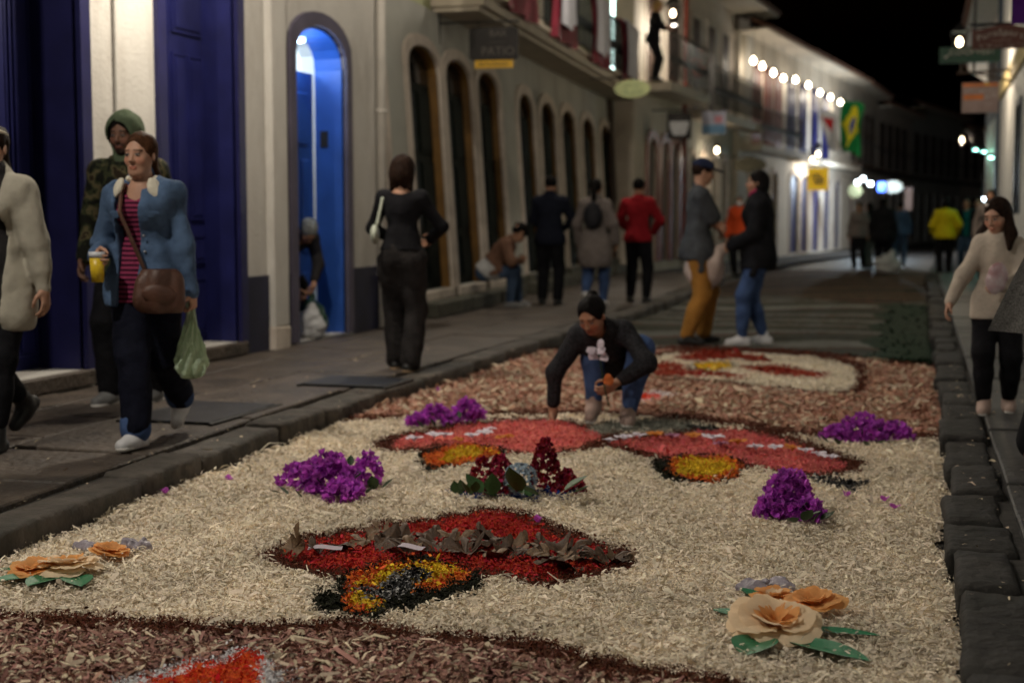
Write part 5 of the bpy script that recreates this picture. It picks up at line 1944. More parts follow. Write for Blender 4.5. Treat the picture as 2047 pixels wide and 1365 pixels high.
# ---------------------------------------------------------------- person bending in the arched doorway
W4 = person('person bending over bags in the arched blue doorway', 1.68, (-5.98, 12.72, .14), -125,
            dict(trousers=dict(m=c_blackw, kneer=.07, hemr=.065), shoes=dict(m=c_sneakg, sole=c_sole), shirt=dict(m=c_blackw, t=.02, hem=.04, follow=1, sleeve=1.7, sr=.015, neck=.07)),
            dict(lean=72, py=-.22, pz=.80, hp=62, hl=(-.05, .44, .50), hrt=(.14, .46, .46), fl=(-.13, 0, 0), fr=(.13, -.08, 0), pl=(-1, -.2, .3), pr=(1, -.2, .3), cl=.8, cr=.8), 'tan', HD('short', h_grey, (0.1, 0.1, 0.1)), vox=.013, female=False)
m_wplastic = mat('white_plastic_film', (0.6, 0.6, 0.6), rough=.35, var=.15, scale=20, bump=.5, bscale=30, trans=.35, bdist=.02)
for (dx, dy, s_, m, lab) in ((.12, -.10, .14, m_wplastic, 'white plastic bag under the hands of the person in the arched doorway'), (.02, .12, .17, mat('dark_green_plastic_film', (0.015, 0.05, 0.03), rough=.4, bump=.5, bscale=30), 'dark green rubbish bag on the arched doorway step')):
    t = thing('plastic_bag', lab, 'bag', (-5.75 + dx, 12.62 + dy, .14))
    V, F = sdf_mesh([ell((0, 0, s_ * .9), (s_, s_ * .9, s_), None, .03), cone((0, 0, s_ * 1.6), (.02, 0, s_ * 2.4), s_ * .4, s_ * .15, .05)], .012, lambda X, Y, Z: -Z + 0 * X, folds(.02, 30, 4, 1))
    link('film', np_mesh('film', V, F, m, True), t)

# ---------------------------------------------------------------- woman in black seen from behind
W5 = person('woman in black wide trousers seen from behind on the left pavement', 1.62, (-3.82, 10.2, SIDE), 2,
            dict(trousers=dict(m=c_blackw, hipr=.102, kneer=.084, hemr=.078, len=.99, fold=.018, rise=.03), shoes=dict(m=c_blkshoe, sole=mat('tan_sole', (0.25, 0.17, 0.1))),
                 shirt=dict(m=c_black, t=.014, hem=-.06, sleeve=2, sr=.010, neck=.115, nd=.05, nf=-.02, fold=.006)),
            dict(fl=(-.085, .10, 0), fr=(.08, -.08, 0), hl=(-.13, .26, .98), hrt=(.15, .27, 1.0), pl=(-1, -.5, -.2), pr=(1, -.5, -.2), hp=8), 'tan', HD('bob', h_dark, (0.02, 0.012, 0.008)), vox=.0095, build=1.0)
m_sage = mat('pale_sage_leather', (0.42, 0.46, 0.38), rough=.6, var=.1, bump=.1)
n0 = W5['neck0']
held('shoulder_bag', 'pale sage shoulder bag under the arm of the woman in black', 'bag', W5,
     [('strap', [cone(n0 + v3(-.125, .03, -.02), n0 + v3(-.135, -.075, -.06), .012, .012, .01), cone(n0 + v3(-.135, -.075, -.06), n0 + v3(-.165, -.115, -.25), .012, .014, .01)], m_sage, .007, None, None),
      ('bag_body', [ell(n0 + v3(-.205, -.06, -.33), (.035, .13, .075), rotz(R(18)), .02)], m_sage, .008, None, None)])

# ---------------------------------------------------------------- seated on the doorstep
W6 = person('curly haired person in brown cardigan and jeans seated on a doorstep', 1.66, (-5.36, 18.0, SIDE), -80,
            dict(trousers=dict(m=c_jeansfar, kneer=.068, hemr=.06), shoes=dict(m=c_sneakg, sole=c_sole), shirt=dict(m=c_whiteshirt, t=.012, hem=.02, follow=1, sleeve=1, neck=.07),
                 jacket=dict(m=c_brownves, t=.026, hem=-.16, follow=1, sleeve=1.9, sr=.018, neck=.08)),
            dict(lean=42, pz=.46, py=-.22, hp=40, fl=(-.14, .22, 0), fr=(.12, .14, 0), hl=(-.03, .26, .62), hrt=(.08, .28, .60), cl=.7, cr=.7), 'tan', HD('curly', h_black, (0.008, 0.007, 0.006)), vox=.014)

# ---------------------------------------------------------------- three walking away
W7 = person('man in dark jacket walking away beside the narrow arched doors', 1.72, (-4.87, 18.7, SIDE), 3,
            dict(trousers=dict(m=c_black, kneer=.075, hemr=.065), shoes=dict(m=c_blkshoe), jacket=dict(m=cloth('navy_black_wool', (0.011, 0.013, 0.022)), t=.028, hem=.10, sleeve=2, sr=.020, neck=.075, fold=.010)),
            dict(fl=(-.12, .06, 0), fr=(.12, -.08, 0), hl=(-.12, .3, 1.0), hrt=(.14, .28, 1.02), pl=(-1, -.6, 0), pr=(1, -.6, 0), hp=14), 'tan', HD('short', h_black, (0.008, 0.007, 0.006)), vox=.013, female=False, build=1.02)
W8 = person('woman in long taupe coat with dark backpack walking away', 1.66, (-4.2, 18.5, SIDE), 0,
            dict(trousers=dict(m=c_jeans, kneer=.065, hemr=.055), shoes=SHOE_W, jacket=dict(m=c_coat, t=.026, hem=.36, hemr=.045, sleeve=2, sr=.026, neck=.075, fold=.010)),
            dict(fl=(-.08, -.2, .02), fpl=30, fr=(.08, .16, 0), hl=(-.26, .12, .86), hrt=(.27, .08, .86)), 'tan', HD('pony', h_black, (0.008, 0.007, 0.006)), vox=.013)
c0 = W8['chest'] + v3(0, -.17, -.06)
held('backpack', 'small dark backpack on the woman in the taupe coat', 'backpack', W8,
     [('pack', [ell(c0, (.125, .075, .18), None, .02), ell(c0 + v3(0, -.05, -.07), (.09, .05, .09), None, .02)], cloth('dark_nylon', (0.02, 0.02, 0.024), rough=.5), .012, folds(.005, 30, 1), None),
      ('strap', [cone(c0 + v3(s * .07, .06, .15), c0 + v3(s * .085, .2, .17), .013, .013, .01) for s in (-1, 1)], c_black, .01, None, None)])
W9 = person('man in crimson hooded sweater and dark trousers walking away', 1.70, (-3.84, 19.6, SIDE), -4,
            dict(trousers=dict(m=c_black, kneer=.07, hemr=.055), shoes=dict(m=c_blkshoe), jacket=dict(m=c_red, t=.026, hem=.06, sleeve=2, sr=.024, neck=.07, fold=.010,
                 extra=lambda I: [('hood', [ell(I['neck0'] - I['fwd'] * .06 - I['up'] * .02, (.10, .06, .075), I['T'], .02)], c_red)])),
            dict(fl=(-.11, .02, 0), fr=(.13, -.03, 0), hl=(-.16, .26, .98), hrt=(.17, .25, .98), pl=(-1, -.5, 0), pr=(1, -.5, 0), hp=10), 'tan', HD('short', h_black, (0.008, 0.007, 0.006)), vox=.013, female=False)

# ---------------------------------------------------------------- the couple talking on the carpet
W10 = person('man in grey t-shirt, navy cap and ochre trousers with folded arms', 1.82, (-2.18, 14.2, .03), -72,
             dict(bv=1.3, trousers=dict(m=c_ochre, hipr=.10, kneer=.082, hemr=.062, fold=.012), shoes=dict(m=c_blkshoe, boot=True), shirt=dict(m=c_greytee, t=.022, hem=.12, hemr=.032, sleeve=.85, sr=.03, neck=.066, fold=.009)),
             dict(fl=(-.15, .10, 0), fr=(.15, -.12, 0), tl=14, tr=-14, hl=(.13, .22, 1.16), hrt=(-.12, .26, 1.12), pl=(-1, .2, -.8), pr=(1, .2, -.8), hp=12, al=(0, -1, 0), ar=(0, -1, 0)), 'tan', HD('short', h_dark, (0.015, 0.01, 0.008)), vox=.0105, female=False)
h_, r_, HMc = W10['h_'], (lambda *a: tuple(np.array(a) * W10['hs'])), W10['HM']
V, F = sdf_mesh([ell(h_(0, -.012, .045), r_(.090, .106, .088), HMc, .01), ell(h_(0, .06, .05), r_(.088, .025, .06), HMc, .02)], .008, lambda X, Y, Z: -((X - h_(0, 0, .043)[0]) * HMc[0, 2] + (Y - h_(0, 0, .043)[1]) * HMc[1, 2] + (Z - h_(0, 0, .043)[2]) * HMc[2, 2]))
cp = link('cap', np_mesh('cap', V, F, c_cap, True), W10['t'])
V, F = sdf_mesh([ell(h_(0, .125, .046), r_(.072, .075, .008), HMc @ rotx(R(-8)), .01)], .006)
link('peak', np_mesh('peak', V, F, c_cap, True), cp)

W11 = person('woman in black jacket and magenta scarf holding out a cloth bag', 1.70, (-1.57, 14.28, .03), 98,
             dict(trousers=dict(m=c_jeans, hipr=.09, kneer=.062, hemr=.045), shoes=SHOE_W, shirt=dict(m=c_pinkscarf, t=.02, hem=-.1, sleeve=.3, neck=.055, collar=.04),
                  jacket=dict(m=c_black, t=.036, hem=.14, sleeve=2, sr=.03, neck=.09, nd=.04, open=(.04, .05, 0), fold=.010)),
             dict(fl=(-.08, .16, 0), fr=(.1, -.06, 0), hl=(-.10, .27, .98), hrt=(.1, .26, 1.0), pl=(-.6, -.6, -1), pr=(.6, -.6, -1), hp=-2, cl=.9, cr=.9), 'tan', HD('longer', h_black, (0.008, 0.007, 0.006)), vox=.0105)
a = W11['J']['wrl'] + v3(.06, .10, -.02)
held('cloth_bag', 'beige cloth bag held between the talking couple', 'bag', W11,
     [('sack', [cone(a, a + v3(0, .10, -.12), .05, .14, .05), ell(a + v3(0, .17, -.22), (.14, .19, .19), rotx(R(25)), .05), ell(a + v3(0, .22, -.06), (.12, .11, .12), None, .04)], cloth('beige_pink_canvas', (0.46, 0.37, 0.33), var=.12), .011, folds(.018, 26, 8, .8), None)])

# ---------------------------------------------------------------- woman crouching over the carpet
pt = lambda px, py, z: on_ground(px, py, z)
CR = on_ground(1222, 838, .02)
crh = 186.0


def loc_in(P, base, hd):
    return rotz(-R(hd)) @ (np.array(P) - np.array(base))


rh = loc_in(on_ground(1106, 822, .085), (CR[0], CR[1], .02), crh)
W12 = person('woman in black speckled sweater and jeans crouching to spread pink sawdust', 1.62, (CR[0], CR[1], .02), crh,
             dict(trousers=dict(m=c_jeans, hipr=.10, kneer=.076, hemr=.05, fold=.008), shoes=dict(m=c_sneakb, sole=c_sole, boot=True),
                  shirt=dict(m=c_speckle, t=.016, hem=.05, follow=1, sleeve=1.75, sr=.014, neck=.065, collar=.03, fold=.008)),
             dict(lean=58, side=12, pz=.31, py=-.22, px=-.02, twist=4, hp=34, hy=-24, fr=(.10, .10, 0), fl=(-.12, .17, 0), fpr=22, kr=(.12, 1, .15), kl=(-.35, 1, .9), hrt=tuple(rh), pr=(1, .3, .4), hl=(-.06, .40, .27), pl=(-1, -.1, .15), cl=.8, cr=.55, al=(1, 0, -.4)),
             'tan', HD('bun', h_black, (0.01, 0.008, 0.007)), vox=.0085)
# the paper flowers on a stem in her left hand
m_ppink = mat('pale_lilac_paper', (0.66, 0.58, 0.66), rough=.8, var=.08, bump=.1, trans=.25)
m_porange = mat('orange_paper', (0.55, 0.14, 0.03), rough=.8, var=.1, bump=.1, trans=.25)

# ---------------------------------------------------------------- girl on the right pavement
W13 = person('girl in oatmeal fleece sweater and black leggings on the right pavement', 1.26, (0.43, 8.98, SIDE), 178,
             dict(trousers=dict(m=c_black, hipr=.098, kneer=.068, hemr=.05, fold=.004), shoes=dict(m=c_sneakb, sole=c_sole, boot=True),
                  shirt=dict(m=c_fluffy, t=.016, hem=.085, sleeve=1.95, sr=.014, neck=.065, fold=.009, extra=lambda I: [('neckerchief', [ell(I['neck0'] + I['up'] * .010 + I['fwd'] * .008, (.060, .060, .022), I['T'], .02), ell(I['neck0'] + I['fwd'] * .055 - I['up'] * .025, (.045, .018, .03), I['T'], .02)], cloth('rose_pink_cotton', (0.42, 0.05, 0.11)))])),
             dict(fr=(.06, .10, 0), fl=(-.08, -.05, 0), hp=18, hy=-30, hrt=(.31, .13, .56), pr=(.8, -.8, 0), hl=(-.02, .20, .76), pl=(-1, -.3, -.6), cr=.5, cl=.8, al=(.2, -1, .3)), 'fair', HD('girl', h_dark, (0.02, 0.012, 0.008)), vox=.0075, child=True, female=True, build=.92)
a = W13['J']['wrl'] + v3(.03, .06, .05)
held('snack_packet', 'printed pink and white snack packet held by the girl', 'packet', W13,
     [('packet', [ell(a, (.058, .02, .095), roty(R(-8)), .02)], mat('packet_print', (0.50, 0.44, 0.46), col2=(0.34, 0.16, 0.18), scale=16, rough=.35, bump=.3, bscale=25), .006, folds(.007, 50, 5, 1), None)])
b_ = MB()
b_.lathe([(0.0001, -.012), (.01, -.008), (.013, 0), (.01, .008), (.0001, .012)], 8)
b_.build('hair_clip', mat('pearl', (0.6, 0.55, 0.5), rough=.2, bump=0), W13['t'], True, loc=W13['h_'](.03, .055, .095))

# ---------------------------------------------------------------- coat at the right edge
W14 = person('person in open grey tweed coat cut by the right edge', 1.68, (0.80, 7.2, SIDE), 176,
             dict(trousers=dict(m=c_black, hipr=.098, kneer=.085, hemr=.095, fold=.01), shoes=dict(m=c_brownleather), shirt=dict(m=c_black, t=.012, hem=.1, sleeve=1.5, neck=.06),
                  jacket=dict(m=c_tweed, t=.034, hem=.24, hemr=.06, sleeve=2, sr=.03, neck=.09, nd=.04, open=(.13, .08, -.02), fold=.012)),
             dict(fr=(.26, .05, 0), fl=(-.1, -.1, 0), hrt=(.2, .03, .74), pr=(.1, -1, 0)), 'tan', HD('long', h_dark, (0.02, 0.012, 0.008)), vox=.0105)
b_ = MB()
for o_ in (0.0, .012):
    b_.sheet(lambda u, v: ((.12 + .10 * (1 - v)) * (1 - u) + (.20 + .29 * v ** .8) * u, .15 + .05 * v + .02 * math.sin(u * 7) * v - o_, 1.20 - .60 * v + .03 * u * v), 10, 14)
b_.build('coat_front', c_tweed, W14['t'], True)
held('handbag', 'black handbag inside the open tweed coat at the right edge', 'bag', W14, [('bag_body', [ell(W14['pel'] + v3(.14, .14, .06), (.11, .05, .10), None, .02)], c_blkshoe, .01, None, None)])

# ---------------------------------------------------------------- people far down the street
P_ = lambda px, Y, z=0.0: (0.0, 0.0, 0.0)


def far(label, px, Y, H, face, outfit, hair, pose=None, z=.02, female=True, skin='tan', build=1.0, group='passers-by far down the street'):
    d = FW * FPX + RT * (px - 1023.5)
    x = d[0] / d[1] * Y
    return person(label, H, (x, Y, z), face, outfit, pose, skin, hair, vox=.02, female=female, build=build, group=group)


tb = lambda m: dict(m=m, kneer=.075, hemr=.065)
far('person in yellow jacket with long dark curls far down the street', 1884, 33.5, 1.70, 8, dict(trousers=tb(c_black), shoes=dict(m=c_blkshoe), jacket=dict(m=c_yellow, t=.045, hem=.08, sleeve=2, sr=.04, neck=.07)),
    HD('longer', h_black, (0.01, 0.008, 0.007)), dict(fl=(-.1, 0, 0), fr=(.1, .05, 0), hl=(-.25, .2, .95), hrt=(.27, .15, .95)), build=1.15)
mk = far('person in orange vest and white face mask behind the talking couple', 1476, 29.0, 1.62, 172, dict(trousers=tb(c_black), shoes=dict(m=c_blkshoe), shirt=dict(m=c_coat, t=.02, hem=.05, sleeve=2, sr=.02),
         vest=dict(m=c_orange, t=.035, hem=.02, sleeve=0, neck=.08)), HD('short', h_grey, (0.1, 0.1, 0.1)), z=SIDE)
V, F = sdf_mesh([ell(mk['h_'](0, .06, -.055), (.062, .05, .05), mk['HM'], .01)], .01)
link('face_mask', np_mesh('face_mask', V, F, cloth('white_mask', (.6, .62, .66)), True), mk['t'])
far('person in wide black coat facing away near the blue lit shop', 1760, 35.0, 1.72, -10, dict(trousers=tb(c_black), shoes=dict(m=c_blkshoe), jacket=dict(m=c_black, t=.06, hem=.2, hemr=.06, sleeve=2, sr=.05)), HD('short', h_black, (.008, .007, .006)), build=1.15)
far('person in grey top standing by the red shop doors', 1713, 37.0, 1.66, 170, dict(trousers=tb(c_black), shoes=dict(m=c_blkshoe), jacket=dict(m=c_coat, t=.03, hem=.08, sleeve=2, sr=.03)), HD('short', h_black, (.008, .007, .006)))
far('person in dark top beside the red shop doors', 1734, 37.5, 1.66, 60, dict(trousers=tb(c_coat), shoes=dict(m=c_blkshoe), jacket=dict(m=c_black, t=.03, hem=.08, sleeve=2, sr=.03)), HD('long', h_black, (.008, .007, .006)))
far('person in teal shirt under dark jacket right of the yellow jacket', 1926, 36.0, 1.74, 175, dict(trousers=tb(c_jeansfar), shoes=dict(m=c_blkshoe), shirt=dict(m=c_teal, t=.015, hem=.08, sleeve=1), jacket=dict(m=c_black, t=.035, hem=.08, sleeve=2, sr=.03, open=(.07, .07, 0))), HD('short', h_black, (.008, .007, .006)), female=False)
far('person in dark jacket farther right of the yellow jacket', 1948, 36.6, 1.76, 185, dict(trousers=tb(c_jeansfar), shoes=dict(m=c_blkshoe), jacket=dict(m=c_black, t=.035, hem=.08, sleeve=2, sr=.03)), HD('short', h_black, (.008, .007, .006)), female=False)
far('person in taupe jacket half hidden behind the girl', 1972, 27.0, 1.66, 170, dict(trousers=tb(c_black), shoes=dict(m=c_blkshoe), jacket=dict(m=c_coat, t=.03, hem=.08, sleeve=2, sr=.03)), HD('long', h_black, (.008, .007, .006)), z=SIDE)
far('person with blue jeans walking past the dark end of the street', 1794, 40.0, 1.70, 0, dict(trousers=tb(c_jeansfar), shoes=dict(m=c_blkshoe), jacket=dict(m=c_jeansfar, t=.03, hem=.08, sleeve=2, sr=.03)), HD('short', h_black, (.008, .007, .006)))
# on the lantern balcony
u_, _ = on_plane(1312, 60, (D0[0] + .42, D0[1]), DA)
bx, by = D0[0] + .40 + math.sin(R(DA)) * u_, D0[1] + math.cos(R(DA)) * u_
W21 = person('blond person in black leaning on the lantern lit balcony railing', 1.70, (bx, by, 4.25), -90, dict(trousers=tb(c_black), shoes=dict(m=c_blkshoe), jacket=dict(m=c_black, t=.03, hem=.08, sleeve=1.5, sr=.03)),
             dict(lean=8, py=-.05, hl=(-.2, .30, 1.12), hrt=(.2, .32, 1.12), hp=18, pl=(-1, 0, -.6), pr=(1, 0, -.6)), 'fair', HD('long', h_blond, (.3, .2, .08)), vox=.018)


# ================================================================ FLOWERS AND LEAVES ON THE CARPET
def bract(L, W, n=3, cup=.25):
    """Pointed oval leaf: (n+1) x 3 points folded along its midrib, base at the origin, pointing +y."""
    V = []
    for i in range(n + 1):
        v = i / n
        w = W * math.sin(math.pi * (0.08 + 0.92 * v) ** .8) * (1 if v < 1 else .02)
        z = cup * L * v * v
        for s in (-1, 0, 1):
            V.append((s * w * .5, v * L, z + abs(s) * w * .18))
    F = [(i * 3 + a, i * 3 + a + 1, (i + 1) * 3 + a + 1, (i + 1) * 3 + a) for i in range(n) for a in (0, 1)]
    return np.array(V), np.array(F)


def strew(base, mats_):
    """Many transformed copies of one small piece in one mesh. mats_: (m,4,4)."""
    V, F = base
    n = len(V)
    H_ = np.concatenate([V, np.ones((n, 1))], 1)
    VV_ = np.einsum('mij,nj->mni', mats_, H_)[..., :3].reshape(-1, 3)
    FF = (F[None] + (np.arange(len(mats_)) * n)[:, None, None]).reshape(-1, F.shape[1])
    return VV_, FF


def frame(c, d, roll, s):
    """4x4 with local z along d."""
    d = unit(d)
    a = unit(np.cross(d, v3(.3, .2, .93) if abs(d[2]) < .9 else v3(1, 0, 0)))
    b = np.cross(d, a)
    M = np.eye(4)
    x = a * math.cos(roll) + b * math.sin(roll)
    y = np.cross(d, x)
    M[:3, 0], M[:3, 1], M[:3, 2], M[:3, 3] = x * s, y * s, d * s, c
    return M


m_boug = mat('purple_bougainvillea', (0.52, 0.085, 0.58), rough=.6, var=.25, scale=8, bump=0, island=.35, trans=.3)
m_boug2 = mat('magenta_bougainvillea', (0.58, 0.11, 0.58), rough=.6, var=.25, scale=8, bump=0, island=.35, trans=.3)
m_leafd = mat('dark_green_leaf', (0.022, 0.05, 0.016), rough=.45, var=.3, scale=14, bump=.2, bscale=50, trans=.12)
BR = bract(1.0, 1.0)
LF = bract(1.0, .62, 4, .12)
leaf_me = np_mesh('leaf', LF[0], LF[1], m_leafd, True)


def bougainvillea(label, pts, size, n, seed, leaves, lm=m_boug):
    """pts: lobes (px, py of their foot, radius x/y, height)."""
    r = np.random.default_rng(seed)
    c0 = on_ground(*size[0], .02)
    t = thing('bougainvillea_bunch', label, 'flowers', (c0[0], c0[1], .02), 0, 'bougainvillea bunches on the carpet')
    Ms = []
    for (px, py, rad, hh, wgt) in pts:
        c = on_ground(px, py, .02) - v3(c0[0], c0[1], .02)
        for _ in range(int(n * 1.9 * wgt)):
            th, ph = r.uniform(0, 6.283), math.asin(r.uniform(0.0, 1)) 
            d = v3(math.cos(th) * math.cos(ph), math.sin(th) * math.cos(ph), math.sin(ph))
            rr = r.uniform(.5, 1.04) ** .7
            p_ = c + d * v3(rad, rad, hh) * rr + v3(0, 0, .012)
            dd = unit(d + r.normal(0, .45, 3))
            s = r.uniform(.024, .034)
            ro = r.uniform(0, 6.28)
            for k_ in range(3):
                M = frame(p_, dd, ro + k_ * 2.09 + r.uniform(-.2, .2), s)
                M[:3, :3] = M[:3, :3] @ rotx(r.uniform(.35, .95))
                Ms.append(M)
    V, F = strew(BR, np.array(Ms))
    o = link('blossoms', np_mesh('blossoms', V, F, lm, True), t)
    o['kind'] = 'stuff'
    for (px, py, z, s, a) in leaves:
        c = on_ground(px, py, z + .02) - v3(c0[0], c0[1], .02)
        l_ = link('leaf', leaf_me, t, c, (R(r.uniform(5, 55)), R(r.uniform(-25, 25)), R(a)), (s, s, s))
    b_ = MB()
    for i in range(6):
        a = r.uniform(0, 6.28)
        b_.tube([(0, 0, .02), (math.cos(a) * .08, math.sin(a) * .08, .05), (math.cos(a) * .13, math.sin(a) * .13, .09)], .003, 5)
    b_.build('stems', m_leafd, t)
    return t


bougainvillea('big purple bougainvillea bunch left of the red flower bouquet', [(655, 985, .125, .17, .6), (600, 975, .10, .10, .25), (735, 972, .065, .15, .2), (690, 1000, .09, .07, .25)], [(665, 985)], 210, 1,
              [(748, 978, .05, .09, 200), (735, 985, .03, .08, 250), (575, 988, .02, .07, 80), (560, 985, .03, .05, 100), (600, 992, .01, .07, 150), (700, 930, .10, .06, 20), (765, 975, .04, .07, 290)])
bougainvillea('purple bougainvillea bunch beside the left pink wing', [(870, 848, .10, .10, .4), (935, 842, .10, .12, .45), (835, 852, .06, .06, .2)], [(890, 848)], 190, 2,
              [(870, 852, .01, .07, 130), (905, 852, .02, .07, 190), (845, 855, .03, .06, 90), (920, 835, .10, .05, 10)])
bougainvillea('round purple bougainvillea bunch in the right foreground', [(1575, 1030, .095, .19, .6), (1545, 1035, .07, .08, .25), (1610, 1040, .07, .07, .25)], [(1575, 1035)], 220, 3,
              [(1625, 1042, .02, .07, 260), (1640, 1038, .03, .06, 280), (1652, 1036, .02, .05, 300), (1605, 1040, .05, .08, 200), (1590, 1044, .04, .08, 170), (1620, 1030, .06, .06, 240)])
bougainvillea('low purple bougainvillea bunch by the far right kerb', [(1725, 878, .14, .12, .6), (1675, 880, .09, .07, .25), (1790, 878, .09, .08, .3)], [(1725, 880)], 200, 4,
              [(1655, 884, .02, .08, 110), (1675, 888, .03, .07, 160), (1760, 886, .03, .08, 200), (1640, 880, .02, .06, 90), (1730, 890, .03, .07, 180)])
for (px, py, lab) in ((1692, 992, 'single magenta blossom nearest the round purple bunch'), (1768, 1001, 'tiny magenta blossom between two larger loose ones on the right'), (1788, 1016, 'single purple blossom farthest right on the shavings'),
                      (457, 960, 'single purple blossom by the left kerb'), (1075, 1043, 'single pink blossom on the edge of the near red wing'), (330, 986, 'wilted pink blossom against the left kerb'), (876, 781, 'small purple blossom on the far brown shavings')):
    c0 = on_ground(px, py, .03)
    t = thing('loose_blossom', lab, 'flower', tuple(c0), random.uniform(0, 6), 'loose blossoms')
    for k_ in range(3):
        o = link('petal', np_mesh('petal', BR[0], BR[1], m_boug2, True), t, (0, 0, 0), (R(random.uniform(15, 55)), 0, R(120 * k_)), (.034,) * 3)

# ---------------------------------------------------------------- red bouquet with a blue hydrangea
c0 = on_ground(1040, 985, .02)
bq = thing('flower_bouquet', 'bouquet of crimson flower spikes, a pale blue hydrangea and broad green leaves', 'flowers', (c0[0], c0[1], .02))
m_crim = mat('crimson_flowers', (0.26, 0.008, 0.028), rough=.6, var=.3, scale=10, bump=0, island=.4, trans=.15)
m_rose = mat('deep_rose_flowers', (0.36, 0.02, 0.06), rough=.6, var=.3, scale=10, bump=0, island=.4, trans=.15)
m_hyd = mat('pale_blue_hydrangea', (0.34, 0.43, 0.52), rough=.7, var=.2, scale=10, bump=0, island=.3, trans=.2)
r = np.random.default_rng(8)
for (px, py, rad, hh, n, m, up_) in ((1090, 985, .085, .235, 260, m_crim, 1), (1135, 985, .06, .09, 100, m_crim, 1), (1000, 985, .075, .16, 170, m_rose, 1), (965, 985, .065, .15, 120, m_crim, 1), (1000, 990, .06, .10, 60, m_rose, 1), (1150, 988, .04, .06, 40, m_crim, 1)):
    c = on_ground(px, py, .02) - c0
    Ms = []
    for _ in range(n):
        z = r.uniform(0, 1)
        a = r.uniform(0, 6.28)
        rr = rad * (1 - z) ** .7 * r.uniform(.6, 1.05) + .008
        p_ = c + v3(math.cos(a) * rr, math.sin(a) * rr, z * hh + .01)
        d = unit(v3(math.cos(a), math.sin(a), .5) + r.normal(0, .3, 3))
        for k_ in range(3):
            M = frame(p_, d, r.uniform(0, 6.28), r.uniform(.014, .024))
            M[:3, :3] = M[:3, :3] @ rotx(r.uniform(.2, .9))
            Ms.append(M)
    V, F = strew(BR, np.array(Ms))
    o = link('flower_spike', np_mesh('flower_spike', V, F, m, True), bq)
    o['kind'] = 'stuff'
c = on_ground(1040, 991, .02) - c0 + v3(0, 0, .078)
Ms = []
for i in range(230):
    d = unit(r.normal(0, 1, 3) + v3(0, 0, .4))
    for k_ in range(4):
        M = frame(c + d * v3(.074, .07, .07) * r.uniform(.9, 1.03), unit(d + r.normal(0, .2, 3)), k_ * 1.57 + r.uniform(-.2, .2), r.uniform(.010, .014))
        M[:3, :3] = M[:3, :3] @ rotx(.15)
        Ms.append(M)
V, F = strew(BR, np.array(Ms))
o = link('hydrangea', np_mesh('hydrangea', V, F, m_hyd, True), bq)
o['kind'] = 'stuff'
m_leafb = mat('broad_green_leaf', (0.035, 0.085, 0.025), rough=.4, var=.25, scale=14, bump=.2, bscale=50, trans=.12)
LB = bract(1.0, .75, 5, .15)
leafb_me = np_mesh('leaf', LB[0], LB[1], m_leafb, True)
for (px, py, z, s, rx_, ry_, rz_) in ((1035, 982, .13, .13, 50, 0, 165), (1060, 992, .02, .13, 12, 0, 80), (1130, 980, .07, .12, 25, 0, -70), (985, 988, .06, .10, 70, 0, 190), (1075, 990, .04, .10, 20, 20, 110), (960, 985, .03, .12, 30, 0, 60),
                                      (925, 982, .09, .06, 60, 0, 170), (912, 985, .05, .06, 70, 10, 200), (935, 985, .12, .06, 50, 0, 150), (950, 984, .14, .055, 60, 0, 210), (918, 988, .01, .06, 40, 0, 180), (940, 988, .06, .06, 70, 0, 160), (1150, 984, .04, .08, 20, 0, -100), (990, 992, .01, .08, 15, 0, 140)):
    link('leaf', leafb_me, bq, on_ground(px, py, .02 + z) - c0, (R(rx_), R(ry_), R(rz_)), (s, s, s))

# ---------------------------------------------------------------- paper roses
m_pap1 = mat('orange_crepe_paper', (0.88, 0.46, 0.17), rough=.85, var=.16, scale=9, bump=.35, bscale=70, trans=.42, bdist=.006)
m_pap2 = mat('pale_peach_crepe_paper', (0.92, 0.72, 0.49), rough=.85, var=.10, scale=9, bump=.35, bscale=70, trans=.35, bdist=.006)
m_gpap = mat('green_card_paper', (0.018, 0.16, 0.07), rough=.45, var=.12, scale=6, bump=.15, bscale=40, spec=.5)
m_lil = mat('lilac_cellophane', (0.42, 0.38, 0.44), rough=.25, var=.3, scale=25, bump=.6, bscale=30, trans=.3, bdist=.02)


def petal_mesh(m, phi, Rr, open_, hw, ruff, r, r0=.008, nu=14, nv=8):
    ph = r.uniform(0, 6.28)

    def fn(u, v):
        uu = (u - .5) * 2
        top = 1 - .10 * abs(uu) ** 4
        vv = v * top
        o = open_ * (0.35 + .65 * vv) + .18 * vv * vv
        rad = r0 + Rr * vv * math.sin(o)
        z = Rr * vv * math.cos(o) * .85 + .004
        a = phi + uu * hw * (1 - .15 * v)
        rf = ruff * vv * vv * (math.sin(uu * 3.2 + ph) + .5 * math.sin(uu * 8 + ph * 2) + .35 * math.sin(uu * 19 + ph))
        return ((rad + rf * .5) * math.cos(a), (rad + rf * .5) * math.sin(a), max(z + rf, .003))
    b_ = MB()
    b_.sheet(fn, nu, nv)
    return b_.mesh('petal', m, True)


def paper_rose(label, px, py, Rr, m_out, m_in, tilt, turn, seed, wide=80, z=.02):
    r = np.random.default_rng(seed)
    c = on_ground(px, py, z)
    t = thing('paper_rose', label, 'paper flower', (c[0], c[1], z), R(turn), 'paper roses')
    for ring, (n, f, op, hw) in enumerate(((3, 1.0, wide, 1.25), (3, .97, wide * .78, 1.25), (3, .92, wide * .60, 1.25), (3, .84, wide * .44, 1.25), (3, .74, wide * .28, 1.3), (2, .62, 9, 1.8))):
        for i in range(n):
            me = petal_mesh(m_out if ring < 4 else m_in, i * 6.283 / n + ring * .7 + r.uniform(-.2, .2), Rr * f * r.uniform(.92, 1.06), R(op + r.uniform(-5, 5)), hw, Rr * .05, r)
            link('petal', me, t, None, (R(tilt), 0, 0))
    return t


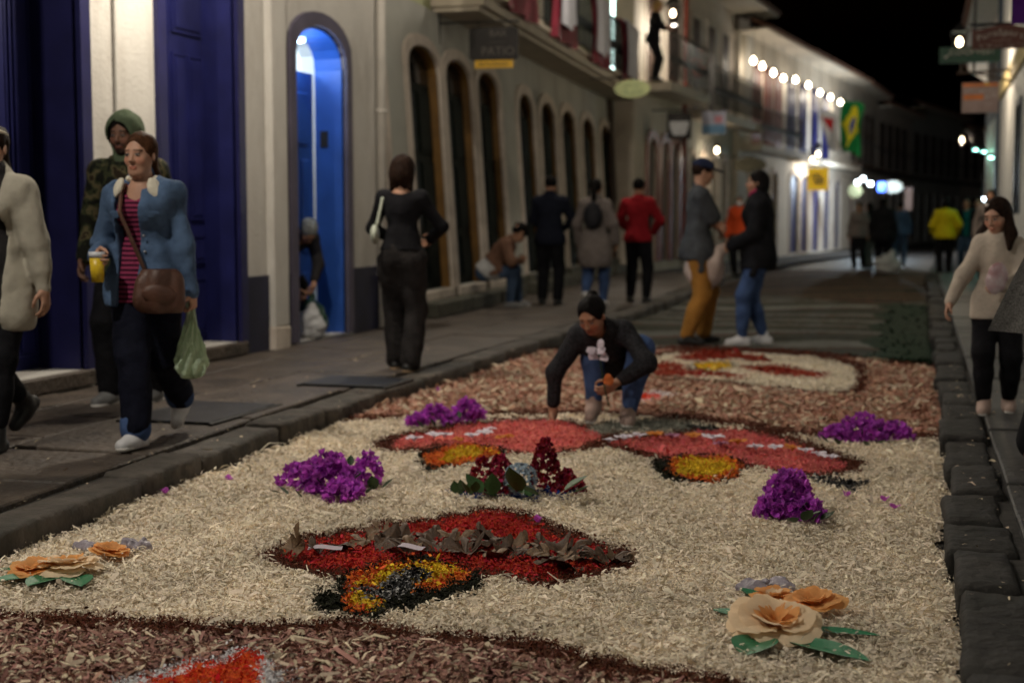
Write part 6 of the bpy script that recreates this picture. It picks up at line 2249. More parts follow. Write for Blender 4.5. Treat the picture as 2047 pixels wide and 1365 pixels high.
def paper_leaf(parent, m, dx, dy, L, W, ang, lift, curl=.1, side=0.0):
    def fn(u, v):
        uu = (u - .5) * 2
        w = W * math.sin(math.pi * min(1, .1 + .9 * v)) ** .7 * (1 - .25 * v)
        return (uu * w * .5 + side * v * v, v * L, .004 + lift * v + curl * L * v * v * .4 + abs(uu) * w * .12)
    b_ = MB()
    b_.sheet(fn, 6, 10)
    b_.sheet(lambda u, v: (fn(u, v)[0], fn(u, v)[1], fn(u, v)[2] - .0015), 6, 10)
    return b_.build('paper_leaf', m, parent, True, loc=(dx, dy, .008), rot=(0, 0, R(ang)))


ra_ = paper_rose('large orange paper rose in the middle of the left cluster', 135, 1150, .115, m_pap2, m_pap1, -8, 40, 1, 74)
for (dx, dy, L, W, a) in ((-.05, -.06, .20, .10, 150), (.0, -.07, .17, .12, 182), (.06, -.05, .19, .12, -140)):
    paper_leaf(ra_, m_gpap, *(rotz(-R(40)) @ v3(dx, dy, 0))[:2], L, W, a - 40, .01, .03)
rb_ = paper_rose('orange paper rose at the left end of the left cluster', 68, 1152, .085, m_pap1, m_pap1, 6, 10, 2, 62)
paper_leaf(rb_, m_gpap, -.03, 0, .14, .06, 75, .0, .05)
rc_ = paper_rose('small orange paper rose at the right end of the left cluster', 218, 1115, .075, m_pap1, m_pap1, 10, 100, 3, 60)
rd_ = paper_rose('wide pale peach paper rose in the right foreground', 1548, 1268, .145, m_pap2, m_pap1, 14, 20, 4, 76)  # orange inner petals put the shade inside the rose into colour
for (dx, dy, L, W, a) in ((-.03, -.09, .19, .15, 172), (.06, -.09, .27, .12, -122), (.09, .04, .22, .07, -92), (-.10, .12, .13, .08, 60), (-.02, .15, .1, .06, 20)):
    paper_leaf(rd_, m_gpap, *(rotz(-R(20)) @ v3(dx, dy, 0))[:2], L, W, a - 20, .0, .03)
re_ = paper_rose('orange paper rose behind the pale peach rose', 1628, 1225, .10, m_pap1, m_pap1, -6, 150, 5, 58)
rf_ = paper_rose('crumpled orange paper rose left behind the pale peach rose', 1545, 1208, .075, m_pap1, m_pap2, 0, 80, 6, 55)
paper_leaf(rf_, m_gpap, 0, .03, .10, .06, -80 + 60, .02, .05)


def crumple(label, px, py, rx_, ry_, rz_, seed, m=m_lil):
    c = on_ground(px, py, .02)
    V, F = sdf_mesh([ell((0, 0, rz_ * .7), (rx_, ry_, rz_), None, .02), ell((rx_ * .7, 0, rz_ * .4), (rx_ * .5, ry_ * .8, rz_ * .5), None, .02)], .005, lambda X, Y, Z: -Z + 0 * X + 0 * Y, folds(.018, 70, seed, 1))
    o = link('foil_flower', np_mesh('foil_flower', V, F, m, False), None, (c[0], c[1], .022))
    tag(o, label, 'paper flower')


crumple('crumpled shiny lilac foil flower behind the left paper roses', 268, 1098, .040, .025, .022, 3)
crumple('flat lilac foil scrap behind the large left paper rose', 160, 1100, .045, .02, .011, 5)
crumple('pale lilac foil flower behind the right paper roses', 1500, 1182, .032, .022, .014, 7)
crumple('silvery foil scrap beside the pale lilac foil flower', 1552, 1178, .034, .02, .013, 9)

# ---------------------------------------------------------------- dry maple leaves in a row on the near wing
m_dry = mat('dry_brown_leaf', (0.072, 0.039, 0.021), rough=.6, var=.45, scale=12, bump=.3, bscale=60, bdist=.006)
m_dry2 = mat('dry_tan_leaf', (0.17, 0.105, 0.058), rough=.6, var=.35, scale=12, bump=.3, bscale=60, bdist=.006)


def maple(seed, m):
    r = np.random.default_rng(seed)
    pts = []
    lob = [(-155, .42), (-115, .80), (-90, .56), (-52, .98), (-27, .62), (0, 1.12), (27, .62), (52, .98), (90, .56), (115, .80), (155, .42)]
    for (a, rr) in lob:
        if rr > .6:
            for (da, f) in ((-14, .76), (-9, .74), (-7, .88), (0, 1.0), (7, .88), (9, .74), (14, .76)):
                pts.append((a + da + r.uniform(-2, 2), rr * f * r.uniform(.93, 1.05)))
        else:
            pts.append((a, rr))
    out = [(math.sin(R(a)) * d, math.cos(R(a)) * d) for a, d in pts]
    c1, c2, c3 = r.uniform(.05, .35), r.uniform(-.25, .25), r.uniform(0, 6)
    bend = lambda x, y: c1 * x * x + c2 * y * y * .6 + .12 * math.sin(5 * x + c3) + .10 * math.sin(6 * y + c3)
    V = [(0, 0, bend(0, 0))]
    for f in (.45, .75, 1.0):
        V += [(x * f, y * f, bend(x * f, y * f) + .05 * f * math.sin(9 * x + 4 * y + c3)) for x, y in out]
    n = len(out)
    F = [(0, 1 + i, 1 + (i + 1) % n) for i in range(n - 1)]
    for k_ in range(2):
        F += [(1 + k_ * n + i, 1 + (k_ + 1) * n + i, 1 + (k_ + 1) * n + i + 1, 1 + k_ * n + i + 1) for i in range(n - 1)]
    me = bpy.data.meshes.new('dry_leaf')
    me.from_pydata(V, [], F)
    me.materials.append(m)
    me.polygons.foreach_set('use_smooth', np.ones(len(me.polygons), dtype=bool))
    b_ = MB()
    return me


MPL = [maple(i, m_dry if i % 3 else m_dry2) for i in range(9)]
LEAF = [(588, 1100, 75, .085), (640, 1100, 20, .07), (690, 1092, 15, .08), (735, 1080, 30, .08), (770, 1088, 55, .10), (800, 1080, 62, .09), (820, 1096, 15, .08), (850, 1085, 22, .08), (880, 1090, 30, .09), (905, 1078, 20, .08), (930, 1100, 50, .09), (955, 1085, 30, .08), (975, 1105, 20, .08), (1000, 1085, 35, .085), (1015, 1102, 45, .08),
        (1040, 1090, 25, .08), (1060, 1105, 15, .085), (1085, 1092, 40, .08), (1100, 1112, 20, .09), (1125, 1105, 65, .095), (1125, 1128, -25, .10), (1150, 1112, 20, .08), (1185, 1112, 25, .085), (1215, 1114, 20, .08), (1240, 1112, 15, .075), (866, 1072, 40, .08), (960, 1070, 35, .07), (760, 1062, 60, .06)]
ORDN = 'first second third fourth fifth sixth seventh eighth ninth tenth eleventh twelfth thirteenth fourteenth fifteenth sixteenth seventeenth eighteenth nineteenth twentieth twenty-first twenty-second twenty-third twenty-fourth twenty-fifth twenty-sixth twenty-seventh twenty-eighth'.split()
LORD = sorted(range(len(LEAF)), key=lambda i: LEAF[i][0])
for i, (px, py, tilt, s) in enumerate(LEAF):
    c = on_ground(px, py, .04)
    o = link('dry_leaf', MPL[i % 9], None, (c[0], c[1], .034 + .22 * s * math.sin(R(abs(tilt * .5)))), (R(tilt * (1 if i == 0 else .30)), R(random.uniform(-20, 20)), R(16 + random.uniform(-90, 90))), (s * 1.12, s * 1.12, s * 1.12))
    lab = 'dry brown maple leaf, %s from the left in the row on the red wing' % ORDN[LORD.index(i)]
    if i == 0:
        lab = 'upright dark dry maple leaf standing at the left tip of the near red wing'
    elif i == 20:
        lab = 'dry maple leaf hanging lowest over the front of the near red wing'
    elif i == 27:
        lab = 'small dry leaf standing up at the back of the near red wing'
    tag(o, lab, 'leaf', 'dry leaves on the near red wing')
for (px, py, a, lab) in ((650, 1096, 12, 'white paper strip between the leaves near the left tip of the red wing'), (818, 1094, -14, 'lilac paper strip under the leaves in the middle of the red wing')):
    c = on_ground(px, py, .045)
    b_ = MB()
    b_.sheet(lambda u, v: ((u - .5) * .13, (v - .5) * .03, .006 * math.sin(u * 5) + .01 * u), 8, 2)
    tag(b_.build('paper_strip', m_ppink, None, True, loc=tuple(c), rot=(R(15), 0, R(a))), lab, 'paper')

# ---------------------------------------------------------------- small paper flowers on the farther wings
m_pl = mat('lilac_white_paper', (0.80, 0.77, 0.86), rough=.8, var=.06, bump=.1, trans=.2)
m_po = mat('bright_orange_paper', (0.66, 0.25, 0.04), rough=.8, var=.1, bump=.1, trans=.25)
m_pm = mat('mauve_paper', (0.40, 0.17, 0.28), rough=.8, var=.1, bump=.1, trans=.2)
RWF = [(1218, 886, 'l', .05), (1247, 881, 'l', .06), (1279, 877, 'l', .055), (1311, 876, 'o', .065), (1343, 878, 'm', .055), (1383, 878, 'o', .06), (1427, 884, 'l', .08), (1441, 893, 'm', .05), (1475, 890, 'o', .06), (1511, 900, 'l', .06), (1549, 901, 'l', .055), (1584, 903, 'o', .06), (1610, 907, 'l', .05), (1636, 914, 'l', .05), (1662, 920, 'l', .055)]
ORD = ['leftmost', 'second from the left', 'third from the left', 'fourth from the left', 'fifth from the left', 'sixth from the left', 'seventh and largest', 'eighth and low in front', 'ninth from the left', 'sixth from the tip', 'fifth from the tip', 'fourth from the tip', 'third from the tip', 'second from the tip', 'last at the tip']
CM = {'l': (m_pl, 'lilac white'), 'o': (m_po, 'orange'), 'm': (m_pm, 'mauve')}


def small_flower(label, px, py, m, Rr, seed, op=62):
    r = np.random.default_rng(seed)
    c = on_ground(px, py, .035)
    t = thing('paper_flower', label, 'paper flower', (c[0], c[1], .036), r.uniform(0, 6), 'small paper flowers on the pink wings')
    for ring, (n, f, o_) in enumerate(((4, 1, op), (3, .7, op * .5))):
        for i in range(n):
            link('petal', petal_mesh(m, i * 6.283 / n + ring, Rr * f, R(o_ + r.uniform(-8, 8)), 1.0, Rr * .08, r, .004, 6, 4), t)


for i, (px, py, c_, s) in enumerate(RWF):
    small_flower('%s paper flower, %s on the right pink wing' % (CM[c_][1], ORD[i]), px, py, CM[c_][0], s * .92, i, 50)
LWF = [(828, 884, 'l', .06), (868, 877, 'l', .06), (888, 876, 'l', .06), (916, 880, 'o', .035), (944, 877, 'l', .055), (968, 872, 'l', .06), (980, 864, 'l', .045), (1000, 876, 'o', .035), (1016, 878, 'o', .045)]
ORL = ['leftmost', 'second', 'third', 'fourth and flat', 'fifth', 'sixth', 'seventh, set back', 'eighth and flat', 'last and nearest the hand']
for i, (px, py, c_, s) in enumerate(LWF):
    small_flower('%s paper flower, %s on the left pink wing' % (CM[c_][1], ORL[i]), px, py, CM[c_][0], s * .95, 40 + i, 48 if s > .04 else 78)

# the stem of paper flowers in the crouching woman's left hand
wl_ = W12['J']['wrl']
b_ = thing('paper_flower_spray', 'spray of pale and orange paper flowers in the crouching woman\'s hand', 'paper flower', tuple(world_to(W12, wl_ + v3(.03, .05, -.09))))
MB().tube([(0, 0, -.03), (-.03, -.01, .12), (-.06, -.01, .30)], .004, 6).build('stem', m_leafd, b_)
r = np.random.default_rng(3)
for (x, z, s, m, n) in ((-.03, .10, .07, m_porange, 2), (-.055, .24, .065, m_ppink, 3), (-.065, .31, .065, m_ppink, 3)):
    for i in range(n):
        link('petal', petal_mesh(m, i * 6.283 / n + r.uniform(0, 6), s, R(48), .8, s * .1, r, .004, 6, 4), b_, (x, -.02, z), (R(65), R(r.uniform(-30, 30)), 0))


# ================================================================ SIGNS, FLAGS, LAMPS
m_signd = mat('dark_wood_sign', (0.012, 0.009, 0.008), rough=.6, var=.3, scale=6, bump=.2)
m_signy = mat('yellow_sign_paint', (0.70, 0.40, 0.015), rough=.5, var=.1, bump=.05)
m_txtd = mat('dark_lettering', (0.03, 0.025, 0.02), rough=.6, bump=0)
m_txtl = mat('pale_lettering', (0.34, 0.31, 0.28), rough=.6, bump=0)
m_txtf = mat('faded_lettering', (0.10, 0.085, 0.075), rough=.6, bump=0)
m_txtw = mat('white_lettering', (0.62, 0.6, 0.56), rough=.6, bump=0)


def board(prof, th, m, name, parent, bevel=.004):
    b_ = MB()
    b_.prism(prof, -th / 2, th / 2)
    return b_.build(name, m, parent, bevel=bevel)


def rounded(w, h, r, n=4):
    P = []
    for cx_, cz_, a0 in ((w / 2 - r, -h / 2 + r, -90), (w / 2 - r, h / 2 - r, 0), (-w / 2 + r, h / 2 - r, 90), (-w / 2 + r, -h / 2 + r, 180)):
        for i in range(n + 1):
            a = R(a0 + 90 * i / n)
            P.append((cx_ + r * math.cos(a), cz_ + r * math.sin(a)))
    return P


def scribble(parent, m, x, y, z, w, h, seed):
    """A line of lettering too blurred to read: broken strokes."""
    r = np.random.default_rng(seed)
    n = max(3, int(w / h * 1.5))
    b_ = MB()
    for i in range(n):
        x0 = x - w / 2 + w * (i + .5) / n
        d = w / n * .32
        k_ = [(x0 + r.uniform(-d, d), y, z + r.uniform(-.5, .5) * h) for _ in range(4)]
        b_.tube(k_, h * .075, 4)
    o = b_.build('lettering', m, parent)
    o['kind'] = 'stuff'
    return o


def place(px, py, Y):
    d = FW * FPX + RT * (px - 1023.5) + UP * (682.5 - py)
    t = Y / d[1]
    return v3(d[0] * t, Y, HC + d[2] * t)


# hanging sign of the ochre door house, seen face on across the pavement
p = place(987, 88, 17.2)
s = thing('hanging_sign', 'dark rounded wooden hanging sign with faint lettering and a yellow strip', 'sign', tuple(p), R(4))
board(rounded(.62, .40, .05), .05, m_signd, 'board', s)
scribble(s, m_txtf, .04, -.028, .015, .24, .03, 4)
for (tx, z, sz) in (('BAR', .12, .12), ('PATIO', -.10, .15)):
    text_mesh('lettering', tx, sz, m_txtf, s, (.06, -.028, z), (R(90), 0, 0))
q_ = MB()
q_.box(-.24, .25, -.02, .02, -.30, -.205)
yb_ = q_.build('yellow_board', m_signy, s)
text_mesh('lettering', 'RESTAURANTE', .055, m_txtd, yb_, (0, -.024, -.255), (R(90), 0, 0))
b_ = MB()
b_.tube([(-.75, .02, .27), (.32, .02, .27)], .012, 6)
b_.tube([(-.70, .02, .55), (-.70, .02, .0)], .012, 6)
for x in (-.2, .2):
    b_.tube([(x, 0, .2), (x, .01, .27)], .006, 5)
b_.build('bracket', m_blkiron, s)

p = place(1264, 178, 23.5)
s = thing('oval_sign', 'pale green oval sign with green lettering under the balcony end', 'sign', tuple(p), R(2))
b_ = MB()
b_.prism([(math.cos(a) * .30, math.sin(a) * .15) for a in np.linspace(0, 2 * math.pi, 29)[:-1]], -.025, .025)
b_.build('board', mat('pale_green_sign', (0.38, 0.42, 0.20), rough=.5, bump=.05), s)
mg = mat('green_lettering', (0.03, 0.14, 0.09), rough=.6, bump=0)
scribble(s, mg, 0, -.028, .05, .26, .07, 5)
scribble(s, mg, 0, -.028, -.06, .36, .08, 6)
MB().tube([(-.7, 0, .18), (0, 0, .18), (0, 0, .14)], .012, 6).build('bracket', m_blkiron, s)

p = place(1358, 252, 31.0)
s = thing('pot_sign', 'black hanging sign with a white cooking pot painted on it', 'sign', tuple(p), R(4))
board(rounded(.52, .56, .02), .05, m_signd, 'board', s)
b_ = MB()
b_.prism([(-.21, .10), (-.20, -.02), (-.15, -.17), (-.10, -.21), (.10, -.21), (.15, -.17), (.20, -.02), (.21, .10)][::-1], -.032, -.026)
b_.build('pot', mat('enamel_white', (.55, .57, .6), rough=.4, bump=0), s)
scribble(s, m_txtl, 0, -.03, .19, .34, .08, 7)
MB().tube([(-.6, .0, .34), (.28, 0, .34)], .014, 6).build('bracket', m_blkiron, s)

p = place(1427, 246, 34.0)
s = thing('shop_sign', 'pale blue and lilac rectangular shop sign jutting from the shadowed house', 'sign', tuple(p), R(6))
MB().box(-.28, .28, -.03, .03, -.27, .27).build('board', mat('lilac_sign', (.34, .34, .42), rough=.5, bump=0), s)
MB().box(-.27, .27, -.034, -.031, -.26, -.05).build('blue_field', mat('blue_sign_field', (.12, .26, .42), rough=.5, bump=0), s)
MB().box(.02, .2, -.034, -.031, 0, .16).build('pink_mark', mat('pink_sign_mark', (.5, .2, .24), rough=.5, bump=0), s)
MB().tube([(-.9, 0, .3), (.2, 0, .3)], .014, 6).build('bracket', m_blkiron, s)

p = place(1500, 330, 38.0)
s = thing('oval_sign', 'large dark oval sign over the doors of the red door house', 'sign', tuple(p), R(6))
b_ = MB()
b_.prism([(math.cos(a) * .42, math.sin(a) * .2) for a in np.linspace(0, 2 * math.pi, 29)[:-1]], -.03, .03)
b_.build('board', m_stonebase, s)
MB().tube([(-.8, 0, .22), (.1, 0, .22)], .014, 6).build('bracket', m_blkiron, s)

p = place(1635, 358, 44.0)
s = thing('bank_sign', 'square yellow sign with a dark blue interlaced emblem', 'sign', tuple(p), R(5))
MB().box(-.31, .31, -.05, .05, -.34, .34).build('board', emit('bank_yellow', (.85, .50, .02), .45), s)
b_ = MB()
for (x0, z0, x1, z1) in ((-.15, .13, .10, .13), (-.10, .03, .15, .03), (-.15, -.07, .10, -.07), (-.10, -.15, .15, -.15), (-.15, .13, -.15, .0), (.15, .03, .15, -.15), (-.05, .1, .1, -.05), (-.1, -.02, .05, -.15)):
    b_.tube([(x0, -.055, z0), (x1, -.055, z1)], .024, 5)
b_.build('emblem', mat('emblem_blue', (.03, .04, .22), rough=.4, bump=0), s)
MB().tube([(-.6, 0, .38), (.25, 0, .38)], .02, 6).build('bracket', m_blkiron, s)

# round and blue lit signs of the shops past the flags
p = place(1709, 382, 52.0)
s = thing('round_sign', 'round olive sign left of the blue lit shop', 'sign', tuple(p), R(5))
b_ = MB()
b_.prism([(math.cos(a) * .24, math.sin(a) * .24) for a in np.linspace(0, 2 * math.pi, 25)[:-1]], -.03, .03)
b_.build('board', mat('olive_sign', (.12, .12, .06), bump=0), s)
p = place(1762, 374, 53.0)
s = thing('blue_lit_sign', 'small glowing blue square shop sign', 'sign', tuple(p), R(5))
MB().box(-.12, .12, -.06, .06, -.16, .16).build('board', emit('blue_sign_glow', (.03, .12, 1.0), 3.0), s)
p = place(1785, 374, 53.5)
s = thing('oval_sign', 'pale oval sign right of the small glowing blue sign', 'sign', tuple(p), R(5))
b_ = MB()
b_.prism([(math.cos(a) * .34, math.sin(a) * .22) for a in np.linspace(0, 2 * math.pi, 25)[:-1]], -.03, .03)
b_.build('board', mat('grey_green_sign', (.3, .32, .28), bump=0), s)
p = place(1816, 398, 56.0)
s = thing('banner_sign', 'narrow pale upright banner in the dark end of the street', 'sign', tuple(p), R(5))
MB().box(-.14, .14, -.02, .02, -.42, .42).build('board', mat('pale_banner', (.45, .4, .45), bump=0), s)

# right hand signs and the purple banner
p = place(2003, 76, 17.6)
s = thing('carved_sign', 'brown carved wooden sign with curved gothic lettering at the right edge', 'sign', tuple(p), R(-3))
prof = [(-.33, -.125), (.40, -.125), (.40, .12)] + [(x, .12 + .03 * math.cos((x - .03) * 9)) for x in np.linspace(.36, -.29, 12)] + [(-.33, .12)]
board(prof, .05, mat('brown_sign_paint', (.075, .022, .014), rough=.6, var=.2, bump=.1), 'board', s)
for i, ch in enumerate('PuroSporte'):
    x = -.25 + i * .058
    text_mesh('lettering', ch, .105, m_txtl, s, (x, -.03, .055 - .9 * (x - 0) ** 2), (R(90), R(x * 60), 0))
scribble(s, m_txtl, 0, -.03, -.035, .22, .03, 8)
scribble(s, m_txtl, .03, -.03, -.09, .58, .045, 9)
MB().tube([(-.36, 0, .16), (.75, 0, .16)], .016, 6).build('bracket', m_blkiron, s)

p = place(1936, 110, 25.0)
s = thing('green_sign', 'dark green sign reading COOPVEST on a bracket', 'sign', tuple(p), R(-3))
MB().box(-.46, .50, -.03, .03, -.13, .13).build('board', mat('bottle_green_sign', (.010, .045, .026), rough=.5, bump=.05), s)
text_mesh('lettering', 'COOPVEST', .145, m_txtl, s, (.06, -.034, .045), (R(90), 0, 0))
MB().add([(-.40, -.034, -.01), (-.36, -.034, -.06), (-.28, -.034, .03), (-.37, -.034, -.02)], [(0, 1, 2, 3)]).build('check_mark', m_txtl, s)
b_ = MB()
b_.tube([(-.11, 0, -.14), (-.11, 0, -.30)], .02, 6)
b_.tube([(-.18, 0, -.30), (.85, 0, -.26)], .022, 6)
b_.tube([(.10, 0, -.30), (.80, 0, -.48)], .018, 6)
b_.build('bracket', m_brown, s)

p = place(1958, 196, 23.5)
s = thing('menu_sign', 'orange and mauve sign with white lettering below the green sign', 'sign', tuple(p), R(-3))
MB().box(-.26, .28, -.03, .03, -.23, .23).build('board', mat('mauve_sign_paint', (.34, .24, .22), rough=.5, var=.15, bump=0), s)
MB().box(-.25, .27, -.034, -.0305, .17, .22).build('orange_band', mat('orange_sign_paint', (.62, .18, .04), rough=.5, bump=0), s)
MB().box(-.24, .06, -.034, -.0305, -.03, .05).build('orange_field', MATS['orange_sign_paint'], s)
MB().box(.07, .14, -.037, -.0345, .185, .215).build('yellow_mark', m_signy, s)
scribble(s, m_txtw, -.15, -.036, .10, .15, .06, 10)
scribble(s, m_txtw, .12, -.036, .10, .24, .07, 11)
scribble(s, m_txtw, .16, -.036, .01, .17, .08, 12)
scribble(s, m_txtw, .15, -.036, -.10, .12, .03, 13)

p = place(2044, 10, 14.6)
s = thing('purple_banner', 'deep purple cloth banner hanging at the top right corner', 'banner', tuple(p), R(-3))
b_ = MB()
b_.sheet(lambda u, v: (-.10 + u * .5, .015 * math.sin(u * 9), .9 - v * 1.08), 12, 6)
b_.sheet(lambda u, v: (-.10 + u * .5, .015 * math.sin(u * 9) + .004, .9 - v * 1.08), 12, 6)
b_.build('cloth', cloth('purple_cloth', (.045, .010, .10)), s, True)
MB().tube([(-.2, 0, .92), (.5, 0, .92)], .015, 6).build('pole', m_blkiron, s)

# flags: white one with a red triangle, and the green flag with yellow lozenge and blue disc
def flag(name, label, px, py, Y, w, h, col_fn, ang, droop, seed):
    p = place(px, py, Y)
    t = thing(name, label, 'flag', tuple(p), 0)
    nu, nv = 28, 22
    groups = {}
    fx = lambda u, v: (math.sin(R(ang)) * h * v * .55 + w * u * .75 * math.cos(R(12)) - .06 * math.sin(v * 5 + u * 6), .12 * math.sin(u * 9 + v * 3 + seed) * (0.3 + v), -h * v * .9 - w * u * droop - .05 * math.sin(u * 7))
    for j in range(nv):
        for i in range(nu):
            u0, u1, v0, v1 = i / nu, (i + 1) / nu, j / nv, (j + 1) / nv
            m = col_fn((u0 + u1) / 2, (v0 + v1) / 2)
            groups.setdefault(m, MB()).add([fx(u0, v0), fx(u1, v0), fx(u1, v1), fx(u0, v1)], [(0, 1, 2, 3)])
    for m, b_ in groups.items():
        b_.build({'f': 'field'}.get(m[0], m[0]), m[1], t, True)
    MB().tube([(0, 0, -h), (0, 0, .15)], .02, 6).build('pole', m_brown, t)
    return t


fw, fr = cloth('white_flag_cloth', (.55, .53, .5), trans=.3), cloth('red_flag_cloth', (.45, .02, .02), trans=.3)
fg, fy, fb = cloth('green_flag_cloth', (.015, .16, .04), trans=.3), cloth('yellow_flag_cloth', (.6, .48, .02), trans=.3), cloth('blue_flag_cloth', (.03, .05, .22), trans=.3)
flag('white_flag', 'white flag with a red triangle hanging beside the green and yellow flag', 1640, 212, 46.0, .72, 1.35, lambda u, v: ('triangle', fr) if (abs(u - .38) < (.55 - v) * .6 + .02 and .2 < v < .55) else ('field', fw), 14, .55, 1)
flag('green_flag', 'green flag with yellow lozenge and blue disc hanging from the eave', 1688, 195, 46.6, .85, 1.75,
     lambda u, v: ('disc', fb) if math.hypot((u - .5) * 1.0, v - .5) < .17 else (('lozenge', fy) if abs(u - .5) + abs(v - .5) < .44 else ('field', fg)), -10, .35, 3)

# ---------------------------------------------------------------- lamps of the street, with one added to light its far end
WARM, WARM2, COOL = (1.0, 0.80, 0.57), (1.0, 0.89, 0.74), (0.72, 0.87, 1.0)
m_lamp = emit('warm_lamp_glass', (1.0, 0.78, 0.5), 18)
m_lampc = emit('cool_lamp_glass', (0.75, 0.9, 1.0), 20)
m_lampt = emit('teal_lamp_glass', (0.45, 1.0, 0.85), 16)


def lantern(label, loc, ang, watts, col, gm, reach=.45, size=1.0, group='wall lanterns'):
    """Colonial wall lantern: bracket, four sided glass, cap. ang: heading of the arm from the wall."""
    t = thing('wall_lantern', label, 'lantern', loc, R(ang), group)
    b_ = MB()
    b_.tube([(0, 0, .25), (0, reach * .6, .33), (0, reach, .26)], .014, 6)
    b_.tube([(0, 0, .0), (0, reach * .45, .28)], .010, 6)
    b_.box(-.04, .04, -.012, .0, -.1, .35)
    b_.build('bracket', m_blkiron, t)
    b_ = MB()
    s = size
    top, bot = .11 * s, .065 * s
    b_.add([(x * top, reach + y * top, .20 * s) for x, y in ((-1, -1), (1, -1), (1, 1), (-1, 1))] + [(0, reach, .33 * s)], [(0, 1, 4), (1, 2, 4), (2, 3, 4), (3, 0, 4), (3, 2, 1, 0)])
    for x, y in ((-1, -1), (1, -1), (1, 1), (-1, 1)):
        b_.tube([(x * top * .95, reach + y * top * .95, .2 * s), (x * bot, reach + y * bot, -.08 * s)], .008, 5)
    b_.box(-bot, bot, reach - bot, reach + bot, -.11 * s, -.085 * s)
    b_.build('lantern_cage', m_blkiron, t)
    b_ = MB()
    b_.lathe([(.001, -.06), (.035, -.045), (.05, 0), (.045, .05), (.02, .09), (.001, .1)], 12, (0, reach, .06 * s))
    b_.build('bulb', gm, t, True)
    if watts:
        point_light('lantern_light', (0, reach, -.16 * s), watts, col, t, .09)
    return t


lantern('wall lantern of the blue door house just above the picture', (-5.55, 9.22, 3.95), -90, 270, WARM2, m_lamp, 1.0)
lantern('wall lantern of the left house beside the camera, out of the picture', (-5.55, 3.0, 5.4), -90, 600, (1.0, .92, .80), m_lamp, 1.1)
lantern('wall lantern high on the arched door house, above the picture', (-5.55, 13.0, 6.0), -90, 200, WARM2, m_lamp, 1.5)
lantern('small added lantern on the dark right houses, lighting the far row opposite', (1.5, 51.0, 3.9), 90, 240, WARM, m_lamp, .35, .7)  # added lamp, brightens the dim row houses at the street's end
lantern('wall lantern of the ochre door house above its balcony, out of the picture', (-5.6, 20.0, 7.0), -90, 520, WARM2, m_lamp, .72)
u_, _ = on_plane(1330, 20, (D0[0] + .3, D0[1]), DA)
lantern('big glowing globe lantern over the balcony of the lantern balcony house', (D0[0] + math.sin(R(DA)) * u_ + .02, D0[1] + math.cos(R(DA)) * u_, 5.75), -90, 170, WARM2, m_lamp, .45, 1.5)
u_, z_ = on_plane(1605, 300, F0, FA)
ff = lambda u: (F0[0] + math.sin(R(FA)) * u, F0[1] + math.cos(R(FA)) * u)
lantern('bright wall lantern between the red door house and the blue shutter house', (*ff(u_), 3.35), -90, 60, WARM2, m_lamp, .5, 1.6)
lantern('second bright wall lantern close left of the one by the blue shutter house', (*ff(u_ - .9), 3.15), -90, 40, WARM2, m_lamp, .5, 1.3)
p = place(1918, 84, 26.0)
lantern('lantern on an arm above the green sign', (RWALL + .05, 26.0, p[2] - .1), 90, 130, WARM, m_lamp, RWALL + .05 - p[0], 1.3)
p = place(1433, 306, 37.0)
lantern('small lamp among the doors of the shadowed house', (p[0] - .3, p[1], p[2]), -90, 30, WARM, m_lamp, .3, .8)

# string of bulbs under the eave
bulb = MB()
bulb.lathe([(.001, -.085), (.045, -.07), (.07, -.02), (.062, .03), (.03, .07), (.025, .1)], 12)
bulb_me = bulb.mesh('glass', emit('eave_bulb_glass', (1.0, .84, .62), 26), True)
sock = MB()
sock.lathe([(.027, .1), (.03, .1), (.03, .16), (.001, .16)], 10)
sock_me = sock.mesh('socket', m_blkiron)
PXS = [(1506, 122), (1524, 133), (1546, 146), (1566, 157), (1590, 160), (1616, 171), (1639, 186), (1660, 195), (1680, 205)]
for i, (px, py) in enumerate(PXS):
    u_, z_ = on_plane(px, py, (F0[0] + .35, F0[1]), FA)
    x, y = ff(u_)
    lab = 'bare eave bulb, number %s of the row counted from the red doors' % ('one two three four five six seven eight nine'.split()[i])
    t = thing('eave_bulb', lab, 'bulb', (x + .35, y, z_), 0, 'row of eave bulbs')
    link('glass', bulb_me, t)
    link('socket', sock_me, t)
    MB().tube([(0, 0, .16), (0, 0, max(.2, 6.5 - z_ + .03))], .006, 5).build('flex', m_blkiron, t)
    if i % 2 == 0:
        point_light('bulb_light', (0.1, -.05, -.14), 15, WARM2, t, .08)
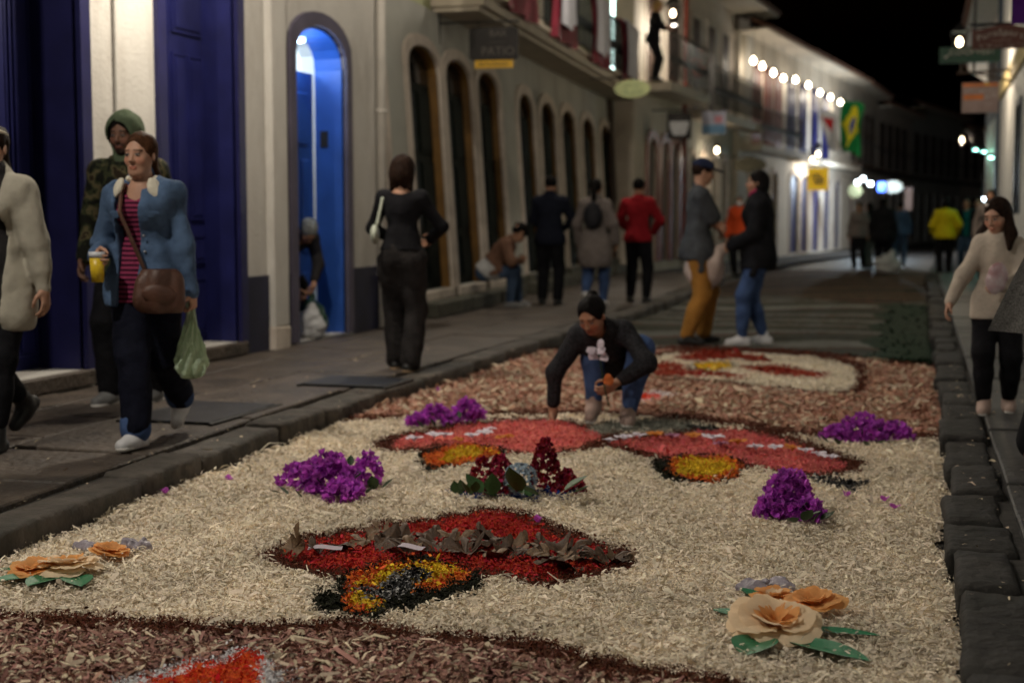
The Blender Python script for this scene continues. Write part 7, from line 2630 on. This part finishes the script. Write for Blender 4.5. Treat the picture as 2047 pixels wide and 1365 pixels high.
# shop lamps past the flags and the teal lamps on the right
for i, (px, py) in enumerate(((1714, 365), (1725, 358), (1740, 368))):
    p = place(px, py, 51.5)
    t = thing('shop_lamp', 'cool white shop lamp, %s of three over the red doors' % ('left', 'middle', 'right')[i], 'lamp', tuple(p), 0, 'cool shop lamps')
    b_ = MB()
    b_.lathe([(.001, -.07), (.06, -.05), (.08, 0), (.05, .06), (.001, .08)], 12)
    b_.build('glass', m_lampc, t, True)
    MB().tube([(0, 0, .08), (-.5, .1, .25)], .012, 5).build('arm', m_blkiron, t)
    if i == 1:
        point_light('shop_light', (0.5, .2, .1), 600, COOL, t, .1)
for i, (px, py, Y) in enumerate(((1950, 297, 38.2), (1967, 301, 36.0), (1985, 312, 33.4))):
    p = place(px, py, Y)
    p[0] = min(p[0], 1.38)
    t = thing('teal_lamp', 'teal wall lamp on the dark right house, %s of three' % ('farthest', 'middle', 'nearest')[i], 'lamp', tuple(p), 0, 'teal wall lamps')
    b_ = MB()
    b_.lathe([(.001, -.02), (.07, -.03), (.05, .05), (.001, .07)], 12)
    b_.build('shade', m_blkiron, t, True)
    b_ = MB()
    b_.lathe([(.001, -.05), (.04, -.045), (.06, -.031), (.001, -.029)], 12)
    b_.build('glass', m_lampt, t, True)
    MB().tube([(0, 0, .02), (1.52 - p[0], 0, .02)], .012, 5).build('arm', m_blkiron, t)
    point_light('teal_light', (0, -.02, -.1), 12, (.35, 1.0, .8), t, .04)
for (px, py, Y, lab) in ((1971, 399, 39.0, 'small cool white lamp low behind the girl, upper of two'), (1964, 412, 39.5, 'small cool white lamp low behind the girl, lower of two')):
    p = place(px, py, Y)
    t = thing('stall_lamp', lab, 'lamp', tuple(p), 0, 'low lamps behind the girl')
    b_ = MB()
    b_.lathe([(.001, -.06), (.07, -.02), (.09, .04), (.001, .05)], 10)
    b_.build('glass', m_lampc, t, True)
    MB().tube([(0, 0, .05), (0, 0, .9)], .01, 5).build('flex', m_blkiron, t)
# white bag on the floor by the black coat
p = on_ground(1787, 527, 0)
t = thing('plastic_bag', 'white plastic bag on the ground by the person in the black coat', 'bag', (p[0], 34.6, 0.01))
V, F = sdf_mesh([ell((0, 0, .2), (.28, .2, .22), None, .05), cone((.05, 0, .35), (.1, 0, .5), .12, .05, .05)], .02, lambda X, Y, Z: -Z + 0 * X + 0 * Y, folds(.04, 22, 4, 1))
link('film', np_mesh('film', V, F, m_wplastic, True), t)
# flower pot hanging on the shadowed balcony
p = place(1395, 140, 35.2)
t = thing('hanging_flowers', 'red flowers in a pot on the shadowed balcony', 'flowers', tuple(p))
b_ = MB()
b_.lathe([(.001, -.2), (.1, -.2), (.14, 0), (.001, 0)], 12)
b_.build('pot', m_redwood, t, True)
Ms = [frame(v3(*np.random.default_rng(i).normal(0, .13, 3)) + v3(0, 0, .12), v3(*np.random.default_rng(i + 99).normal(0, 1, 3)), i, .06) for i in range(90)]
V, F = strew(BR, np.array(Ms[:60]))
link('foliage', np_mesh('foliage', V, F, m_leafd, True), t)['kind'] = 'stuff'
V, F = strew(BR, np.array(Ms[60:]))
link('blossoms', np_mesh('blossoms', V, F, mat('scarlet_geranium', (.5, .05, .02), bump=0), True), t)['kind'] = 'stuff'
